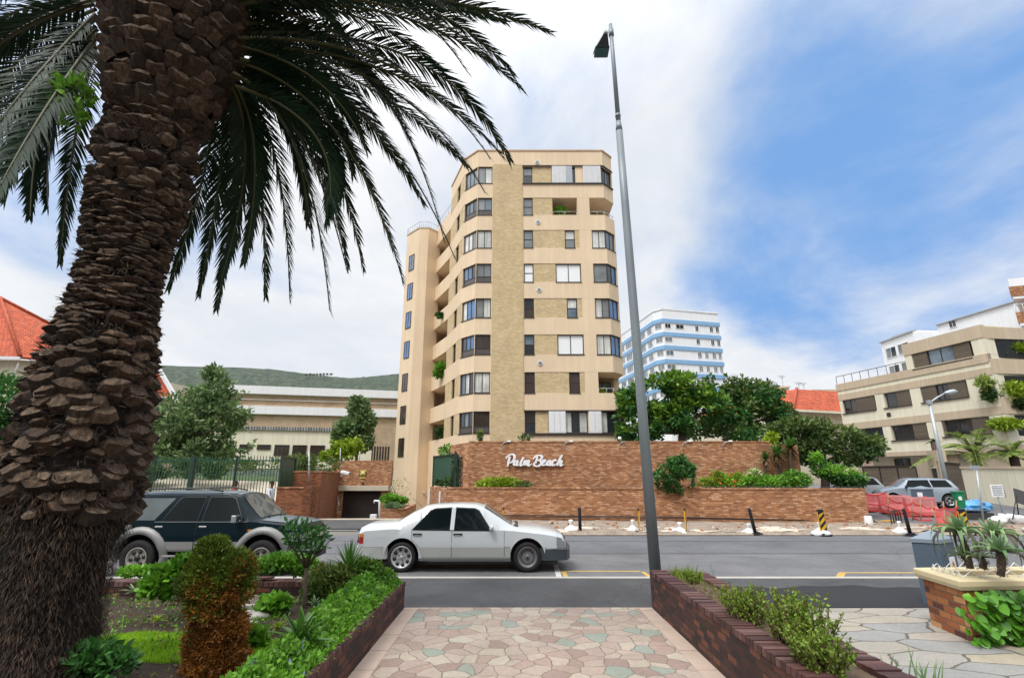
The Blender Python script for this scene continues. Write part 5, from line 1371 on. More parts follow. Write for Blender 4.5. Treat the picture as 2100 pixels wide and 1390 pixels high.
# ------------------------------------------------------------------ people on the far footway
def skin_fig(joints, edges, name, mat, parent, sub=2):
    me = bpy.data.meshes.new(name); me.from_pydata([j[:3] for j in joints], edges, [])
    o = bpy.data.objects.new(name, me); COL.objects.link(o)
    md = o.modifiers.new('skin', 'SKIN'); md.use_smooth_shade = True
    for i, j in enumerate(joints):
        sv = me.skin_vertices[0].data[i]; sv.radius = (j[3], j[4] if len(j) > 4 else j[3]); sv.use_root = (i == 0)
    md2 = o.modifiers.new('sub', 'SUBSURF'); md2.levels = sub; md2.render_levels = sub
    apply_mods(o); o.data.materials.clear(); o.data.materials.append(mat)
    for p in o.data.polygons: p.use_smooth = True
    adopt(o, parent); return o
def person(label, loc, rz, shirt, trousers):
    t = thing('person', label, 'person')
    # facing +x, mid-stride; body in one surface
    J = [(0,0,.95,.15,.11), (0,0,1.15,.13,.10), (0,0,1.36,.17,.11), (.01,0,1.48,.07,.06), (.02,0,1.56,.055,.055), (.035,0,1.64,.075,.085), (.03,0,1.73,.07,.085),
         (0,.17,1.42,.055), (-.10,.24,1.16,.043), (.03,.25,.93,.032), (.07,.245,.84,.035,.022), (0,-.17,1.42,.055), (.10,-.24,1.16,.043), (.27,-.24,.98,.032), (.34,-.235,.92,.035,.022),
         (0,.09,.86,.09), (.16,.10,.50,.062), (.10,.10,.10,.042), (.24,.11,.04,.04,.035), (0,-.09,.86,.09), (-.02,-.10,.50,.062), (-.22,-.10,.13,.042), (-.12,-.11,.04,.04,.035)]
    E = [(0,1),(1,2),(2,3),(3,4),(4,5),(5,6),(2,7),(7,8),(8,9),(9,10),(2,11),(11,12),(12,13),(13,14),(0,15),(15,16),(16,17),(17,18),(0,19),(19,20),(20,21),(21,22)]
    b = skin_fig(J, E, 'body', M['skin_dark'], t)
    g = .018
    S = [(0,0,.93,.155+g,.115+g), (0,0,1.15,.14+g,.10+g), (0,0,1.36,.175+g,.112+g), (.005,0,1.465,.09,.075), (0,.17,1.42,.068), (-.10,.24,1.16,.058), (.0,.25,.985,.047), (0,-.17,1.42,.068), (.10,-.24,1.16,.058), (.22,-.24,1.03,.047)]
    skin_fig(S, [(0,1),(1,2),(2,3),(2,4),(4,5),(5,6),(2,7),(7,8),(8,9)], 'shirt', shirt, t)
    Q = [(0,0,.95,.16,.12), (0,.09,.86,.108), (.16,.10,.50,.08), (.105,.10,.13,.062), (0,-.09,.86,.108), (-.02,-.10,.50,.08), (-.21,-.10,.16,.062)]
    skin_fig(Q, [(0,1),(1,2),(2,3),(0,4),(4,5),(5,6)], 'trousers', trousers, t)
    mb = MB(); mb.lathe([(.088, .0), (.092, .04), (.075, .085), (.04, .105), (0, .11)], (.018, 0, 1.685), 'z', 16); o = mb.build('hair', M['hair'], t, uv=False)
    mb = MB()
    for sd_ in (-1, 1): mb.lathe([(0,-.02),(.03,-.01),(.035,.01),(0,.02)], (.02, sd_*.088, 1.655), 'y', 8)
    mb.tube([(.105, 0, 1.675), (.135, 0, 1.645), (.11, 0, 1.635)], [.012, .02, .012], 6)
    mb.build('ears_and_nose', M['skin_dark'], t, uv=False)
    mb = MB()
    for sd_ in (-1, 1): mb.lathe([(0,-.012),(.013,0),(0,.012)], (.103, sd_*.036, 1.68), 'x', 8)
    mb.tube([(.105, -.03, 1.60), (.112, 0, 1.598), (.105, .03, 1.60)], .006, 5, 0)
    mb.build('eyes_and_mouth', M['hair'], t, uv=False)
    hb_ = MB()
    for hx, hy, hz, d in ((.07,.245,.84, V((.15,0,-1))), (.34,-.235,.92, V((.8,0,-.5)))):
        d.normalize(); s_ = V((-d.z, 0, d.x))
        for k in range(4):
            p = V((hx,hy,hz))+d*.03+s_*(.026-.017*k); L_ = (.07,.08,.075,.06)[k]
            hb_.tube([p, p+d*L_*.5, p+d*L_*.85+V((.0,-.012 if hy>0 else .012,-.006))], [.0095,.009,.007], 6)
        p = V((hx,hy,hz))-d*.01+s_*.03; hb_.tube([p, p+s_*.025+d*.03, p+s_*.028+d*.06], [.011,.010,.008], 6)
    hb_.build('fingers', M['skin_dark'], t, uv=False)
    sh = MB()
    for fx, fy in ((.18,.11), (-.16,-.11)): sh.obox((fx, fy, .045), (.27, .10, .07))
    sh.build('shoe', M['black'], t, bevel=.03)
    t.location = loc; t.rotation_euler = (0, 0, rz); return t
p = at_y(557, 994, 22.3); person('man in pale grey long sleeved top and blue trousers walking along the far footway', (p.x, 22.3, .07), R(-12), M['shirt'], M['jeans'])
p = at_y(482, 994, 22.9); person('person in reddish top behind the dark wagon, only the head showing over its roof', (p.x, 22.9, .07), R(5), M['shirt_red'], M['black'])
# ------------------------------------------------------------------ main lamp post (near, behind the right planter)
lp = thing('street_lamp', 'tall grey steel lamp post rising in front of the beige tower', 'street lamp', (2.37, 9.0, .09))
b0 = V((2.37, 9.0, .05)); b1 = V((2.20, 9.0, 11.75))
mb = MB(); 
def ax(t): return b0.lerp(b1, t)
mb.tube([ax(0), ax(.30), ax(.62), ax(.765)], [.097, .086, .076, .071], 20); mb.tube([ax(.765), ax(.785)], [.072, .052], 20); mb.tube([ax(.785), ax(.93), ax(1)], [.050, .044, .04], 16)
mb.lathe([(0, 0), (.04, 0), (.035, .03), (0, .045)], b1, 'z', 12)
mb.build('pole', M['galv'], lp, uv=False)
mb = MB(); mb.tube([ax(.80)-V((0,0,.06)), ax(.80)], [.058,.058], 16); mb.tube([ax(.975), ax(.99)], [.058, .058], 14); mb.build('collar', M['galv'], lp, uv=False)
# lantern reaching out over the road
h0 = ax(.99)+V((-.10, .03, 0))
sec = [(0, .04, .05), (.10, .06, .06), (.36, .14, .09), (.42, .17, .12), (.60, .18, .13), (.72, .13, .10)]
vs = []
for y, hw, hh in sec:
    c = h0+V((-.03*y, y, -.02)); vs += [c+V((-hw, 0, 0)), c+V((hw, 0, 0)), c+V((hw*.75, 0, hh)), c+V((-hw*.75, 0, hh))]
mb = MB(); n = len(sec)
mb.add(vs, [(4*i+k, 4*i+(k+1)%4, 4*i+4+(k+1)%4, 4*i+4+k) for i in range(n-1) for k in range(4)] + [(3,2,1,0), (4*n-4,4*n-3,4*n-2,4*n-1)])
hd_ = mb.build('lamp_head', [M['galv_light']], lp, uv=False)
mb = MB()
def under(y0, y1, sc, dz0, dz1, mi):
    def hwf(y):
        for a, b in zip(sec, sec[1:]):
            if y <= b[0]: return a[1]+(b[1]-a[1])*(y-a[0])/(b[0]-a[0])
        return sec[-1][1]
    q = []
    for y in (y0, y1):
        c = h0+V((-.03*y, y, -.025)); hw = hwf(y)*sc
        q += [(c+V((-hw, 0, 0)), c+V((hw, 0, 0)))]
    (a, b), (c_, d) = q
    t = [a+V((.0,0,-dz0)), b+V((0,0,-dz0)), d+V((0,0,-dz1)), c_+V((0,0,-dz1))]
    mb.add([a, b, d, c_]+t, [(4,5,6,7),(0,1,5,4),(1,2,6,5),(2,3,7,6),(3,0,4,7)], mi)
under(.06, .40, .93, .005, .02, 0); under(.41, .62, .95, .03, .09, 1); under(.621, .71, .95, .09, .02, 1)
mb.build('lens', [M['lamp_dark'], M['lamp_glass']], hd_, uv=False)

# right street lamp in the side street
rl_ = thing('street_lamp', 'slim pale street lamp with curved arm and flat head, in front of the cream building', 'street lamp')
B_ = at_y(1945, 1012, 28.5); T_ = at_y(1906, 826, 28.5)
mb = MB(); mb.tube([(B_.x, 28.5, .4), B_.lerp(T_, .5), T_], [.12, .10, .075], 12); mb.build('pole', M['galv_light'], rl_, uv=False)
a1 = at_y(1922, 815, 28.4); a2 = at_y(1938, 806, 28.2); 
mb = MB(); mb.tube([T_+V((0,0,-.15)), T_+V((0,0,.05)), at_y(1912,822,28.5), a1, a2], [.06,.06,.05,.045,.04], 8); mb.build('arm', M['galv_light'], rl_, uv=False)
a3 = at_y(1963, 802, 28.1); d_ = (a3-a2)
mb = MB(); mb.tube([a2-d_*.08, a2+d_*.15, a2+d_*.45, a2+d_*.8, a3], [.05,.10,.15,.14,.04], 10); o = mb.build('lamp_head', M['galv_light'], rl_, uv=False)
mb = MB(); mb.obox(T_+V((0,0,.02)), (.26,.2,.25)); mb.build('bracket', M['galv_light'], rl_, bevel=.03)

# ------------------------------------------------------------------ right: gate, gatepost, garden wall
gt = thing('driveway_gate', 'wide brown slatted driveway gate under the cream building', 'gate')
a, b = at_y(1768, 957, 42), at_y(1878, 956, 38.5)
mb = MB(); slab(V((a.x,a.y,0)), V((b.x,b.y,0)), .6, a.z, .6, b.z, .08); mb.build('slat_panel', M['slat_brown'], gt)
mb = MB()
for t in (.0, .33, .66, .99):
    p = a.lerp(b, t); mb.box(p.x-.05, p.x+.05, p.y-.06, p.y-.01, .6, p.z+.02)
mb.beam(a+V((0,-.03,.03)), b+V((0,-.03,.03)), .1, .08); mb.build('gate_frame', M['dark_frame'], gt)
gp = thing('gate_post', 'stout cream gate post wall with curved top and dark letterbox niche', 'gate post')
a = at_y(1878, 953, 38.3); b = at_y(1936, 940, 33.6)
bb0 = V((b.x-.4, b.y, 0)); aa0 = V((a.x, a.y, 0)); dd = (bb0-aa0).normalized(); nn = V((dd.y, -dd.x, 0)); L_ = (bb0-aa0).length
za = a.z; mb = MB()
prof_ = [(0, za), (L_*.2, za+.12), (L_*.45, za+.2), (L_*.6, za+.22), (L_*.601, za+.85), (L_*.85, za+.85), (L_, za+.85)]
for (s0, z0), (s1, z1) in zip(prof_, prof_[1:]):
    if s1-s0 < .01: continue
    p, q = aa0+dd*(s0+.0005), aa0+dd*s1
    vs = [p+V((0,0,.3)), q+V((0,0,.3)), q-nn*.45+V((0,0,.3)), p-nn*.45+V((0,0,.3)), p+V((0,0,z0)), q+V((0,0,z1)), q-nn*.45+V((0,0,z1)), p-nn*.45+V((0,0,z0))]
    mb.add(vs, [(0,3,2,1),(4,5,6,7),(0,1,5,4),(1,2,6,5),(2,3,7,6),(3,0,4,7)])
mb.build('wall', M['taupe'], gp)
p = at_plane(1918, 972, aa0, nn); ang = math.atan2(dd.y, dd.x)
mb = MB(); mb.obox(p+nn*.01, (.8,.06,.75), ang); mb.build('letterbox_niche', M['black'], gp); mb = MB(); mb.obox(p+nn*.06+V((0,0,.42)), (.95,.2,.09), ang); mb.build('niche_lintel', M['taupe'], gp)
p = at_plane(1913, 958, aa0, nn); mb = MB(); mb.obox(p+nn*.03, (.25,.06,.25), ang); mb.build('intercom', M['galv'], gp)
pg = thing('pedestrian_gate', 'narrow brown slatted gate between the cream gate post and the long garden wall', 'gate')
a2_ = V((bb0.x+.12, bb0.y+.3, 0)); b2_ = at_y(1967, 955, 32.2); mb = MB(); slab(a2_, V((b2_.x, b2_.y, 0)), .5, b2_.z+.25, .5, b2_.z+.1, .08); mb.build('slat_panel', M['slat_brown'], pg)
mb = MB(); mb.beam(a2_+V((0,-.04,b2_.z+.28)), V((b2_.x, b2_.y-.04, b2_.z+.13)), .1, .08); mb.build('gate_frame', M['dark_frame'], pg)
cw = thing('garden_wall', 'long pale cream garden wall at the far right with a palm behind it', 'wall')
W0 = V((b2_.x+.05, b2_.y, 0)); W1 = at_y(2100, 959, 26.8); W1 = V((W1.x, W1.y, 0)); zt0, zt1 = at_y(1967, 956, 32.2).z, at_y(2100, 959, 26.8).z
W2 = W0 + (W1-W0)*1.8
mb = MB(); slab(W0, W2, .2, zt0-.14, .2, zt1-.14, .3); mb.build('wall', M['cream_light'], cw)
wdir = (W2-W0).normalized(); wnn = V((wdir.y, -wdir.x, 0))
mb = MB(); slab(W0+wnn*.05, W2+wnn*.05, zt0-.137, zt0, zt1-.137, zt1, .4); mb.build('coping', M['taupe'], cw)
for i in range(3):
    p = W0.lerp(W2, .18+.2*i)
mb = MB()
for i in range(2):
    p = W0.lerp(W2, .14+.16*i)+wnn*.03; mb.tube([p+V((0,0,zt0-.2)), p+V((.05,0,.9))], .012, 5)
mb.build('stain_pipe', M['cream_wall'], cw)

# ------------------------------------------------------------------ delineators along the road edge
def delineator(kind):
    t = thing('delineator_post', 'x', 'bollard')
    mb = MB(); mb.prism([(-.20,-.15),(.20,-.15),(.20,.15),(-.20,.15)], .0, .05); mb.prism([(-.13,-.09),(.13,-.09),(.13,.09),(-.13,.09)], .051, .10); mb.build('base', M['black_rubber'], t, bevel=.015)
    if kind == 'round':
        mb = MB(); mb.lathe([(.062,.10),(.058,.5),(.056,.90),(.045,.93),(0,.935)], (0,0,0), 'z', 16); mb.build('post', M['black_rubber'], t, uv=False)
    else:
        mb = MB(); mb.box(-.125, .125, -.022, .022, .10, .90); p_ = mb.build('panel', M['black'], t, bevel=.01)
        mb = MB()
        for sgn in (-1, 1):
            y = sgn*.0245; z = .14
            for i in range(3):
                z0 = .13+.235*i
                q = [(-.105, y, z0), (.105, y, z0+.17), (.105, y, z0+.29), (-.105, y, z0+.12)]
                q = [(x, yy, min(zz, .80)) for x, yy, zz in q]
                mb.add(q, [(0,1,2,3) if sgn < 0 else (3,2,1,0)])
        for sx in (-1, 1): mb.box(sx*.126-.003, sx*.126+.003, -.018, .018, .14, .82)
        mb.build('stripes', M['yellow'], p_, uv=False)
    return t
dr_ = delineator('round'); dp_ = delineator('panel')
lab = {1190: 'upright black post on the road edge, just right of the white saloon', 1032: 'yellow edged panel post half hidden behind the windscreen of the white saloon', 1312: 'yellow edged post seen edge on, just left of the tall lamp post', 1408: 'yellow and black post turned half away, just right of the tall lamp post', 1550: 'black post leaning left, below the round green bush on the wall', 1692: 'yellow and black striped panel facing the road near the end of the brick wall', 1868: 'black post leaning left, beside the grey cabinet and red nets', 1985: 'yellow and black striped panel above the aloe planter'}
first = {'r': dr_, 'p': dp_}
for px, py, kind, rz, tl in ((1190,1095,'r',.3,.0), (1032,1092,'p',1.5,.0), (1312,1094,'p',1.45,-.03), (1408,1096,'p',1.15,.03), (1550,1097,'r',.2,-.16), (1692,1099,'p',.15,-.06), (1868,1099,'r',.4,-.13), (1985,1097,'p',-.1,-.05)):
    p = at_z(px, py, .0); o = first[kind]
    if o is not None: first[kind] = None
    else: o = dup(dr_ if kind == 'r' else dp_, (0,0,0))
    o.location = (p.x, p.y, .002); o.rotation_euler = (0, tl, rz); o['label'] = lab[px]; o['group'] = 'delineator posts along the far road edge'
# sandbags
def sandbag():
    t = thing('sandbag', 'x', 'sandbag')
    rr = random.Random(3); mb = MB(); n = 16; rows_ = []
    prf = [(0,0),(.22,.0),(.27,.05),(.24,.13),(.15,.20),(.07,.27),(.045,.31),(.06,.36),(.085,.45),(.05,.47),(0,.455)]
    vs = []
    for r_, z in prf:
        for k in range(n):
            a = 2*math.pi*k/n; w_ = 1+.16*math.sin(3*a+z*9)+.08*math.sin(7*a+z*20)
            vs.append((math.cos(a)*r_*w_*(1.15 if z < .25 else 1), math.sin(a)*r_*w_*.8, z+(.02*math.sin(5*a) if r_ > .1 else 0)))
    mb.add(vs, [(i*n+k, i*n+(k+1)%n, (i+1)*n+(k+1)%n, (i+1)*n+k) for i in range(len(prf)-1) for k in range(n)], 0, True)
    mb.build('bag', M['white_plastic'], t, uv=False)
    mb = MB(); mb.lathe([(.052,.30),(.058,.31),(.052,.325)], (0,0,0), 'z', 10); mb.build('tie', M['galv_light'], t, uv=False)
    return t
sb = sandbag()
for i, (px, py, rz) in enumerate(((1172,1093,0), (1300,1093,1), (1397,1096,2.2), (1540,1096,.6), (1688,1099,2.9), (1852,1097,.3))):
    p = at_z(px, py, .0); o = sb if i == 0 else dup(sb, (0,0,0)); o.location = (p.x, p.y+.1, .0); o.rotation_euler = (0, 0, rz)
    if i in (2,): o.scale = (1.1,1,.9)
    if i in (3,): o.scale = (1.25,1.1,.8)
    o['label'] = 'white tied sandbag beside the ' + ('black post right of the white saloon', 'edge on yellow post left of the lamp post', 'half turned yellow post right of the lamp post', 'leaning black post below the round bush', 'striped panel near the brick wall end', 'leaning black post beside the red nets')[i]
    o['group'] = 'sandbags at the delineator posts'
for i, (px, py, rz, lb) in enumerate(((2050,1060,.4,'leftmost of the heap'), (2072,1064,1.5,'in the middle of the heap'), (2052,1073,2.4,'lying lowest in the heap, nearest the road'), (2088,1070,.9,'at the right of the heap beside the dark easel'))):
    p = at_y(px, py, 21.6 + .4*(1068-py)/8); o = dup(sb, (p.x, p.y, fz(p.x, p.y)-.02 if p.x < 32 else .3), rz); o.scale = (1, 1, 1); o.rotation_euler = (R(78), 0, rz*2); o.location.z += .17; o['label'] = 'flat white sandbag under the signboard, ' + lb; o['group'] = 'sandbags heaped under the signboard'

# ------------------------------------------------------------------ red safety netting
m, nt_, b, out = new_mat('red_safety_net')
uvn = N(nt_, 'ShaderNodeTexCoord').outputs['Object']; 
b.inputs['Base Color'].default_value = (.62,.045,.04,1); b.inputs['Roughness'].default_value = .6
tr = N(nt_, 'ShaderNodeBsdfTransparent'); mx = N(nt_, 'ShaderNodeMixShader')
n1 = noise_n(nt_, uvn, 2.0, 4); f_ = ramp(nt_, n1, [(.3, (.25,.25,.25)), (.7, (.55,.55,.55))]).outputs[0]
nt_.links.new(f_, mx.inputs[0]); nt_.links.new(tr.outputs[0], mx.inputs[1]); nt_.links.new(b.outputs[0], mx.inputs[2]); nt_.links.new(mx.outputs[0], out.inputs[0])
M['net'] = m
m9 = m.copy(); m9.name = 'bright_red_safety_net'
for e, v in zip([q for q in m9.node_tree.nodes if q.type == 'VALTORGB'][0].color_ramp.elements, (.5, .75)): e.color = (v, v, v, 1)
[q for q in m9.node_tree.nodes if q.type == 'BSDF_PRINCIPLED'][0].inputs['Base Color'].default_value = (.75,.06,.05,1)
M['net_bright'] = m9
m2 = pm('pink_barrier_plastic', (.50,.17,.17), .6, .2, 2, 20, .1); M['pink'] = m2
def net(label, top, bot, Ys, posts, mat='net'):
    t = thing('safety_net', label, 'safety net', group='red safety netting round the excavation')
    mb = MB(); k = 8; T_ = [at_y(px, py, Y) for (px, py), Y in zip(top, Ys)]; B__ = [at_y(px, py, Y) for (px, py), Y in zip(bot, Ys)]
    nn_ = (len(T_)-1)*k; vs = []
    for i in range(nn_+1):
        j = min(i//k, len(T_)-2); u = i/k-j; a = B__[j].lerp(B__[j+1], u); b_ = T_[j].lerp(T_[j+1], u); sag = .10*math.sin(u*math.pi)
        for q in range(6):
            v = q/5; p = a.lerp(b_, v); p = p+V((.05*noise.noise(p*2), .12*noise.noise(p*1.3+V((5,0,0))), -sag*v)); vs.append(p)
    mb.add(vs, [(i*6+q, (i+1)*6+q, (i+1)*6+q+1, i*6+q+1) for i in range(nn_) for q in range(5)], 0, True)
    mb.build('netting', M[mat], t, uv=False)
    mb = MB()
    for q in (0, 2, 5):
        for i in range(0, nn_, 2):
            mb.beam(V(vs[i*6+q])+V((0,-.02,0)), V(vs[(i+2)*6+q])+V((0,-.02,0)), .025, .05)
    mb.build('net_strap', M['red'], t)
    for j in posts:
        mb = MB(); mb.tube([B__[j]+V((0,.05,-.15)), T_[j]+V((.02,.05,.22))], .022, 6); mb.build('stake', M['timber'], t)
net('faded red net stretched from the end of the brick wall towards the parked hatchback', [(1776,1012),(1812,1010),(1824,1020),(1850,1030),(1872,1030)], [(1778,1046),(1812,1050),(1822,1052),(1850,1058),(1872,1060)], [24.5,25,24.3,23.2,23.0], (0, 2, 4), 'net')
net('faded red net sagging between timber stakes beside the leaning black post', [(1872,1028),(1890,1034),(1912,1040)], [(1872,1062),(1890,1068),(1912,1066)], [23.4,22.8,22.6], (1,), 'net')
net('bright red net panel nearest the road, left of the green bin', [(1914,1040),(1938,1040),(1965,1038)], [(1928,1092),(1942,1094),(1962,1090)], [20.6,20.4,20.4], (0, 1, 2), 'net_bright')
# water filled barrier blocks behind the nets
def barrier(label, px, py, Y, rz, s_=1):
    t = thing('traffic_barrier', label, 'barrier', group='pink plastic barrier blocks behind the netting')
    mb = MB(); prf = [(-.28,0),(-.28,.18),(-.14,.40),(-.11,.80),(.11,.80),(.14,.40),(.28,.18),(.28,0)]
    n = len(prf); vs = [(x, y, z) for x in (-.65, .65) for y, z in prf]
    mb.add(vs, [tuple(range(n))[::-1], tuple(range(n, 2*n))] + [(i, (i+1)%n, n+(i+1)%n, n+i) for i in range(n)]); mb.build('block', M['pink'], t, bevel=.03)
    mb = MB(); mb.lathe([(0,.80),(.06,.80),(.06,.84),(0,.84)], (.3,0,0), 'z', 10); mb.build('cap', M['red'], t)
    p = at_y(px, py, Y); t.location = (p.x, Y, gz(p.x, Y)+.08); t.rotation_euler = (0,0,rz); t.scale = (s_,)*3
for q in (('faded pink plastic barrier block nearest the end of the brick wall', 1798, 1040, 26.2, .1), ('faded pink plastic barrier block in front of the hatchback bonnet', 1838, 1045, 25.2, -.3), ('faded pink plastic barrier block right of the timber stake', 1890, 1050, 24.2, -.1)): barrier(*q)

# ------------------------------------------------------------------ bin, bag, sign, easel, cabinets
bn = thing('bin', 'green plastic litter bin hung on a post beside the slim street lamp', 'bin')
c0 = at_y(1967, 1025, 22.5); mb = MB()
W_ = .30; vs = []
for z, w_ in ((-.33, .14), (.30, .18)):
    vs += [c0+V((-w_,-w_*.8,z)), c0+V((w_,-w_*.8,z)), c0+V((w_,w_*.8,z)), c0+V((-w_,w_*.8,z))]
mb.add(vs, [(0,3,2,1),(4,5,6,7),(0,1,5,4),(1,2,6,5),(2,3,7,6),(3,0,4,7)]); mb.build('body', M['bin_green'], bn, bevel=.03)
mb = MB(); mb.obox(c0+V((0,0,.33)), (.40,.33,.07)); mb.build('rim', M['bin_green'], bn, bevel=.02)
mb = MB(); mb.obox(c0+V((-.06,-.145,.08)), (.13,.02,.15)); mb.build('sticker', M['white_frame'], bn)
mb = MB(); mb.tube([V((c0.x+.03, c0.y+.20, .1)), c0+V((.03,.20,.4))], .035, 8); mb.build('post', M['galv'], bn)
bg_ = thing('plastic_bag', 'crumpled blue plastic refuse bag lying on dark rubble right of the green bin', 'bag')
c0 = at_y(2004, 1040, 23.5); mb = MB(); vs = []; n = 22
for i in range(11):
    f_ = math.pi*i/10
    for k in range(n):
        a = 2*math.pi*k/n; d = V((math.sin(f_)*math.cos(a), math.sin(f_)*math.sin(a), math.cos(f_))); r_ = 1+.45*noise.noise(d*2.3)+.22*noise.noise(d*6)
        vs.append(c0+V((d.x*.55*r_, d.y*.4*r_, max(-.22, d.z*.30*r_))))
mb.add(vs, [(i*n+k, (i+1)*n+k, (i+1)*n+(k+1)%n, i*n+(k+1)%n) for i in range(10) for k in range(n)]); mb.build('bag', M['bag_blue'], bg_, uv=False)
ib = thing('low_box', 'low dark weathered box under the blue plastic bag', 'box'); c1 = at_y(2003, 1055, 23.3)
mb = MB(); mb.obox((c1.x, 23.5, (c1.z+fz(min(c1.x,31), 23.5))/2+.0), (1.2,.8,.35)); mb.build('box', pm('weathered_black_plastic', (.05,.05,.05), .7, .3), ib, bevel=.02); mb = MB(); mb.obox((c1.x, 23.5, c1.z+.2), (1.28,.86,.05)); mb.build('lid', M['galv'], ib, bevel=.01)
sp_ = thing('sign_post', 'thin grey pole standing in the footway right of the green bin', 'pole')
a = at_y(2014, 1058, 22.6); b = at_y(2002, 958, 22.6); mb = MB(); mb.tube([V((a.x, 22.6, .1)), b], .035, 8); mb.build('pole', M['galv_light'], sp_); mb = MB(); mb.obox(b+V((-.1,-.04,.0)), (.5,.04,.16), .2); mb.build('sign_plate', M['galv_light'], sp_)
sn = thing('notice_board', 'small white roadworks notice board on a thin stake above the sandbags', 'sign')
c0 = at_y(2045, 1006, 22.2); mb = MB(); mb.obox(c0, (.50,.03,.50), -.1); sbp = mb.build('board', M['white_frame'], sn, bevel=.008)
rr = random.Random(2); mb = MB()
for i in range(6):
    z = .18-.07*i; x = -.19
    while x < .17:
        L_ = rr.uniform(.03, .09); L_ = min(L_, .19-x); mb.obox(c0+V((x+L_/2, -.02+.1*0-(x+L_/2)*.1, z)), (L_, .004, .03), -.1); x += L_+.02
mb.build('lettering', M['galv'], sbp); mb = MB(); mb.tube([V((c0.x+.05, 22.25, .2)), c0+V((0,.03,-.2))], .025, 6); mb.build('stake', M['galv'], sn)
mb = MB(); mb.tube([c0+V((.28,0,.22)), c0+V((.30,0,-.26))], .02, 5); mb.build('frame_bar', M['galv'], sn)
ea = thing('trestle_sign', 'dark folding A frame board cut off by the right edge', 'sign')
c0 = at_y(2092, 1030, 21.8); mb = MB(); Mx = Matrix.Rotation(R(18), 3, 'Y') @ Matrix.Rotation(R(-14), 3, 'X'); mb.obox(c0+V((.2,0,.18)), (.75,.04,.60), Mx); mb.build('board', pm('dark_grey_board', (.06,.06,.065), .5, .2), ea, bevel=.01)
mb = MB(); g0 = at_y(2072, 1064, 21.6); mb.tube([c0+V((-.12,-.05,.3)), V((g0.x, 21.5, g0.z))], .022, 6); mb.tube([c0+V((-.05,.05,.35)), V((g0.x+.75, 22.0, g0.z))], .022, 6); mb.build('leg', M['black'], ea)
def cabinet(label, corner, w1, w2, z0, z1, sl=.16, rz=R(45)):
    t = thing('utility_cabinet', label, 'cabinet', (corner.x, corner.y, z0))
    d1 = V((-math.sin(R(58)), math.cos(R(58)), 0)); d2 = V((math.cos(R(28)), math.sin(R(28)), 0))
    k = corner; q = [k, k+d2*w2, k+d2*w2+d1*w1, k+d1*w1]
    mb = MB(); mb.prism([(p.x, p.y) for p in q], z0, z1); bo_ = mb.build('body', M['grey_box'], t, bevel=.008)
    cx = sum((p for p in q), V((0,0,0)))/4; e = 1.07
    l = [cx+(p-cx)*e for p in q]
    mb = MB(); mb.add([V((p.x,p.y,z1+.004)) for p in l]+[V((p.x,p.y,z1+.06)) for p in l]+[V((cx.x,cx.y,z1+.06+sl))], [(3,2,1,0),(0,1,5,4),(1,2,6,5),(2,3,7,6),(3,0,4,7),(4,5,8),(5,6,8),(6,7,8),(7,4,8)])
    mb.build('lid', M['grey_box_lt'], t)
    return t, k, d1, d2, bo_
# near cabinet
kz1 = 1.40; kk = at_y(1936, 1125, 8.55); kk = V((kk.x, 8.6, 0))
zc1 = at_y(1905, 1115, 8.6).z
t, k, d1, d2, bo_ = cabinet('large grey blue electrical cabinet with peaked lid behind the aloe planter', V((kk.x, 8.62, 0)), .36, .47, .09, zc1, .13)
nn2 = V((d2.y, -d2.x, 0)); pc = k+d2*.28+nn2*.006
zs_ = at_y(1929, 1156, 8.7).z
mb = MB(); mb.obox(pc+V((0,0,zs_)), (.17,.01,.20), math.atan2(d2.y, d2.x)); pl_ = mb.build('warning_plate', M['white_frame'], t)
mb = MB(); a_ = pc+nn2*.008+V((0,0,zs_-.015)); mb.add([a_-d2*.065+V((0,0,-.05)), a_+d2*.065+V((0,0,-.05)), a_+V((0,0,.07))], [(0,1,2)], 0); a_ = a_+nn2*.002
mb.add([a_-d2*.006+V((0,0,.045)), a_-d2*.02+V((0,0,.0)), a_+d2*.002+V((0,0,.003)), a_+d2*.006+V((0,0,.045))], [(0,1,2,3)], 1); mb.add([a_+d2*.016+V((0,0,.01)), a_-d2*.008+V((0,0,.003)), a_+d2*.0+V((0,0,-.035))], [(0,1,2)], 1)
mb.build('warning_triangle', [M['yellow'], M['black']], pl_, uv=False)
# distant cabinet beside the hatchback
kf = at_y(1903, 1020, 25.2); t, k, d1, d2, bo_ = cabinet('small grey electrical cabinet on the far corner in front of the hatchback', V((kf.x, 25.2, 0)), .62, .62, .3, at_y(1903, 1004, 25.2).z, .12)
nn2 = V((d1.y, -d1.x, 0)); pc = k+d1*.25-nn2*.0; pc = k+d1*.28+V((-d1.y, d1.x, 0))*.012
mb = MB(); mb.obox(pc+V((0,0,at_y(1892, 1014, 25.2).z)), (.2,.03,.2), math.atan2(d1.y, d1.x)); mb.build('warning_plate', M['white_frame'], t)
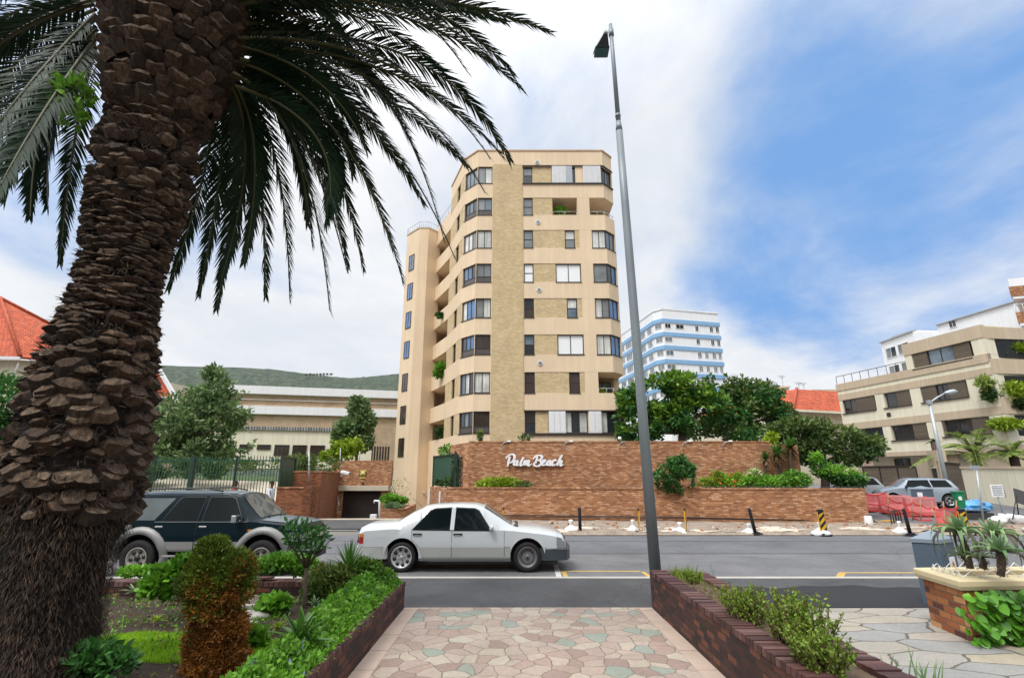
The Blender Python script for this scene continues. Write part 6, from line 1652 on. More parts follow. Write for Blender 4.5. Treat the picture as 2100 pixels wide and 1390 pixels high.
# bits left on the dug up footway
bk = thing('bucket', 'upturned white plastic bucket at the end corner of the low brick wall', 'bucket'); p = at_y(1782, 1073, 22.3); mb = MB(); mb.lathe([(.17,0),(.18,.02),(.14,.40),(.13,.42),(0,.42)], (p.x, 22.3, p.z-.12), 'z', 18); mb.build('bucket', M['white_frame'], bk, uv=False)
mb = MB(); mb.lathe([(.185,.0),(.19,.03),(.18,.05)], (p.x, 22.3, p.z-.12), 'z', 18); mb.build('rim', M['galv_light'], bk, uv=False)
hr = thing('cycle_hoops', 'black bent steel hoops standing on the footway before the red nets', 'hoops'); mb = MB()
for i in range(3):
    p = at_y(1833+i*4, 1066, 22.0+.15*i); z0 = fz(p.x, 22)-.02; mb.tube([(p.x-.11, 22+.12*i, z0), (p.x-.11, 22+.12*i, z0+.45), (p.x-.05, 22+.12*i, z0+.53), (p.x+.05, 22+.12*i, z0+.53), (p.x+.11, 22+.12*i, z0+.45), (p.x+.11, 22+.12*i, z0)], .022, 6)
mb.build('hoop', M['black'], hr)
lv = thing('spirit_level', 'yellow straight edge lying on the ground beside the black hoops', 'tool'); a = at_y(1806, 1062, 22.6); b = at_y(1832, 1066, 22.3); mb = MB(); mb.beam((a.x, 22.6, fz(a.x,22.6)+.09), (b.x, 22.3, fz(b.x,22.3)+.09), .07, .05); mb.build('bar', M['yellow'], lv, bevel=.005)
a = at_y(1792, 1068, 22.4); b = at_y(1815, 1068, 22.4); lv = thing('pickaxe', 'dark pick lying flat on the ground between the bucket and the black hoops', 'tool'); mb = MB(); mb.tube([(a.x, 22.4, fz(a.x,22.4)+.1), (b.x, 22.2, fz(b.x,22.2)+.08)], .02, 6); mb.build('handle', M['timber'], lv); mb = MB(); mb.tube([(a.x-.05, 22.1, fz(a.x,22.1)+.08), (a.x, 22.4, fz(a.x,22.4)+.13), (a.x+.03, 22.75, fz(a.x,22.7)+.08)], [.012,.03,.012], 6); mb.build('head', M['black'], lv)

# ------------------------------------------------------------------ left side: fence, gates, ramp walls, garage
fe = thing('fence', 'green steel palisade fence along the far footway behind the dark wagon', 'fence')
F0, F1 = at_y(200, 940, 25.2), at_y(578, 936, 24.6)
zf = F1.z; mb = MB(); n = 62
for i in range(n+1):
    p = F0.lerp(F1, i/n); mb.box(p.x-.013, p.x+.013, p.y-.012, p.y+.012, .12, zf+.02); mb.add([(p.x-.013,p.y,zf+.02),(p.x+.013,p.y,zf+.02),(p.x,p.y,zf+.10)], [(0,1,2)])
mb.build('pickets', M['green_paint'], fe)
mb = MB(); 
for z in (.35, zf-.18): mb.beam((F0.x,F0.y+.04,z), (F1.x,F1.y+.04,z), .04, .06)
mb.build('rail', M['green_paint'], fe)
for t_ in (.0, .19, .32, .53, .76, 1.0):
    p = F0.lerp(F1, t_); mb = MB(); w_ = .08 if t_ == .53 else .028; mb.box(p.x-w_, p.x+w_, p.y-w_+.01, p.y+w_+.08, .08, zf+.06); mb.build('post', M['green_dark'], fe)
def gate_leaf(label, a, b, z0, z1, name='gate'):
    t = thing(name, label, 'gate'); a = V((a.x,a.y,0)); b = V((b.x,b.y,0)); d = (b-a).normalized(); L_ = (b-a).length
    mb = MB(); nb = max(3, int(L_/.2))
    for i in range(nb): 
        p, q = a+d*(L_*i/nb+.008), a+d*(L_*(i+1)/nb-.008); slab2(mb, p, q, z0, z1-.02, .04)
    mb.build('sheet_panel', M['green_paint'], t)
    mb = MB(); nn_ = V((d.y,-d.x,0))*.035
    for z in (z0+.1, z1): mb.beam(a+nn_+V((0,0,z)), b+nn_+V((0,0,z)), .05, .07)
    mb.build('gate_frame', M['green_dark'], t)
    for p in (a, b): MB().box(p.x-.05, p.x+.05, p.y-.05, p.y+.05, z0-.1, z1+.05).build('post', M['green_dark'], t)
def slab2(mb, a, b, z0, z1, th):
    n_ = (b-a).normalized(); n_ = V((-n_.y, n_.x, 0))*th
    mb.prism([(p.x, p.y) for p in (a, b, b+n_, a+n_)], z0, z1)
gate_leaf('solid green sheet gate standing open at the end of the green fence', at_y(579, 937, 24.5), at_y(607, 936, 27.0), .15, zf)
gate_leaf('solid green sheet gate leaf left of the script lettering', at_y(890, 940, 31.3), at_y(934, 930, 27.6), 1.5, at_y(934, 931, 27.6).z)
pf = thing('picket_gate', 'dark green picket gate between the sheet gate and the lettered wall', 'gate'); a, b = at_y(936, 935, 27.5), at_y(981, 935, 27.0); mb = MB()
for i in range(14):
    p = a.lerp(b, i/13); mb.box(p.x-.015, p.x+.015, p.y-.012, p.y+.012, 1.5, a.z)
mb.build('pickets', M['green_dark'], pf); mb = MB()
for z in (1.7, a.z-.08): mb.beam((a.x,a.y+.03,z), (b.x,b.y+.03,z), .03, .05)
mb.build('rail', M['green_dark'], pf)
for p in (a, b): MB().box(p.x-.04, p.x+.04, p.y-.04, p.y+.06, 1.5, p.z+.12).build('post', M['green_dark'], pf)
# embankment / sloped drive behind the fence
def slope(x, y): return lerp(.15, 1.9, (y-25.6)/6.5) + .25*math.sin(x*.15)
structure(sheet(rng(-26, -12.8, 24), rng(25.6, 33, 14), slope), 'sloping_drive', M['concrete_lt'])
structure(sheet(rng(-32, -12.4, 20), rng(32.9, 54, 16), lambda x, y: 1.85 + .25*math.sin(x*.15) + .1*noise.noise(V((x, y, 0)))), 'lawn_bank', pm('rough_green_bank', (.05,.09,.025), .95, .4, 3, 20, .6))
# ramp wall left of the garage drive
rw = thing('brick_wall', 'stepped orange brick wall beside the sunken garage drive, behind the man', 'wall')
x_l = at_y(640, 1000, 24.6).x; gY = 36.0
zA = at_y(575, 1001, 24.4).z; zB = at_y(637, 968, 25.6).z
pA = at_y(568, 1000, 24.4)
mb = MB(); mb.box(pA.x, x_l-.3, 24.4, 24.7, -.2, zA); mb.prism([(x_l-.301, 24.4), (x_l, 24.55), (x_l+.02, 25.58), (x_l-.28, 25.58)], -.4, zA+.10)
xg = at_y(697, 968, gY).x
mb.prism([(x_l-1.35, 25.6), (x_l+.02, 25.6), (xg, gY-.02), (xg-.35, gY-.02), (x_l-.33, 25.95), (x_l-1.35, 25.95)], -1.0, zB)
mb.build('wall', M['garage_brick'], rw)
mb = MB(); mb.box(pA.x-.02, x_l-.3, 24.37, 24.72, zA+.003, zA+.06); mb.prism([(x_l-1.37, 25.57), (x_l+.05, 25.57), (xg+.03, gY-.02), (xg-.37, gY-.02), (x_l-.36, 25.98), (x_l-1.37, 25.98)], zB+.003, zB+.07); mb.build('brick_coping', M['rbrick'], rw)
mb = MB(); p0 = V((x_l+.16, 28.2, .55)); p1 = V((xg+.12, 35.5, .78)); mb.tube([p0, p1], .025, 6); mb.build('handrail', M['galv'], rw)
ga_ = thing('garage', 'sunken garage front with dark door, beige lintel and brick wall above', 'garage')
xa, xb_ = at_y(680, 960, gY).x, at_y(803, 960, gY).x
ztop_ = at_y(740, 944, gY).z; zl1, zl0 = at_y(740, 995.5, gY).z, at_y(740, 1006, gY).z; dx0, dx1 = at_y(697, 1030, gY).x+.12, at_y(780, 1030, gY).x
mb = MB(); mb.box(xa, xb_, gY, gY+.4, zl1+.002, ztop_); mb.box(xa, dx0, gY+.02, gY+.4, -1, zl0-.002); mb.box(dx1, xb_, gY+.02, gY+.4, -1, zl0-.002); mb.build('wall', M['rbrick'], ga_)
mb = MB(); mb.box(xa+.5, xb_-.1, gY-.18, gY+.4, zl0, zl1); mb.build('lintel', M['concrete_lt'], ga_, bevel=.02)
mb = MB(); mb.box(dx0+.002, dx1-.002, gY+.25, gY+.3, -.9, zl0-.004); mb.build('garage_door', M['garage_door'], ga_)
mb = MB(); p = at_y(744, 991, gY-.05); mb.obox(p, (.12,.1,.12)); mb.build('wall_light', M['black'], ga_)
# round yellow emblem plate on the brick
em = thing('sign', 'small square yellow and black sign with a round emblem on the brick above the garage', 'sign'); c0 = at_y(744, 972, gY-.03)
mb = MB(); mb.obox(c0, (.42,.03,.55)); e_ = mb.build('plate', pm('pale_yellow_paint', (.66,.56,.16), .5, .08), em, bevel=.005)
mb = MB(); mb.obox(c0+V((0,-.018,0)), (.44,.008,.36)); mb.build('black_band', M['black'], e_)
mb = MB(); mb.lathe([(0,-.030),(.19,-.030),(.19,-.024)], c0, 'y', 24, 0); mb.lathe([(0,-.036),(.125,-.036),(.125,-.031)], c0, 'y', 24, 1); mb.lathe([(0,-.042),(.095,-.042),(.095,-.037)], c0, 'y', 24, 0)
mb.obox(c0+V((0,-.044,.0)), (.10,.006,.05), None, 1); mb.build('emblem', [bpy.data.materials['pale_yellow_paint'], M['black']], e_, uv=False)
# security camera and thin fence poles
sc_ = thing('security_camera', 'white box security camera on the brick ramp wall', 'camera'); c0 = at_y(664, 969, 28.5); c0.x = max(c0.x, x_l+.25); mb = MB(); mb.obox(c0, (.48,.22,.17), Matrix.Rotation(.2, 3, 'Y')); mb.build('housing', M['white_frame'], sc_, bevel=.03); mb = MB(); mb.tube([c0+V((-.1,0,-.08)), c0+V((-.25,.05,-.2))], .03, 6); mb.build('bracket', M['white_frame'], sc_); mb = MB(); mb.lathe([(0,.0),(.06,0),(.06,.02),(0,.02)], c0+V((.24,0,-.05)), 'x', 10); mb.build('lens', M['black'], sc_)
for i, (px, pt, pb, Y) in enumerate(((633, 925, 1000, 25.3), (697, 918, 975, 34), (737, 925, 945, 36.5))):
    t = thing('wire_pole', 'thin pale electric fence pole ' + ('above the stepped brick wall', 'at the corner of the ramp wall and garage', 'on top of the garage wall beside the small tree')[i], 'pole', group='electric fence poles'); a, b = at_y(px, pb, Y), at_y(px+1, pt, Y); mb = MB(); mb.tube([a, b], .028 if i == 0 else .025, 6); mb.build('pole', M['galv_light'], t); mb = MB()
    for k in range(5): p = a.lerp(b, .4+.12*k); mb.tube([p+V((-.06,0,0)), p+V((.06,0,0))], .012, 4)
    mb.build('insulator', M['white_frame'], t)
wp_ = thing('standpipe', 'white bent standpipe in front of the garage door', 'pipe'); a = at_y(778, 1060, 30.5); mb = MB(); t_ = at_y(778, 1029, 30.5); l_ = at_y(768, 1027, 30.5); mb.tube([V((a.x,30.5,-.45)), t_, t_+V((-.02,0,.06)), l_+V((0,0,.02)), l_+V((-.02,0,-.10))], .055, 8); mb.build('pipe', M['white_frame'], wp_); mb = MB(); q_ = at_y(766, 1057, 30.2); mb.obox(V((q_.x, 30.2, q_.z-.1)), (.34,.3,.35)); mb.build('box', M['white_frame'], wp_, bevel=.02)
pb_ = thing('planter', 'low orange brick planter at the foot of the stair tower', 'planter')
a, b, c_ = at_y(783, 1045, 31.2), at_y(835, 1042, 32.0), at_y(852, 1028, 36.5)
mb = MB(); mb.prism([(a.x, 31.2), (b.x, 31.6), (c_.x, 36.8), (a.x-.4, 36.8)], -.8, a.z-.02, 0, mtop=1); mb.build('wall', [M['rbrick'], M['soil']], pb_)
mb = MB(); slab2(mb, V((a.x-.02, 31.17, 0)), V((b.x+.03, 31.57, 0)), a.z-.018, a.z+.05, .25); slab2(mb, V((b.x+.03, 31.58, 0)), V((c_.x+.03, 36.8, 0)), a.z-.018, a.z+.05, .25); mb.build('brick_coping', M['rbrick'], pb_)
# ------------------------------------------------------------------ vegetation
LF = {}
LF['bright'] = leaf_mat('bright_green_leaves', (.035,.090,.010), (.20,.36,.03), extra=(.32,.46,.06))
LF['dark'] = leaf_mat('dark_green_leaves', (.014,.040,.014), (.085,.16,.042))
LF['olive'] = leaf_mat('olive_green_leaves', (.034,.070,.018), (.15,.22,.05), extra=(.24,.25,.05))
LF['grey'] = leaf_mat('silvery_green_leaves', (.045,.090,.032), (.21,.32,.12), extra=(.36,.43,.22))
LF['lime'] = leaf_mat('lime_leaves', (.10,.19,.01), (.34,.46,.03))
LF['fresh'] = leaf_mat('fresh_green_leaves', (.05,.145,.014), (.20,.45,.04), extra=(.31,.55,.08))
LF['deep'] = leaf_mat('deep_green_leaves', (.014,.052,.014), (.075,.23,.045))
LF['cream'] = leaf_mat('cream_flowers', (.30,.34,.16), (.62,.62,.38), trans=.15)
LF['redfl'] = leaf_mat('orange_red_flowers', (.45,.06,.02), (.75,.14,.04), trans=.15)
LF['bluefl'] = leaf_mat('blue_flowers', (.16,.18,.45), (.35,.40,.75), trans=.15)
LF['pinkfl'] = leaf_mat('magenta_flowers', (.45,.06,.30), (.65,.15,.5), trans=.15)
LF['spear'] = leaf_mat('spear_leaves', (.022,.07,.015), (.10,.22,.035), rough=.35)
LF['aloe'] = leaf_mat('aloe_leaves', (.07,.15,.065), (.25,.38,.17), rough=.4)
LF['thuja_g'] = leaf_mat('conifer_green_sprays', (.025,.055,.008), (.14,.21,.020), scale=4)
LF['thuja_o'] = leaf_mat('conifer_rust_sprays', (.085,.032,.010), (.32,.13,.025), scale=4)
LF['dry'] = leaf_mat('dry_stems', (.10,.06,.03), (.30,.19,.09))
LF['grass'] = leaf_mat('lawn_grass', (.12,.27,.012), (.40,.66,.04), scale=2)
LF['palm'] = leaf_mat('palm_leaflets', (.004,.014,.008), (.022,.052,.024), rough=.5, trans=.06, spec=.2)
LF['palm_lt'] = leaf_mat('young_palm_leaflets', (.09,.16,.03), (.32,.42,.09))

def rdir(rr):
    while True:
        v = V((rr.uniform(-1,1), rr.uniform(-1,1), rr.uniform(-1,1)))
        if .01 < v.length < 1: return v.normalized()
def leaf(mb, p, d, side, L, W, mi=0, fold=.0):
    a = p; c = p + d*L; m_ = p + d*(L*.45)
    mb.v.extend([tuple(a), tuple(m_+side*W*.5), tuple(c), tuple(m_-side*W*.5)])
    b = len(mb.v)-4; mb.f.append([b, b+1, b+2, b+3]); mb.mi.append(mi); mb.sm.append(False)
def cloud(mb, blobs, n, L, W, rr, mi=0, up=.25, gap=.0, gs=1.0, shell=.45, pick=None):
    ws = [(r[0]*r[1]*r[2])**.62 for c, r in blobs]; tot = sum(ws)
    for (c, r), w_ in zip(blobs, ws):
        c = V(c); k = int(n*w_/tot)
        for _ in range(k):
            u = rdir(rr); q = rr.random()**shell
            f_ = 1 + .28*noise.noise(u*2.2 + c*3.1) + .15*noise.noise(u*5 + c)
            p = c + V((u.x*r[0], u.y*r[1], u.z*r[2]))*q*f_
            if gap and noise.noise(p*gs) < -gap: continue
            d = (u*.8 + rdir(rr)*.9 + V((0,0,up))).normalized()
            s_ = d.cross(rdir(rr)); 
            if s_.length < .05: continue
            s_.normalize(); z = rr.uniform(.7, 1.3)
            leaf(mb, p, d, s_, L*z, W*z, mi if pick is None else pick(p, u, rr))
def bark_limbs(mb, base, tops, r0, r1, rr, mid=.5, n=8):
    base = V(base)
    for t in tops:
        t = V(t); m_ = base.lerp(t, mid) + V((rr.uniform(-.1,.1), rr.uniform(-.1,.1), .0))*(t-base).length
        mb.tube([base, base.lerp(m_, .5), m_, t], [r0, r0*.8, r0*.5, r1], n)
def tree(label, base, limbs, blobs, n, L, W, leafm, seed, group=None, r0=.2, name='tree', cat='tree', gap=.12, gs=.9, pick=None, up=.25, trunkname='trunk', barkm=None, shell=.45):
    rr = random.Random(seed); t = thing(name, label, cat, tuple(base), group)
    mb = MB(); base = V(base)
    if limbs:
        fork = V(limbs[0]); mb.tube([base-V((0,0,.2)), base.lerp(fork, .5)+V((rr.uniform(-.05,.05), 0, 0)), fork], [r0*1.2, r0, r0*.85], 10)
        bark_limbs(mb, fork, limbs[1:], r0*.6, r0*.12, rr)
        mb.build(trunkname, barkm or M['bark'], t, uv=False)
    mb = MB(); cloud(mb, blobs, n, L, W, rr, 0, up, gap, gs, shell, pick)
    lm = leafm if isinstance(leafm, (list, tuple)) else [leafm]
    mb.build('crown' if cat == 'tree' else 'foliage', [LF[q] if isinstance(q, str) else q for q in lm], t, uv=False)
    return t
def blobs_px(lst, Y, dy=1.0):
    """(px, py, radius px x, radius px z) at depth Y"""
    out_ = []
    for q in lst:
        px, py, rx, rz = q[:4]; Yq = Y + (q[4] if len(q) > 4 else 0)
        c = at_y(px, py, Yq); e = at_y(px+rx, py, Yq); f_ = at_y(px, py-rz, Yq)
        a, b = abs(e.x-c.x), abs(f_.z-c.z); out_.append((c, (a, max(a, b)*dy*.9, b)))
    return out_
# left street tree
b_ = blobs_px([(400,868,88,62),(435,800,50,42),(340,880,55,45),(470,840,45,45),(330,925,42,32),(400,925,80,38),(475,905,42,38),(435,765,18,14)], 33, .9)
tree('broad silvery green tree with pointed top behind the green fence', (at_y(395,960,33).x, 33, 1.9), [at_y(395,920,33)]+[b[0] for b in b_], b_, 15000, .34, .16, 'grey', 11, r0=.22, gap=.10, gs=.8)
b_ = blobs_px([(735,835,20,22),(745,865,24,26),(720,885,32,30),(735,905,30,20),(700,895,18,18)], 42, .9)
tree('slim airy tree in front of the long tan building, left of the stair tower', (at_y(732,945,42).x, 42, 2.0), [at_y(732,920,42)]+[b[0] for b in b_], b_, 7000, .34, .17, 'grey', 12, r0=.12, gap=0)
b_ = blobs_px([(695,925,34,20),(720,915,24,18),(678,935,22,14)], 38.5)
tree('lime green bush spilling over the garage wall below the slim tree', (at_y(695,945,38.5).x, 38.5, 2.3), None, b_, 3000, .28, .15, 'lime', 13, name='bush', cat='bush', gap=.05)
b_ = blobs_px([(620,950,38,16),(665,952,30,16),(560,950,40,10),(500,953,50,9)], 31)
tree('row of loose grassy green shrubs on the bank behind the fence', (at_y(620,965,31).x, 31, 1.9), None, b_, 3800, .26, .08, 'olive', 14, name='shrub', cat='shrub', gap=.05)
b_ = blobs_px([(300,965,40,22),(350,958,45,20),(400,958,40,18),(440,965,25,14)], 30.0)
tree('dark shrubs along the bank under the broad silvery tree', (at_y(350,975,30).x, 30, 1.8), None, b_, 4200, .24, .12, 'dark', 15, name='shrub', cat='shrub', gap=.05)
b_ = blobs_px([(-10,800,45,40),(5,850,38,60),(0,900,30,50)], 20)
tree('green tree at the left edge beside the palm trunk', (at_y(-20,980,20).x, 20, .0), [at_y(-10,900,20)]+[b[0] for b in b_], b_, 4500, .22, .11, 'deep', 16, r0=.12, gap=.05)
# distant pines on the hill ridge
rr = random.Random(8)
for i, px in enumerate((628,636,643,650,657,664,671,679)):
    p = at_y(px, 770, 850); h = 6*(1+.4*rr.random()); t = thing('tree', 'tiny dark umbrella pine on the hill skyline', 'tree', (p.x, 850, p.z-3), 'pines on the hill ridge'); mb = MB()
    mb.tube([(p.x,850,p.z-6),(p.x,850,p.z+h*.25)], .3, 5, 0, False); cloud(mb, [((p.x,850,p.z+h*.3), (2.6*rr.uniform(.6,1.2),2,1.1))], 70, 1.6, .9, rr, 1); mb.build('crown', [M['bark'], LF['dark']], t, uv=False)
# right hand trees
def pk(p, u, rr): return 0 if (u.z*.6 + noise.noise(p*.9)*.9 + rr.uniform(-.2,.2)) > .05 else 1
b_ = blobs_px([(1305,815,38,38),(1370,795,55,32),(1330,860,50,45),(1420,800,40,35),(1400,850,62,38),(1310,890,42,25),(1455,835,40,32),(1290,850,25,40)], 32)
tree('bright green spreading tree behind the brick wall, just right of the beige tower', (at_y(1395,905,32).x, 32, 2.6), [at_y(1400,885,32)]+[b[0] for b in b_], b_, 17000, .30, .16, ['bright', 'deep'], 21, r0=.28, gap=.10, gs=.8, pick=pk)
b_ = blobs_px([(1480,800,58,28,1),(1545,815,55,32),(1500,845,60,34),(1560,850,50,35),(1600,850,36,25),(1530,885,60,26,-1),(1440,880,40,22,1),(1580,885,35,18)], 34)
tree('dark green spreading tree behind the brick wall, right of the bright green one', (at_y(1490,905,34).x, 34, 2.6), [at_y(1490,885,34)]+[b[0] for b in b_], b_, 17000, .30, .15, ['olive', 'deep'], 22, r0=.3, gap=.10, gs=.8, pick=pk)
b_ = blobs_px([(1640,885,50,28),(1700,895,60,33),(1750,915,55,32),(1665,925,55,30),(1785,915,24,24),(1720,945,40,18),(1600,890,30,24)], 28.5)
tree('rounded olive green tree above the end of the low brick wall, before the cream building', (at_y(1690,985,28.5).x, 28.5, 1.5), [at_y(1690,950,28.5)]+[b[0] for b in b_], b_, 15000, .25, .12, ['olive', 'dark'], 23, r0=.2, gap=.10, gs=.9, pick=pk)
# plants on the terrace between the two brick walls
def zz(Y): return 1.46
YT = 25.4
p = at_y(1385, 1000, 23.7); b_ = blobs_px([(1385,962,28,24),(1368,980,26,20),(1402,978,24,24),(1395,948,18,14),(1385,998,24,13),(1362,990,16,12),(1412,962,12,14)], 23.6, .9)
tree('round dark glossy bush hanging over the edge of the low brick wall', (p.x, 24.0, 1.46), None, b_, 4200, .17, .10, ['deep', 'dark'], 31, name='bush', cat='bush', gap=.05, gs=2.5, pick=lambda p, u, rr: 0 if u.z+.4*noise.noise(p*3) > -.1 else 1)
b_ = blobs_px([(1015,990,32,10),(1040,990,28,9),(995,994,20,7)], 26.0, 1); tree('low yellow green plant below the script lettering', (at_y(1015,998,26).x, 26, 1.46), None, b_, 1900, .16, .07, 'lime', 32, name='shrub', cat='shrub', gap=0)
b_ = blobs_px([(1072,994,18,6)], 25.6, 1); tree('small low yellowish plant right of the brighter one below the lettering', (at_y(1072,998,25.6).x, 25.6, 1.46), None, b_, 500, .13, .05, 'olive', 33, name='shrub', cat='shrub', gap=0)
b_ = blobs_px([(945,960,18,34),(962,970,14,24),(930,985,14,10),(905,990,14,6)], 28.0, .7); tree('dark upright shrub behind the green picket gate', (at_y(945,998,28).x, 28, 1.46), None, b_, 2600, .17, .07, 'dark', 34, name='shrub', cat='shrub', gap=0)
b_ = blobs_px([(915,925,16,14),(925,940,12,10)], 30.5, .7); tree('thin light green sapling above the sheet gate', (at_y(915,985,30.5).x, 30.5, 1.4), [at_y(915,945,30.5)]+[b[0] for b in b_], b_, 420, .2, .08, 'fresh', 35, name='sapling', cat='tree', gap=0, r0=.04)
b_ = blobs_px([(1455,990,22,10),(1480,985,24,12),(1515,983,22,13),(1500,993,40,7),(1470,975,12,8)], 24.6, .8)
tree('shrub with orange red flowers on the terrace right of the round bush', (at_y(1480,1000,24.6).x, 24.6, 1.46), None, b_, 2900, .14, .07, ['fresh', 'redfl', 'lime'], 36, name='flowering_shrub', cat='shrub', gap=0, pick=lambda p, u, rr: 1 if rr.random() < .13 else (2 if rr.random() < .35 else 0))
b_ = blobs_px([(1575,988,40,12),(1540,988,18,10),(1630,985,34,14)], 24.2, .8); tree('low bright green juniper like shrubs in the middle of the terrace', (at_y(1575,1000,24.2).x, 24.2, 1.46), None, b_, 2900, .18, .06, 'fresh', 37, name='shrub', cat='shrub', gap=0)
b_ = blobs_px([(1547,972,14,10),(1552,980,10,8)], 24.4, .8); tree('small cream flowering shrub left of the yuccas', (at_y(1547,995,24.4).x, 24.4, 1.46), None, b_, 620, .13, .06, ['cream', 'fresh'], 38, name='flowering_shrub', cat='shrub', gap=0, pick=lambda p, u, rr: 0 if rr.random() < .6 else 1)
b_ = blobs_px([(1680,972,48,24),(1635,975,36,20),(1718,976,48,22),(1685,948,38,20),(1745,986,30,13),(1655,955,30,18)], 24.3, .8)
tree('spreading green shrub with cream flower heads at the end of the low brick wall', (at_y(1690,1000,24.3).x, 24.3, 1.46), None, b_, 9500, .17, .085, ['fresh', 'cream', 'deep'], 39, name='flowering_shrub', cat='shrub', gap=.05, pick=lambda p, u, rr: 1 if (u.z > .35 and noise.noise(p*2.5) > .18) else (2 if u.z < .1 else 0))
# yuccas
def yucca(label, px, pyb, pyt, Y, rpx, seed, stems=1, mat='spear', grp=None, dead=True, n=70, lw=.05, base_z=None, barkm=None):
    rr = random.Random(seed); b = at_y(px, pyb, Y); c = at_y(px, pyt, Y); R_ = abs(at_y(px+rpx, pyt, Y).x-c.x)
    if base_z is not None: b.z = base_z
    t = thing('yucca', label, 'plant', tuple(b), grp); mb = MB(); mb.tube([b-V((0,0,.1)), b.lerp(c, .5)+V((rr.uniform(-.08,.08)*(c.z-b.z),0,0)), c], [.10*R_*1.6, .085*R_*1.6, .08*R_*1.6], 8); mb.build('trunk', barkm or M['bark'], t, uv=False)
    def spikes(name, m_, n_, e0, e1, L0, droop):
        mb = MB()
        for i in range(n_):
            a = rr.uniform(0, 2*math.pi); el = R(rr.uniform(e0, e1)); L_ = R_*L0*rr.uniform(.75, 1.15); d = V((math.cos(a)*math.cos(el), math.sin(a)*math.cos(el), math.sin(el))); s_ = V((-math.sin(a), math.cos(a), 0))
            k = 5; vs = []
            for j in range(k+1):
                u = j/k; p = c + d*L_*u + V((0,0,-droop*L_*u*u)); w_ = lw*R_*1.5*(1-u**2.2)*(.6+.4*min(1, u*5)); vs += [p+s_*w_, p-s_*w_]
            mb.add(vs, [(2*j, 2*j+1, 2*j+3, 2*j+2) for j in range(k)], 0, True)
        mb.build(name, LF[m_], t, uv=False)
    spikes('leaves', mat, n, -5, 85, 1.0, .18)
    if dead: spikes('dead_leaves', 'dry', n//2, -75, -25, .75, .1)
    return t
G_ = 'yuccas on the terrace'
yucca('tallest yucca on the terrace, at the right of the three', 1622, 962, 918, 24.9, 30, 1, grp=G_, base_z=1.46)
yucca('middle yucca on the terrace with a shaggy skirt of dead leaves', 1594, 985, 932, 24.8, 30, 2, grp=G_, base_z=1.46)
yucca('smallest yucca on the terrace, leaning at the left of the three', 1570, 985, 942, 24.8, 22, 3, grp=G_, base_z=1.46)
b_ = blobs_px([(1578,905,14,9),(1583,895,8,8)], 27.0); tree('small yellow green bush tip above the right end of the lettered wall', (at_y(1578,930,27).x, 27, 1.5), None, b_, 420, .2, .1, 'lime', 40, name='bush', cat='bush', gap=0)
# plants on top of / behind walls by the tower
b_ = blobs_px([(985,893,4,12)], 28.5); tree('small upright conifer tip above the lettered wall', (at_y(985,910,28.5).x, 28.5, 3.0), None, b_, 420, .14, .06, 'olive', 41, name='shrub', cat='shrub', gap=0)
b_ = blobs_px([(1075,898,14,5)], 28.0); tree('thin wispy plant above the lettered wall beneath the brick strip', (at_y(1075,910,28).x, 28, 3.2), None, b_, 90, .2, .08, 'olive', 42, name='shrub', cat='shrub', gap=0)
# balcony plants of the tower
b_ = blobs_px([(908,757,16,14),(900,765,10,10)], 39.6, .6); tree('large leafy balcony plant on the left side of the beige tower', (at_y(908,775,39.6).x, 39.6, at_y(908,772,39.6).z), None, b_, 1500, .26, .11, 'fresh', 43, name='balcony_plant', cat='plant', gap=0)
b_ = blobs_px([(902,647,8,5)], 40.0, .6); tree('small trailing balcony plant higher on the left side of the beige tower', (at_y(902,652,40).x, 40, at_y(902,652,40).z), None, b_, 300, .22, .09, 'deep', 44, name='balcony_plant', cat='plant', gap=0)
b_ = blobs_px([(905,888,12,10)], 40.2, .6); tree('dark potted plant in the lowest balcony left of the brick strip', (at_y(905,900,40.2).x, 40.2, at_y(905,902,40.2).z), None, b_, 600, .3, .07, 'dark', 45, name='balcony_plant', cat='plant', gap=0)
b_ = blobs_px([(1150,432,10,5)], 34.6, .6); tree('sprawling green plant in the upper right balcony of the beige tower', (at_y(1150,438,34.6).x, 34.6, at_y(1150,438,34.6).z), None, b_, 240, .34, .07, 'fresh', 46, name='balcony_plant', cat='plant', gap=0)
b_ = blobs_px([(1238,800,6,5)], 34.9, .6); tree('small potted plant in the lower right balcony of the beige tower', (at_y(1238,805,34.9).x, 34.9, at_y(1238,805,34.9).z), None, b_, 200, .16, .08, 'lime', 47, name='balcony_plant', cat='plant', gap=0)
b_ = blobs_px([(800,1024,20,11),(825,1026,12,7)], 34, .8); tree('fresh green bush in the brick planter by the stair tower', (at_y(800,1040,34).x, 34, .2), None, b_, 1700, .17, .08, 'fresh', 48, name='shrub', cat='shrub', gap=0)
b_ = blobs_px([(805,1037,20,6)], 31.6, .6); tree('low grey green cushion plant at the front of the brick planter', (at_y(805,1043,31.6).x, 31.6, .2), None, b_, 900, .11, .05, 'aloe', 49, name='shrub', cat='shrub', gap=0)
b_ = blobs_px([(818,1000,30,22)], 36.2, .4); tree('bare spindly shrub against the foot of the stair tower', (at_y(818,1030,36).x, 36.2, .2), [at_y(818,1020,36.2)]+[b[0]+V((rr.uniform(-1,1), 0, rr.uniform(-.4,.8))) for b in b_*6], b_, 130, .14, .06, 'lime', 50, name='sapling', cat='shrub', gap=0, r0=.03)
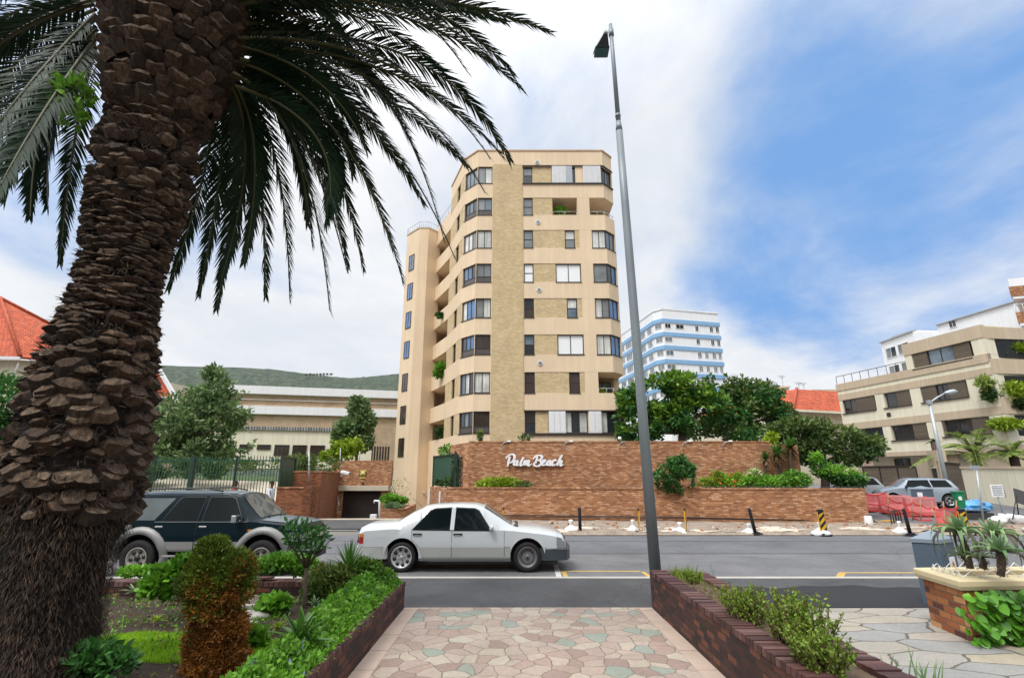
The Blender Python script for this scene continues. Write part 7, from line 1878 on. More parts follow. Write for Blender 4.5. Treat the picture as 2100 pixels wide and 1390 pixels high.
# plants of the cream building
for i, (px, py, rx, rz, Y, m_) in enumerate(((2035,690,14,10,36.5,'bright'),(2058,700,16,14,36.8,'bright'),(2085,715,26,10,36.5,'lime'),(2020,785,16,12,36,'palm_lt'),(2075,800,34,18,36,'lime'),(2030,810,14,10,36,'dark'),(2060,870,30,10,35.6,'lime'),(2050,730,10,10,36.4,'olive'),(2090,830,20,8,36,'dark'))):
    b_ = blobs_px([(px,py,rx,rz)], Y, .7); tree(('bright green shrub at the top terrace corner of the cream building', 'fuller bright shrub right of the corner on the top terrace', 'yellow green shrub at the right edge of the top terrace', 'small palm like plant hanging at the middle balcony corner', 'big yellow green mass on the middle balcony of the cream building', 'dark trailing plant below the middle balcony corner', 'yellow green plants on the lowest balcony of the cream building', 'olive shrub under the top terrace corner', 'dark trailing plant at the right end of the middle balcony')[i], tuple(b_[0][0]-V((0,0,b_[0][1][2]))), None, b_, 420 if rx < 20 else 900, .30, .11, m_, 60+i, name='balcony_plant', cat='plant', gap=0, group='plants on the balconies of the cream building')
# feathery palms behind the garden wall
def rosette_palm(label, px, py, Y, rpx, nf, seed, mat='palm_lt', z0=None, grp=None):
    rr = random.Random(seed); c = at_y(px, py, Y); R_ = abs(at_y(px+rpx, py, Y).x-c.x); t = thing('palm', label, 'palm', (c.x, c.y, z0 if z0 is not None else c.z), grp)
    mb = MB(); mb.tube([(c.x, c.y, (z0 if z0 is not None else c.z-1)), c], [.28,.24], 10); mb.build('trunk', M['bark'], t, uv=False)
    for i in range(nf):
        a = 2*math.pi*i/nf+rr.uniform(-.2,.2); el = R(rr.uniform(20, 80)); L_ = R_*rr.uniform(.85, 1.2); h = V((math.cos(a), math.sin(a), 0)); mb = MB(); pts = []
        for j in range(13):
            u = j/12; pts.append(c + h*math.cos(el)*L_*u*(1+.15*u) + V((0,0,math.sin(el)*L_*u - .75*L_*u*u*math.cos(el*.6))))
        mb.tube(pts, [.03-.002*j for j in range(13)], 4, 0, False); s_ = V((-h.y, h.x, 0))
        for j in range(44):
            u = .12+.88*j/44; k = min(int(u*12), 11); p = pts[k].lerp(pts[k+1], u*12-k); tg = (pts[k+1]-pts[k]).normalized(); ll = L_*.26*math.sin(math.pi*min(1, u*.8+.18))
            for sg in (-1, 1):
                d = (s_*sg*.8 + tg*.55 + V((0,0,-.25+rr.uniform(-.15,.15)))).normalized(); w_ = d.cross(V((0,0,1))).normalized(); leaf(mb, p, d, w_, ll, .05, 0)
        mb.build('frond', LF[mat], t, uv=False)
rosette_palm('young bright green palm with arching fronds behind the cream garden wall', 2000, 935, 34.0, 105, 26, 3, z0=1.0)
rosette_palm('smaller yellowish palm behind the cream garden wall at the right edge', 2078, 935, 32.5, 60, 18, 4, z0=1.0)
rosette_palm('little palm top peeping over the cream gate post', 1916, 906, 37.0, 16, 10, 5, z0=1.0)
# ------------------------------------------------------------------ near planter walls
def planter_wall(mb_w, mb_t, a, b, z0, z1, th, inward):
    """brick wall from a to b (outer face), soldier course on top"""
    a = V(a); b = V(b); d = (b-a).normalized(); n_ = V((-d.y, d.x, 0))*inward
    q = [a, b, b+n_*th, a+n_*th]; mb_w.prism([(p.x,p.y) for p in q], z0, z1-.072)
    L_ = (b-a).length; n = int(L_/.078)
    rr = random.Random(int(L_*100))
    for i in range(n):
        s0, s1 = L_*i/n+.0065, L_*(i+1)/n-.0065; j = rr.uniform(-.007,.006); e = .006+rr.uniform(-.002,.003)
        p, r_ = a+d*s0-n_*e, a+d*s1-n_*e
        pts = [p, r_, r_+n_*(th+2*e), p+n_*(th+2*e)]
        mb_t.prism([(v.x,v.y) for v in pts], z1-.068, z1+j)
    mb_w.prism([(p.x,p.y) for p in [a+n_*.004, b+n_*.004, b+n_*(th-.004), a+n_*(th-.004)]], z1-.0715, z1-.014)
m, nt_, b_n, out = new_mat('dark_red_coping_brick'); gi = N(nt_, 'ShaderNodeNewGeometry'); tcx = N(nt_, 'ShaderNodeTexCoord').outputs['Object']
cr = ramp(nt_, gi.outputs['Random Per Island'], [(0,(.040,.015,.014)),(.35,(.070,.026,.023)),(.7,(.10,.039,.032)),(1,(.135,.072,.065))]).outputs[0]
n1 = noise_n(nt_, tcx, 35, 5, .7); cr = mixc(nt_, .6, cr, ramp(nt_, n1, [(.3,(.5,.5,.5)),(.7,(1.4,1.4,1.4))]).outputs[0], 'MULTIPLY'); nt_.links.new(cr, b_n.inputs['Base Color']); b_n.inputs['Roughness'].default_value = .7; bump(nt_, b_n, n1, .5, .008)
M['cope_brick'] = m
pl = thing('brick_planter', 'dark red brick garden bed wall left of the path, holding the palm and shrubs', 'planter', (-1.7, 6, .1))
w_, tp = MB(), MB()
ZL = .475
planter_wall(w_, tp, (-1.665, -2.5, 0), (-1.665, 8.56, 0), .05, ZL, .22, 1)
planter_wall(w_, tp, (-1.89, 8.56, 0), (-9.5, 8.56, 0), .05, ZL+.03, .22, 1)
w_.build('wall', M['dbrick'], pl); tp.build('brick_coping', M['cope_brick'], pl)
pr = thing('brick_planter', 'long narrow dark red brick planter right of the path', 'planter', (2.6, 5, .1))
w_, tp = MB(), MB(); ZR = .635
planter_wall(w_, tp, (2.165, 8.57, 0), (2.165, 1.0, 0), .05, ZR, .215, 1)
planter_wall(w_, tp, (3.02, 1.0, 0), (3.02, 8.57, 0), .05, ZR-.03, .20, 1)
planter_wall(w_, tp, (2.80, 8.57, 0), (2.39, 8.57, 0), .05, ZR-.005, .2, 1)
w_.build('wall', M['dbrick'], pr); tp.build('brick_coping', M['cope_brick'], pr)
structure(sheet(rng(2.37, 2.83, 6), rng(1.1, 8.4, 40), lambda x, y: .565+.03*noise.noise(V((x*4, y*3, 0)))), 'planter_soil', M['soil_dry'])
# garden bed soil, mounded round the palm
PX, PY = -3.90, 4.6
def bed(x, y):
    d = math.hypot(x-PX, y-PY); e = min(1, max(0, (-1.88-x)/.5))
    return .30 + .16*math.exp(-(d/1.6)**2) + e*.05*noise.noise(V((x*1.3, y*1.3, 1))) + .02*noise.noise(V((x*6, y*6, 2))) + .08*math.exp(-((x+1.9)/.5)**2)
structure(sheet(rng(-9.4, -1.87, 110), rng(-2.0, 8.36, 140), bed), 'garden_soil', M['soil'])
rr = random.Random(77); mb = MB()
for i in range(900):
    x = rr.uniform(-6.5, -1.95); y = rr.uniform(3.9, 8.3); s_ = rr.uniform(.006, .028); mb.obox((x, y, bed(x,y)+s_*.2), (s_*1.5, s_, s_*.8), Matrix.Rotation(rr.uniform(0,3), 3, rdir(rr)))
tag(mb.build('soil_clods', M['soil_dry']), 'loose clods and chips scattered over the dark garden soil', 'soil', kind='stuff')
# lawn patch of real blades
mb = MB(); rr = random.Random(9); cl = at_z(300, 1310, .36); n_ = 0
while n_ < 21000:
    x = rr.uniform(-5.0, -2.1); y = rr.uniform(4.6, 6.7); p = V((x, y, bed(x, y)-.005))
    u = (x+3.5)/1.25; v = (y-5.7)/.62
    if u*u+v*v+.35*noise.noise(V((x*3, y*3, 0))) > 1: 
        if rr.random() > .004: continue
    d = (V((rr.uniform(-.5,.5), rr.uniform(-.5,.5), 1))).normalized(); s_ = V((rr.uniform(-1,1), rr.uniform(-1,1), 0)).normalized(); leaf(mb, p, d, s_, rr.uniform(.03,.065), .008); n_ += 1
tag(mb.build('lawn', LF['grass'], uv=False), 'small bright green patch of grass beside the palm trunk', 'grass', kind='stuff')
mb = MB(); rr = random.Random(61)
for i in range(150):
    x = rr.uniform(-6.0, -2.2); y = rr.uniform(5.6, 8.2); r_ = rr.uniform(.03, .11)
    for k in range(int(r_*260)):
        p = V((x+rr.gauss(0, r_), y+rr.gauss(0, r_), 0)); p.z = bed(p.x, p.y)+rr.uniform(.005, .05); d = (rdir(rr)+V((0,0,.7))).normalized(); s_ = d.cross(rdir(rr))
        if s_.length > .05: leaf(mb, p, d, s_.normalized(), rr.uniform(.025,.06), rr.uniform(.012,.026), 0 if rr.random() < .75 else 1)
tag(mb.build('weeds', [LF['fresh'], LF['dry']], uv=False), 'low green weeds and seedlings scattered over the garden soil', 'weeds', kind='stuff')
# manhole cover, slabs and stones in the bed
mh = thing('manhole_cover', 'worn square concrete manhole cover set in the garden soil', 'manhole cover'); c0 = at_z(528, 1232, .34); mb = MB(); mb.box(c0.x-.36, c0.x+.34, c0.y-.30, c0.y+.32, .2, .355); mb.build('frame', M['concrete'], mh, bevel=.01); mb = MB(); mb.box(c0.x-.28, c0.x+.26, c0.y-.22, c0.y+.24, .3, .366); 
for i in range(7):
    for j in range(6): mb.obox((c0.x-.24+.077*i, c0.y-.18+.077*j, .369), (.04,.022,.008), .78 if (i+j)%2 else -.78)
mb.build('cover', pm('rusty_cast_cover', (.16,.13,.10), .8, .35, 8, 40, .8), mh)
for i, (px, py, s_) in enumerate(((505,1262,.30),(505,1278,.16),(488,1300,.20),(548,1172,.13))):
    t = thing('stone', ('flat pale slab in front of the manhole cover', 'small grey stone below the flat slab', 'rounded pinkish stone beside the rusty conifer', 'broken brick lying on the back wall of the bed')[i], 'stone'); p = at_z(px, py, .34 if i < 3 else .53)
    if i == 3: p.y = 8.45; p.x = at_y(px, py, 8.45).x; p.z = ZL+.07
    mb = MB(); vs = []; rr = random.Random(i)
    for q in range(6):
        f_ = math.pi*q/5
        for k in range(9):
            a = 2*math.pi*k/9; r_ = 1+.25*noise.noise(V((math.cos(a)*2, math.sin(a)*2, q+i*7))); vs.append((p.x+math.cos(a)*math.sin(f_)*s_*r_, p.y+math.sin(a)*math.sin(f_)*s_*.7*r_, p.z+math.cos(f_)*s_*.16*r_))
    mb.add(vs, [(q*9+k, (q+1)*9+k, (q+1)*9+(k+1)%9, q*9+(k+1)%9) for q in range(5) for k in range(9)], 0, True); mb.build('stone', M['concrete'] if i != 3 else M['cope_brick'], t, uv=False)

# ------------------------------------------------------------------ the big palm
pt = thing('palm_tree', 'huge date palm with thick scaly trunk and drooping dark fronds at the left', 'palm tree', (PX, PY, .3))
PR = [(.20,.66),(.45,.60),(.9,.565),(1.35,.60),(1.6,.66),(1.9,.70),(2.4,.68),(2.9,.635),(3.25,.575),(3.55,.50),(3.8,.475),(4.1,.49),(4.6,.55),(5.1,.60),(5.35,.60),(5.55,.54),(5.8,.62),(6.2,.75),(6.7,.86),(7.2,.88),(7.7,.80),(8.2,.55)]
PR = [(z, r*.80) for z, r in PR]
def prad(z):
    for (a, ra), (b, rb) in zip(PR, PR[1:]):
        if z <= b: return ra+(rb-ra)*max(0, (z-a)/(b-a))
    return PR[-1][1]
def pctr(z): return V((PX + (.12 if z < 1.2 else 0)*(1.2-z) + .05 + .012*(z-3), PY, z))
mb = MB(); rows_ = 110; nk = 56; vs = []
for i in range(rows_+1):
    z = .1+8.1*i/rows_; r0 = prad(z)-.115; c0 = pctr(z)
    for k in range(nk):
        a = 2*math.pi*k/nk; r_ = r0+.05*noise.noise(V((math.cos(a)*3, math.sin(a)*3, z*3)))+.03*noise.noise(V((math.cos(a)*8, math.sin(a)*8, z*9))); vs.append((c0.x+math.cos(a)*r_, c0.y+math.sin(a)*r_, z))
mb.add(vs, [(i*nk+k, i*nk+(k+1)%nk, (i+1)*nk+(k+1)%nk, (i+1)*nk+k) for i in range(rows_) for k in range(nk)], 0, True)
rr = random.Random(42)
def stub(c, a, z, L_, w_, h_, el, mi, tw=0):
    """cut leaf base: irregular stump that leaves the trunk and ends in a rough cut face"""
    o_ = V((math.cos(a), math.sin(a), 0)); s_ = V((-math.sin(a), math.cos(a), 0)); up_ = V((0,0,1))
    d = (o_*math.cos(el)+up_*math.sin(el)).normalized(); u = (up_*math.cos(el)-o_*math.sin(el)).normalized(); s_ = (s_*math.cos(tw)+u*math.sin(tw)).normalized()
    b = V((c.x, c.y, z)) + o_*(prad(z)-.02-L_*math.cos(el)); e = b + d*L_
    base, face = [], []
    for x, y, k in ((-.5,-.22,.9),(-.22,-.48,1.),(.22,-.48,1.),(.5,-.22,.9),(.42,.28,.72),(0,.5,.55),(-.42,.28,.72)):
        base.append(b+s_*x*w_*1.15+u*y*h_*1.25); q = rr.uniform(.78,1.12)
        face.append(b+d*L_*k*rr.uniform(.85,1.12)+s_*x*w_*.86*q+u*y*h_*.9*q)
    ctr = e+d*.02*rr.uniform(-1,1)+u*h_*rr.uniform(-.15,.1)-d*L_*.05
    mb.add(base+face, [(k, (k+1)%7, 7+(k+1)%7, 7+k) for k in range(7)], mi)
    mb.add(face+[ctr], [(k, (k+1)%7, 7) for k in range(7)], mi+1)
def ring(z0, z1, dz, w_, L_, h_, el, mi, jit=.25, skip=.0):
    z = z0; i = 0
    while z < z1:
        n = max(8, int(2*math.pi*prad(z)/w_))
        for k in range(n):
            if rr.random() < skip: continue
            a = 2*math.pi*(k+.5*(i%2))/n + rr.uniform(-.3,.3)*jit; zq = z+rr.uniform(-1,1)*dz*jit
            stub(pctr(zq), a, zq, L_*rr.uniform(.7,1.3), w_*rr.uniform(.85,1.15), h_*rr.uniform(.8,1.2), el+rr.uniform(-.25,.25), mi, rr.uniform(-.25,.25))
        z += dz; i += 1
ring(1.85, 3.0, .150, .205, .115, .165, R(26), 1, .9, .05)
ring(1.82, 3.0, .22, .12, .12, .08, R(10), 1, .9, .35)
ring(3.0, 3.45, .11, .18, .12, .10, R(15), 1, .6, .08)
ring(3.45, 4.75, .05, .17, .065, .04, R(5), 1, .9, .1)
ring(3.5, 4.7, .16, .15, .11, .09, R(15), 1, .9, .5)
ring(4.72, 5.5, .11, .16, .11, .11, R(25), 1, .8, .12)
ring(5.5, 5.75, .10, .18, .11, .06, R(12), 1, .6, .08)
ring(5.75, 7.7, .145, .19, .16, .15, R(26), 1, .18, .0)
# fibrous root skirt
for i in range(20000):
    z = rr.uniform(.3, 1.95)**1.0; a = rr.uniform(0, 2*math.pi); c0 = pctr(z); o_ = V((math.cos(a), math.sin(a), 0)); p = c0+o_*(prad(z)-.09+rr.uniform(-.02,.05))
    d = (V((0,0,-1 if rr.random() < .7 else .6))+o_*rr.uniform(.0,.7)+V((-o_.y,o_.x,0))*rr.uniform(-.6,.6)).normalized(); s_ = d.cross(o_).normalized(); leaf(mb, p, d, s_, rr.uniform(.03,.09), rr.uniform(.004,.010), 3)
for i in range(9000):
    z = rr.uniform(1.8, 5.8); a = rr.uniform(0, 2*math.pi); c0 = pctr(z); o_ = V((math.cos(a), math.sin(a), 0)); p = c0+o_*(prad(z)-.09)
    d = (o_*rr.uniform(.2,.9)+rdir(rr)*.7).normalized(); s_ = d.cross(o_)
    if s_.length < .05: continue
    leaf(mb, p, d, s_.normalized(), rr.uniform(.05,.15), rr.uniform(.005,.018), 3)
def trunk_mat(name, cols, fine=25, rough=.9):
    m, nt_, b, out = new_mat(name); gi = N(nt_, 'ShaderNodeNewGeometry'); tcx = N(nt_, 'ShaderNodeTexCoord').outputs['Object']
    cr = ramp(nt_, gi.outputs['Random Per Island'], [(i/(len(cols)-1), c) for i, c in enumerate(cols)]).outputs[0]
    mp = N(nt_, 'ShaderNodeMapping'); mp.inputs['Scale'].default_value = (1,1,.3); nt_.links.new(tcx, mp.inputs[0])
    n1 = noise_n(nt_, mp.outputs[0], fine, 6, .7, .5); cr = mixc(nt_, .85, cr, ramp(nt_, n1, [(.34,(.18,.16,.15)),(.5,(.8,.8,.8)),(.68,(1.9,1.85,1.8))]).outputs[0], 'MULTIPLY')
    sep = N(nt_, 'ShaderNodeSeparateXYZ'); nt_.links.new(tcx, sep.inputs[0])
    nt_.links.new(cr, b.inputs['Base Color']); b.inputs['Roughness'].default_value = rough; bump(nt_, b, n1, 1.0, .04); return m
tm = [trunk_mat('palm_fibre_core', [(.010,.006,.004),(.014,.008,.006)]), trunk_mat('palm_leaf_base', [(.032,.018,.011),(.058,.034,.020),(.088,.052,.032),(.12,.073,.046)]), trunk_mat('palm_cut_face', [(.06,.036,.021),(.105,.067,.042),(.19,.13,.085),(.075,.045,.026),(.14,.095,.061)]), trunk_mat('palm_root_fibre', [(.025,.016,.011),(.05,.031,.020),(.085,.054,.034)], 8)]
mb.build('trunk', tm, pt, uv=False)
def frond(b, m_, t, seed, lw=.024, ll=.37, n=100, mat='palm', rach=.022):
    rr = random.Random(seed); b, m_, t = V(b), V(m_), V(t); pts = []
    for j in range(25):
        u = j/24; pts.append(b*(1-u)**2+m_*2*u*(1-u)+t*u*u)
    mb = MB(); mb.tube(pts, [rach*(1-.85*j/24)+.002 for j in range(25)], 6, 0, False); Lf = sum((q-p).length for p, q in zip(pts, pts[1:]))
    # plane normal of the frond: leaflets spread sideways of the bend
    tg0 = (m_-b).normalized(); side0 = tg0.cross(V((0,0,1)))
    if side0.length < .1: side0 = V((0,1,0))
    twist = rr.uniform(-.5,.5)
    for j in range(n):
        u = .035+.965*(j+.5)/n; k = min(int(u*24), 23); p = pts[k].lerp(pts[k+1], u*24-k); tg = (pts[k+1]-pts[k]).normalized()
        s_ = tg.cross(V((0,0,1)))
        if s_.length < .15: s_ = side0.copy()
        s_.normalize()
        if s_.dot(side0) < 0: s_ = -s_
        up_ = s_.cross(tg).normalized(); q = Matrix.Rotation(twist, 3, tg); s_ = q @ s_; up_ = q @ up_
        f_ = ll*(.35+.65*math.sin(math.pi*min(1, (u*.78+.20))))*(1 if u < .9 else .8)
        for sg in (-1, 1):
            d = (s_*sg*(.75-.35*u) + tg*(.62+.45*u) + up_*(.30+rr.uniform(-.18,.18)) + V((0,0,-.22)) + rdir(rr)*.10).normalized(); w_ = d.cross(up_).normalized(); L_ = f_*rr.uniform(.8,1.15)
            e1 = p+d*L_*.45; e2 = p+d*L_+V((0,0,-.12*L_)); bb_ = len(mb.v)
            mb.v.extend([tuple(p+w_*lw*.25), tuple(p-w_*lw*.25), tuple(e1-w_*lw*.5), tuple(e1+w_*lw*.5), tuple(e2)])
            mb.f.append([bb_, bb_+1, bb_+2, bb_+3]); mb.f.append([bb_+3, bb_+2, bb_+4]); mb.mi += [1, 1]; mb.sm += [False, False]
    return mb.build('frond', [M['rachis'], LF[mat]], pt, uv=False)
M['rachis'] = pm('olive_frond_stem', (.055,.052,.012), .5, .25, 6, 30, .1)
FR = [((482,40,4.8),(760,-60,5.2),(1038,46,5.6)), ((485,20,4.8),(860,-30,5.3),(1072,186,5.6)), ((485,70,4.9),(900,40,5.6),(1046,330,5.9)), ((482,80,4.7),(830,60,4.8),(1006,326,4.9)), ((484,95,4.9),(830,110,5.6),(995,396,6.0)), ((480,100,4.8),(780,160,5.3),(934,532,5.6)), ((482,60,5.0),(800,50,6.0),(912,498,6.3)), ((480,125,4.8),(720,190,5.3),(826,577,5.5)), ((478,135,5.0),(680,190,5.9),(745,553,6.2)), ((476,130,5.0),(660,230,6.0),(713,548,6.4)), ((478,150,4.7),(640,230,5.0),(676,637,5.2)), ((470,160,5.0),(585,230,6.0),(594,613,6.4)), ((474,165,4.9),(545,240,5.5),(544,608,5.7)), ((465,175,5.0),(505,280,6.0),(444,634,6.2)), ((455,180,5.1),(470,300,6.3),(408,604,6.6)), ((440,190,5.2),(440,330,6.6),(345,592,7.0)),
      ((200,60,4.7),(70,170,4.7),(62,444,4.6)), ((196,40,4.8),(40,150,5.4),(10,412,5.6)), ((196,20,4.9),(-10,100,5.6),(-70,340,5.8)), ((190,10,4.7),(-40,60,4.7),(-120,250,4.6)), ((195,100,5.1),(150,250,6.4),(122,540,7.0)), ((200,0,4.9),(0,20,5.8),(-100,180,6.2)), ((195,80,4.6),(60,260,4.0),(-20,420,3.6)), ((195,30,4.6),(-10,230,4.1),(-110,420,3.8)),
      ((500,-20,4.9),(780,-120,5.6),(960,150,6.2)), ((480,0,4.6),(800,-40,4.2),(1000,110,4.0)), ((490,50,4.8),(720,20,5.6),(860,330,6.0)), ((490,110,4.9),(700,120,5.8),(870,420,6.2)), ((470,140,4.9),(620,200,5.6),(640,500,6.0)), ((460,150,4.9),(560,250,5.4),(500,540,5.6)), ((300,-10,5.3),(330,-120,6.6),(150,-10,8.0)), ((420,-10,5.3),(560,-160,6.6),(700,60,8.0)), ((180,-20,4.8),(40,-90,5.2),(-60,40,5.4))]
rf = random.Random(31); nb_ = list(FR)
for a, b, c_ in nb_[1:30:3]:
    j = lambda q, k, ky: (q[0]+rf.uniform(-k,k), q[1]+rf.uniform(-k,k*.6), q[2]+rf.uniform(-ky,ky))
    FR.append((j(a, 12, .1), j(b, 55, .5), j((c_[0], c_[1]-40, c_[2]), 38, .6)))
FR += [((485,10+28*k,4.75+.1*(k%3)),(640+14*k,20+38*k,4.9+.3*(k%3)),(835-28*k,150+52*k,5.1+.5*(k%3))) for k in range(7)]
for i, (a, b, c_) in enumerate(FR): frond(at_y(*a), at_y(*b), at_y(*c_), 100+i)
# the rest of the crown rises above the frame
rr = random.Random(5)
for i in range(30):
    a = 2*math.pi*i/30*1.618*2 + rr.uniform(-.2,.2); z0 = 7.3+.9*(i/30); el = R(15+60*(i/30)); c0 = V((PX, PY, z0)); h = V((math.cos(a), math.sin(a), 0)); L_ = rr.uniform(3.0,3.8)
    b = c0+h*.55; m_ = b+h*math.cos(el)*L_*.6+V((0,0,math.sin(el)*L_*.75)); t = b+h*(math.cos(el)*L_*.95+.5)+V((0,0,math.sin(el)*L_*.8-.9)); 
    if t.y < 2.0 and t.z < 8.0: t.z += 1.2
    frond(b, m_, t, 300+i)
# climbing leaves caught in the crown
b_ = blobs_px([(150,195,38,40),(120,185,28,22),(150,240,22,14)], 4.3, .5); rr = random.Random(6); t = thing('climbing_plant', 'small bright leafy creeper hanging in the palm crown left of the trunk', 'plant', tuple(b_[0][0])); mb = MB(); cloud(mb, b_, 260, .085, .07, rr); mb.build('foliage', LF['fresh'], t, uv=False); mb = MB()
for k in range(6): mb.tube([pctr(5.8)+V((-.5,-.3,.1*k)), b_[0][0]+rdir(rr)*.12], .005, 4)
mb.build('stem', M['bark'], t, uv=False)

# ------------------------------------------------------------------ plants in the left bed
rr = random.Random(12)
th = thing('conifer_shrub', 'rust brown conifer with two green and orange lobes at the front of the garden bed', 'shrub', (at_z(440, 1400, .3).x, 5.05, .3))
tb0 = blobs_px([(436,1160,46,50),(482,1170,40,44),(420,1198,56,46),(472,1205,52,46),(437,1124,30,26),(505,1165,16,32),(436,1250,52,40),(465,1285,44,44),(425,1310,46,46),(455,1345,52,46),(418,1365,44,50),(460,1400,56,45)], 5.05, .9)
mb = MB(); mb.tube([(th.location.x, 5.05, .25), (th.location.x+.02, 5.05, 1.1)], [.05,.03], 8); mb.build('trunk', M['bark'], th, uv=False)
def tpick(p, u, rr):
    q = (p.z-.96)*2.4 + 1.0*noise.noise(p*6) + rr.uniform(-.65,.65) - max(0, (p.x-tb0[0][0].x)*1.2)
    return 0 if q > 0 else 1
mb = MB(); cloud(mb, tb0, 60000, .036, .012, rr, 0, .55, 0, 9.0, .28, tpick); mb.build('foliage', [LF['thuja_g'], LF['thuja_o']], th, uv=False)
# little round headed tree
p0 = at_z(628, 1247, .32); b_ = blobs_px([(605,1085,26,22),(635,1095,30,24),(660,1095,18,18),(600,1110,18,16),(640,1120,28,18)], 7.6, .9)
t = tree('small round headed tree with bare lower twigs and a thin straight trunk in the bed', tuple(p0), [at_y(629,1165,7.7)]+[b[0] for b in b_]+[at_y(q, 1105, 7.6) for q in (585,600,615,650,668,680)]+[at_y(q, 1125, 7.65) for q in (595,612,645,662)], b_, 430, .085, .04, 'deep', 71, r0=.028, gap=.0)
def spiky(label, name, px, py, z, R_, n, seed, mat, w_, e0=5, e1=80, droop=.25, cat='plant', stem=0, curl=0.0, grp=None):
    rr = random.Random(seed); c = at_z(px, py, z); t = thing(name, label, cat, tuple(c), grp); c = c+V((0,0,stem))
    if stem: mb = MB(); mb.tube([c-V((0,0,stem+.05)), c], [.035,.03], 8); mb.build('trunk', M['bark'], t, uv=False)
    mb = MB()
    for i in range(n):
        a = 2*math.pi*i*.382+rr.uniform(-.2,.2); el = R(e0+(e1-e0)*(i+.5)/n); L_ = R_*rr.uniform(.8,1.15); h = V((math.cos(a), math.sin(a), 0)); s_ = V((-h.y,h.x,0)); vs = []; k = 7
        for j in range(k+1):
            u = j/k; p = c+h*math.cos(el)*L_*u*(1-curl*u*.5)+V((0,0,math.sin(el)*L_*u-droop*L_*u*u)); ww = w_*(1-u**2.5)*(.75+.25*min(1,u*4)); nrm = (V((0,0,1))*math.cos(el)-h*math.sin(el))
            vs += [p+s_*ww+nrm*ww*.35, p-nrm*ww*.1, p-s_*ww+nrm*ww*.35]
        mb.add(vs, [(3*j+q, 3*j+q+1, 3*j+q+4, 3*j+q+3) for j in range(k) for q in (0,1)], 0, True)
    mb.build('leaves', LF[mat], t, uv=False); return t
c0 = at_y(712, 1172, 8.1); spiky('spiky green dracaena at the back corner of the bed, left of the white saloon', 'yucca', 712, 1215, .40, .46, 46, 81, 'spear', .022, 0, 85, .12, stem=.30)
spiky('large broad leaved agave near the front of the bed beside the brick wall', 'agave', 615, 1318, .56, .40, 16, 82, 'spear', .042, 15, 80, .22)
spiky('small grey green aloe under the geranium clump', 'agave', 352, 1232, .36, .17, 14, 83, 'aloe', .020, 15, 75, .2)
spiky('pale variegated tuft on the bare soil above the grass patch', 'tuft_plant', 320, 1275, .38, .15, 18, 84, 'lime', .010, 20, 80, .35)
spiky('pale green tuft left of the agave', 'tuft_plant', 570, 1290, .36, .19, 26, 85, 'lime', .010, 25, 80, .45)
spiky('grey green strap leaved plant near the palm trunk', 'agave', 275, 1215, .38, .22, 14, 86, 'aloe', .022, 10, 60, .25)
spiky('small silvery plant at the foot of the little tree', 'tuft_plant', 645, 1240, .40, .17, 16, 87, 'aloe', .016, 20, 75, .3)
def clump(label, name, blobs, Y, n, L, W, m_, seed, base=None, pick=None, gap=0, grp=None, dy=.9, up=.35):
    b_ = blobs_px(blobs, Y, dy); c = b_[0][0]
    return tree(label, (c.x, c.y, base if base is not None else .33), None, b_, n, L, W, m_, seed, name=name, cat='shrub', gap=gap, pick=pick, group=grp, up=up)
clump('bright green geranium clump with a magenta flower beside the palm trunk', 'shrub', [(355,1180,40,28),(330,1200,38,24),(380,1160,22,20),(400,1185,20,25)], 6.9, 1900, .085, .07, ['fresh', 'pinkfl'], 91, pick=lambda p, u, rr: 1 if rr.random() < .006 else 0)
clump('fresh green geranium clump between the manhole cover and the small tree', 'shrub', [(560,1240,28,16),(545,1255,20,12),(580,1235,16,12)], 7.3, 700, .085, .075, 'fresh', 92)
clump('leafy green plant in front of the stones, left of the agave', 'shrub', [(515,1310,26,24),(505,1340,16,26),(530,1330,16,22)], 5.7, 520, .085, .07, 'fresh', 93)
clump('dark glossy shrub with bare stems at the foot of the palm', 'shrub', [(190,1345,52,24),(150,1370,34,22),(240,1360,34,22)], 4.55, 900, .075, .036, 'deep', 94)
clump('bright shrubs growing along the street edge behind the bed wall', 'shrub', [(580,1152,40,18),(620,1160,30,18),(545,1160,22,14)], 8.85, 2400, .075, .045, 'fresh', 95)
clump('olive shrub with fading leaves behind the small tree', 'shrub', [(665,1195,42,38),(700,1190,32,34),(650,1220,32,24)], 8.0, 2900, .07, .035, 'olive', 96)
clump('low green plants along the street edge next to the palm trunk', 'shrub', [(270,1172,24,9),(300,1170,26,8)], 8.9, 700, .07, .045, 'fresh', 97)
clump('green shrub at the back corner of the bed behind the dracaena', 'shrub', [(745,1165,36,20),(780,1180,28,16),(725,1185,26,18)], 8.35, 2600, .06, .035, 'bright', 98)
# periwinkle ground cover along the path wall: one uncountable mass
mb = MB(); rr = random.Random(33); nz_ = 0
while nz_ < 15000:
    y = rr.uniform(3.4, 8.45); wd_ = .34+.30*((y-3.4)/5)+.12*noise.noise(V((y*1.7, 0, 0))); x = -1.70-rr.random()*wd_*1.25; u = (-1.78-x)/wd_
    if u > 1.2: continue
    top = .47+(.20+.26*noise.noise(V((x*4, y*3.1, 0))))*max(0.08, 1-abs(u-.45)*1.5)
    z = lerp(bed(x, y)+.02, top, rr.random()**.35); p = V((x, y, z)); d = (rdir(rr)+V((.25,0,.55))).normalized(); s_ = d.cross(rdir(rr))
    if s_.length < .05: continue
    q = rr.uniform(.7,1.3); leaf(mb, p, d, s_.normalized(), .055*q, .030*q, 1 if (rr.random() < .012 and z > top-.06) else 0); nz_ += 1
tag(mb.build('ground_cover', [LF['fresh'], LF['bluefl']], uv=False), 'dense green trailing plants with tiny blue flowers spilling over the left path wall', 'ground cover', kind='stuff')

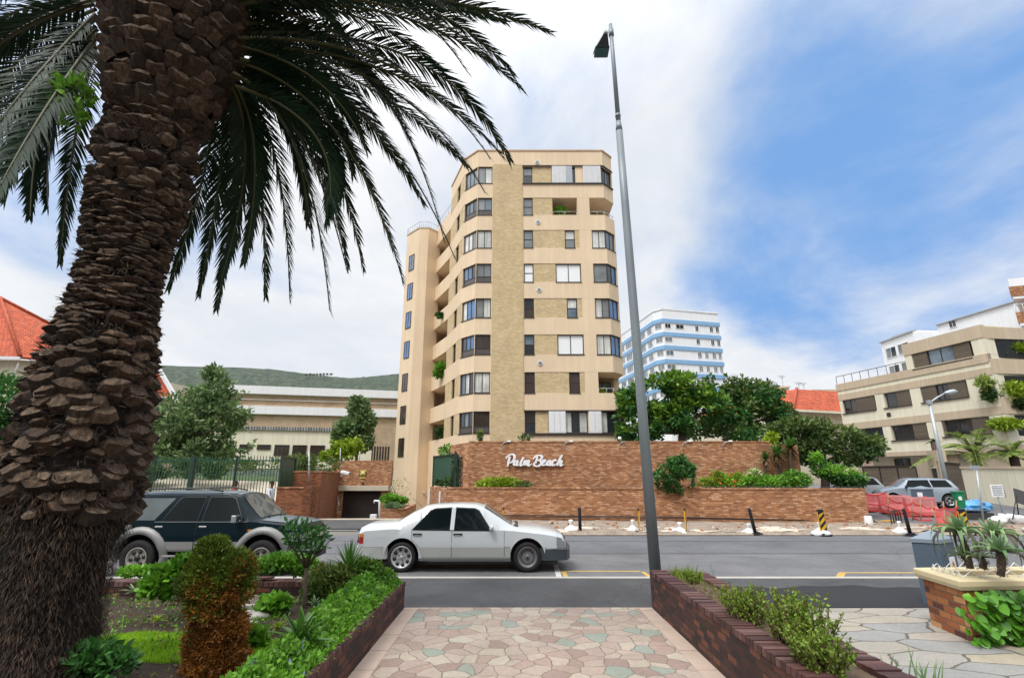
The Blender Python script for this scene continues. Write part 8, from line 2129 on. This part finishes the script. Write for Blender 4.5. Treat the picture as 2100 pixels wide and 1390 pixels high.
# ------------------------------------------------------------------ right narrow planter plants
def sprig(label, px, py, Y, R_, h, n, seed, m_=('lime_olive',)):
    rr = random.Random(seed); c = at_y(px, py, Y); t = thing('shrub', label, 'shrub', (c.x, Y, .57), 'straggly shrubs in the narrow planter'); st = MB(); lf = MB()
    for i in range(n):
        a = rr.uniform(0, 2*math.pi); b = V((c.x+rr.uniform(-.5,.5)*R_, Y+rr.uniform(-.8,.8)*R_, .56)); tp_ = b+V((math.cos(a)*R_*rr.uniform(.2,.8), math.sin(a)*R_*rr.uniform(.2,.8), h*rr.uniform(.55,1.15))); md = b.lerp(tp_, .5)+V((rr.uniform(-.03,.03), rr.uniform(-.03,.03), .03)); st.tube([b, md, tp_], [.006,.0045,.002], 4, 0, False)
        for k in range(30):
            u = .15+.85*k/30; p = b.lerp(md, u*2) if u < .5 else md.lerp(tp_, u*2-1); d = (rdir(rr)+V((0,0,.5))).normalized(); s_ = d.cross(rdir(rr))
            if s_.length > .05: q = rr.uniform(.7,1.3); leaf(lf, p, d, s_.normalized(), .034*q, .020*q)
    st.build('stems', pm('reddish_twig', (.10,.045,.025), .8, .3) if 'reddish_twig' not in bpy.data.materials else bpy.data.materials['reddish_twig'], t, uv=False); lf.build('foliage', LF['sprig'], t, uv=False)
LF['sprig'] = leaf_mat('small_olive_leaves', (.06,.12,.014), (.24,.36,.045), extra=(.32,.20,.06))
sprig('straggly green shrub in the middle of the narrow planter', 1530, 1290, 5.9, .24, .32, 90, 1)
sprig('tallest straggly shrub with reddish twigs overhanging the right side of the narrow planter', 1640, 1340, 5.05, .27, .44, 130, 2)
sprig('nearest straggly shrub in the narrow planter, lower edge of the picture', 1680, 1380, 4.45, .24, .32, 90, 3)
sprig('low sprig of green at the far end of the narrow planter', 1420, 1185, 7.9, .14, .14, 26, 4)
t = thing('grass_tuft', 'wispy grass tuft at the far end of the narrow planter beside the lamp post', 'grass'); mb = MB(); rr = random.Random(3); c0 = V((2.58, 8.15, .57))
for i in range(130):
    p = c0+V((rr.uniform(-.18,.2), rr.uniform(-.35,.25), 0)); d = (V((rr.uniform(-.5,.5), rr.uniform(-.4,.4), 1))).normalized(); leaf(mb, p, d, V((1,0,0)), rr.uniform(.08,.26), .009)
mb.build('blades', LF['sprig'], t, uv=False)
mb = MB()
for i in range(1300):
    y = rr.uniform(4.6, 8.3); p = V((rr.uniform(2.4, 2.8), y, .575+.02*rr.random())); d = (rdir(rr)+V((0,0,.3))).normalized(); s_ = d.cross(rdir(rr))
    if s_.length > .05: leaf(mb, p, d, s_.normalized(), rr.uniform(.03,.09), rr.uniform(.005,.012), 0 if rr.random() < .75 else 1)
tag(mb.build('dry_litter', [LF['dry'], LF['sprig']], uv=False), 'dry straw and withered stems covering the soil of the narrow planter', 'litter', kind='stuff')
for i, (px, py) in enumerate(((1755,1390),(1830,1388),(1905,1385),(1885,1378))):
    t = thing('strap_plant', ('dark strap leaved plant at the bottom edge right of the narrow planter', 'thin upright strap leaved plant on the flagstones edge at the bottom', 'rightmost thin strap leaved plant at the bottom edge', 'tall single stalk between the strap leaved plants')[i], 'plant', (0,0,.09)); p = at_z(px, 1400 if i < 3 else 1400, .09); p.z = .09; mb = MB(); rr = random.Random(50+i)
    for k in range(14 if i < 3 else 3):
        b = p+V((rr.uniform(-.09,.09), rr.uniform(-.06,.06), 0)); d = V((rr.uniform(-.45,.45), rr.uniform(-.2,.2), 1)).normalized(); L_ = rr.uniform(.14,.30) if i < 3 else rr.uniform(.25,.42); s_ = d.cross(V((0,1,0))).normalized(); vs = []
        for j in range(5): u = j/4; q = b+d*L_*u+V((d.x*.06*u*u, 0, -.05*u*u)); w_ = .009*(1-u**2); vs += [q+s_*w_, q-s_*w_]
        mb.add(vs, [(2*j, 2*j+1, 2*j+3, 2*j+2) for j in range(4)], 0, True)
    mb.build('leaves', LF['aloe'], t, uv=False)

# ------------------------------------------------------------------ raised aloe planter at the right
ap = thing('brick_planter', 'raised brown brick planter with cream coping holding aloes, at the right', 'planter')
zt = .80
ca = at_y(1868, 1168, 7.55); cb_ = at_z(1968, 1196, zt)
zt = at_y(1868, 1163, 7.75).z
P1 = V((at_y(1872, 1163, 7.75).x, 7.75, 0)); P2 = at_z(1967, 1190, zt); P2.z = 0; P3 = at_z(2105, 1188, zt); P3.z = 0
P3 = P2+(P3-P2).normalized()*4.0; d12 = (P2-P1).normalized(); d23 = (P3-P2).normalized()
P4 = P1+V((4.2, .25, 0)); ins = .07
def inset(poly, e):
    out_ = []; n = len(poly); ar = sum(poly[i].x*poly[(i+1)%n].y-poly[(i+1)%n].x*poly[i].y for i in range(n)); sg = 1 if ar > 0 else -1
    for i in range(n):
        p0, p1, p2 = poly[i-1], poly[i], poly[(i+1)%n]; a = (p1-p0).normalized(); b = (p2-p1).normalized(); na = V((-a.y,a.x,0))*sg; nb = V((-b.y,b.x,0))*sg; bi = (na+nb); bi = bi/ max(.2, bi.length_squared)*2; out_.append(p1+bi*e)
    return out_
PO = [P1, P2, P3, P4]; zbase = .085
mb = MB(); PI_ = inset(PO, .07); mb.prism([(p.x,p.y) for p in PI_], zbase, zt-.12); mb.build('wall', M['obrick'], ap)
mb = MB(); a, b, c_ = PO, inset(PO, .02), inset(PO, .32)
n = 4
vs = [V((p.x,p.y,zt-.118)) for p in b]+[V((p.x,p.y,zt-.07)) for p in a]+[V((p.x,p.y,zt-.015)) for p in a]+[V((p.x,p.y,zt)) for p in inset(PO,.015)]+[V((p.x,p.y,zt)) for p in c_]+[V((p.x,p.y,zt-.10)) for p in c_]
fs = []
for r_ in range(5): fs += [(r_*n+i, r_*n+(i+1)%n, (r_+1)*n+(i+1)%n, (r_+1)*n+i) for i in range(n)]
mb.add(vs, fs); mb.build('coping', M['coping'], ap)
mb = MB(); mb.prism([(p.x,p.y) for p in inset(PO,.321)], zbase+.1, zt-.05); mb.build('gravel_bed', pm('tan_gravel', (.33,.24,.15), .95, .4, 8, 40, 1.0), ap)
mb = MB()
def zig(a, b, n, h=.10):
    for i in range(n):
        p = a.lerp(b, i/n); q = a.lerp(b, (i+1)/n); m_ = (p+q)/2; mb.tube([p, m_+V((0,0,h)), q], .005, 5)
i_ = [V((p.x,p.y,zt)) for p in inset(PO,.16)]
zig(i_[0], i_[1], 5, .075); zig(i_[1], i_[2], 14, .075); zig(i_[0], i_[0].lerp(i_[3], .6), 12, .075)
mb.build('wire_edging', M['white_frame'], ap, uv=False)
def aloe(label, base, top, R_, n, seed, droop=.85, e0=-5, e1=75, w_=.036):
    rr = random.Random(seed); t = thing('aloe', label, 'aloe', tuple(base), 'aloes in the raised planter'); b, c = V(base), V(top); mb = MB()
    if (c-b).length > .12:
        md = b.lerp(c, .55)+V((.03,0,0)); mb.tube([b, md, c], [.04,.036,.034], 10)
        for k in range(60):
            u = rr.random()*.95; p = b.lerp(md, u*2) if u < .5 else md.lerp(c, u*2-1); a = rr.uniform(0, 6.28); d = (V((math.cos(a), math.sin(a), -.5))).normalized(); leaf(mb, p+V((math.cos(a), math.sin(a), 0))*.04, d, V((-math.sin(a), math.cos(a), 0)), .04, .022)
        mb.build('trunk', M['bark'], t, uv=False)
    mb = MB()
    for i in range(n):
        a = 2*math.pi*i*.382+rr.uniform(-.25,.25); el = R(e0+(e1-e0)*((i+.5)/n)**1.0); L_ = R_*rr.uniform(.85,1.15)*(1.1 if i < n*.6 else .7); h = V((math.cos(a), math.sin(a), 0)); s_ = V((-h.y,h.x,0)); vs = []; k = 9
        for j in range(k+1):
            u = j/k; p = c+h*(math.cos(el)*L_*.62*math.sin(u*1.9)/.95)+V((0,0,math.sin(el)*L_*u*.8+.20*L_*u-droop*(1.0 if i < n*.6 else .35)*L_*u*u)); ww = w_*(1-u**1.8)*R_*1.9; nrm = V((0,0,1))
            vs += [p+s_*ww+nrm*ww*.5, p-nrm*ww*.25, p-s_*ww+nrm*ww*.5]
        mi = 1 if i < n*.15 else 0
        mb.add(vs, [(3*j+q, 3*j+q+1, 3*j+q+4, 3*j+q+3) for j in range(k) for q in (0,1)], mi, True)
    mb.build('leaves', [LF['aloe'], LF['dead_aloe']], t, uv=False)
LF['dead_aloe'] = leaf_mat('withered_aloe_leaves', (.03,.026,.028), (.09,.075,.06))
zg = zt-.05
aloe('tall leaning aloe at the left of the raised planter, its stem bare', at_y(1990, 1165, 7.1), at_y(1966, 1090, 7.1), .50, 28, 1, 1.0, 0, 80)
aloe('tall aloe at the back right of the raised planter', at_y(2052, 1165, 7.3), at_y(2040, 1095, 7.3), .50, 28, 2, 1.0, 0, 80)
aloe('nearest low aloe at the front of the raised planter', at_y(2052, 1180, 6.6), at_y(2050, 1132, 6.6), .44, 28, 3, .7, 0, 80)
aloe('small aloe rosette low at the foot of the leaning aloe', at_y(1985, 1160, 7.2), at_y(1975, 1140, 7.2), .30, 18, 4, .5)
aloe('small aloe rosette between the two front aloes', at_y(2015, 1165, 6.9), at_y(2012, 1143, 6.9), .30, 18, 5, .5)
# ivy hanging over the planter
iv = thing('ivy', 'bright broad leaved ivy covering the front side of the raised planter', 'ivy'); mb = MB(); rr = random.Random(19); nf = V((d23.y, -d23.x, 0)); 
if nf.y > 0: nf = -nf
for i in range(950):
    s_ = rr.uniform(-.06, 3.2); dz = rr.random()
    if s_ < .25 and rr.random() < .35: continue
    p = P2+d23*s_+nf*(rr.uniform(-.02,.10)+.16*dz*rr.random()); p.z = lerp(zbase+.02, zt-.10, dz); q = rr.uniform(.7,1.35)*.095
    d = (V((0,0,-1))*rr.uniform(.3,1)+nf*.5+d23*rr.uniform(-.8,.8)).normalized(); nn_ = (nf+V((0,0,.7))+rdir(rr)*.55).normalized(); sd_ = d.cross(nn_).normalized(); d = nn_.cross(sd_).normalized()
    vs = []
    for u, w_ in ((0,.0),(-.12,.30),(.10,.52),(.45,.50),(.75,.30),(1,0)): vs.append(p+d*q*u+sd_*q*w_+nn_*(-.12*q*abs(w_)))
    vs2 = [p+d*q*u-sd_*q*w_+nn_*(-.12*q*abs(w_)) for u, w_ in ((.75,.30),(.45,.50),(.10,.52),(-.12,.30))]; md = [p+d*q*.4]
    ring_ = vs+vs2; b0_ = len(mb.v); mb.add(ring_+md, [(k, (k+1)%10, 10) for k in range(10)])
mb.build('foliage', LF['ivy'] if 'ivy' in LF else LF.setdefault('ivy', leaf_mat('ivy_leaves', (.016,.07,.008), (.12,.34,.025), rough=.3, trans=.12, extra=(.28,.52,.06))), iv, uv=False)
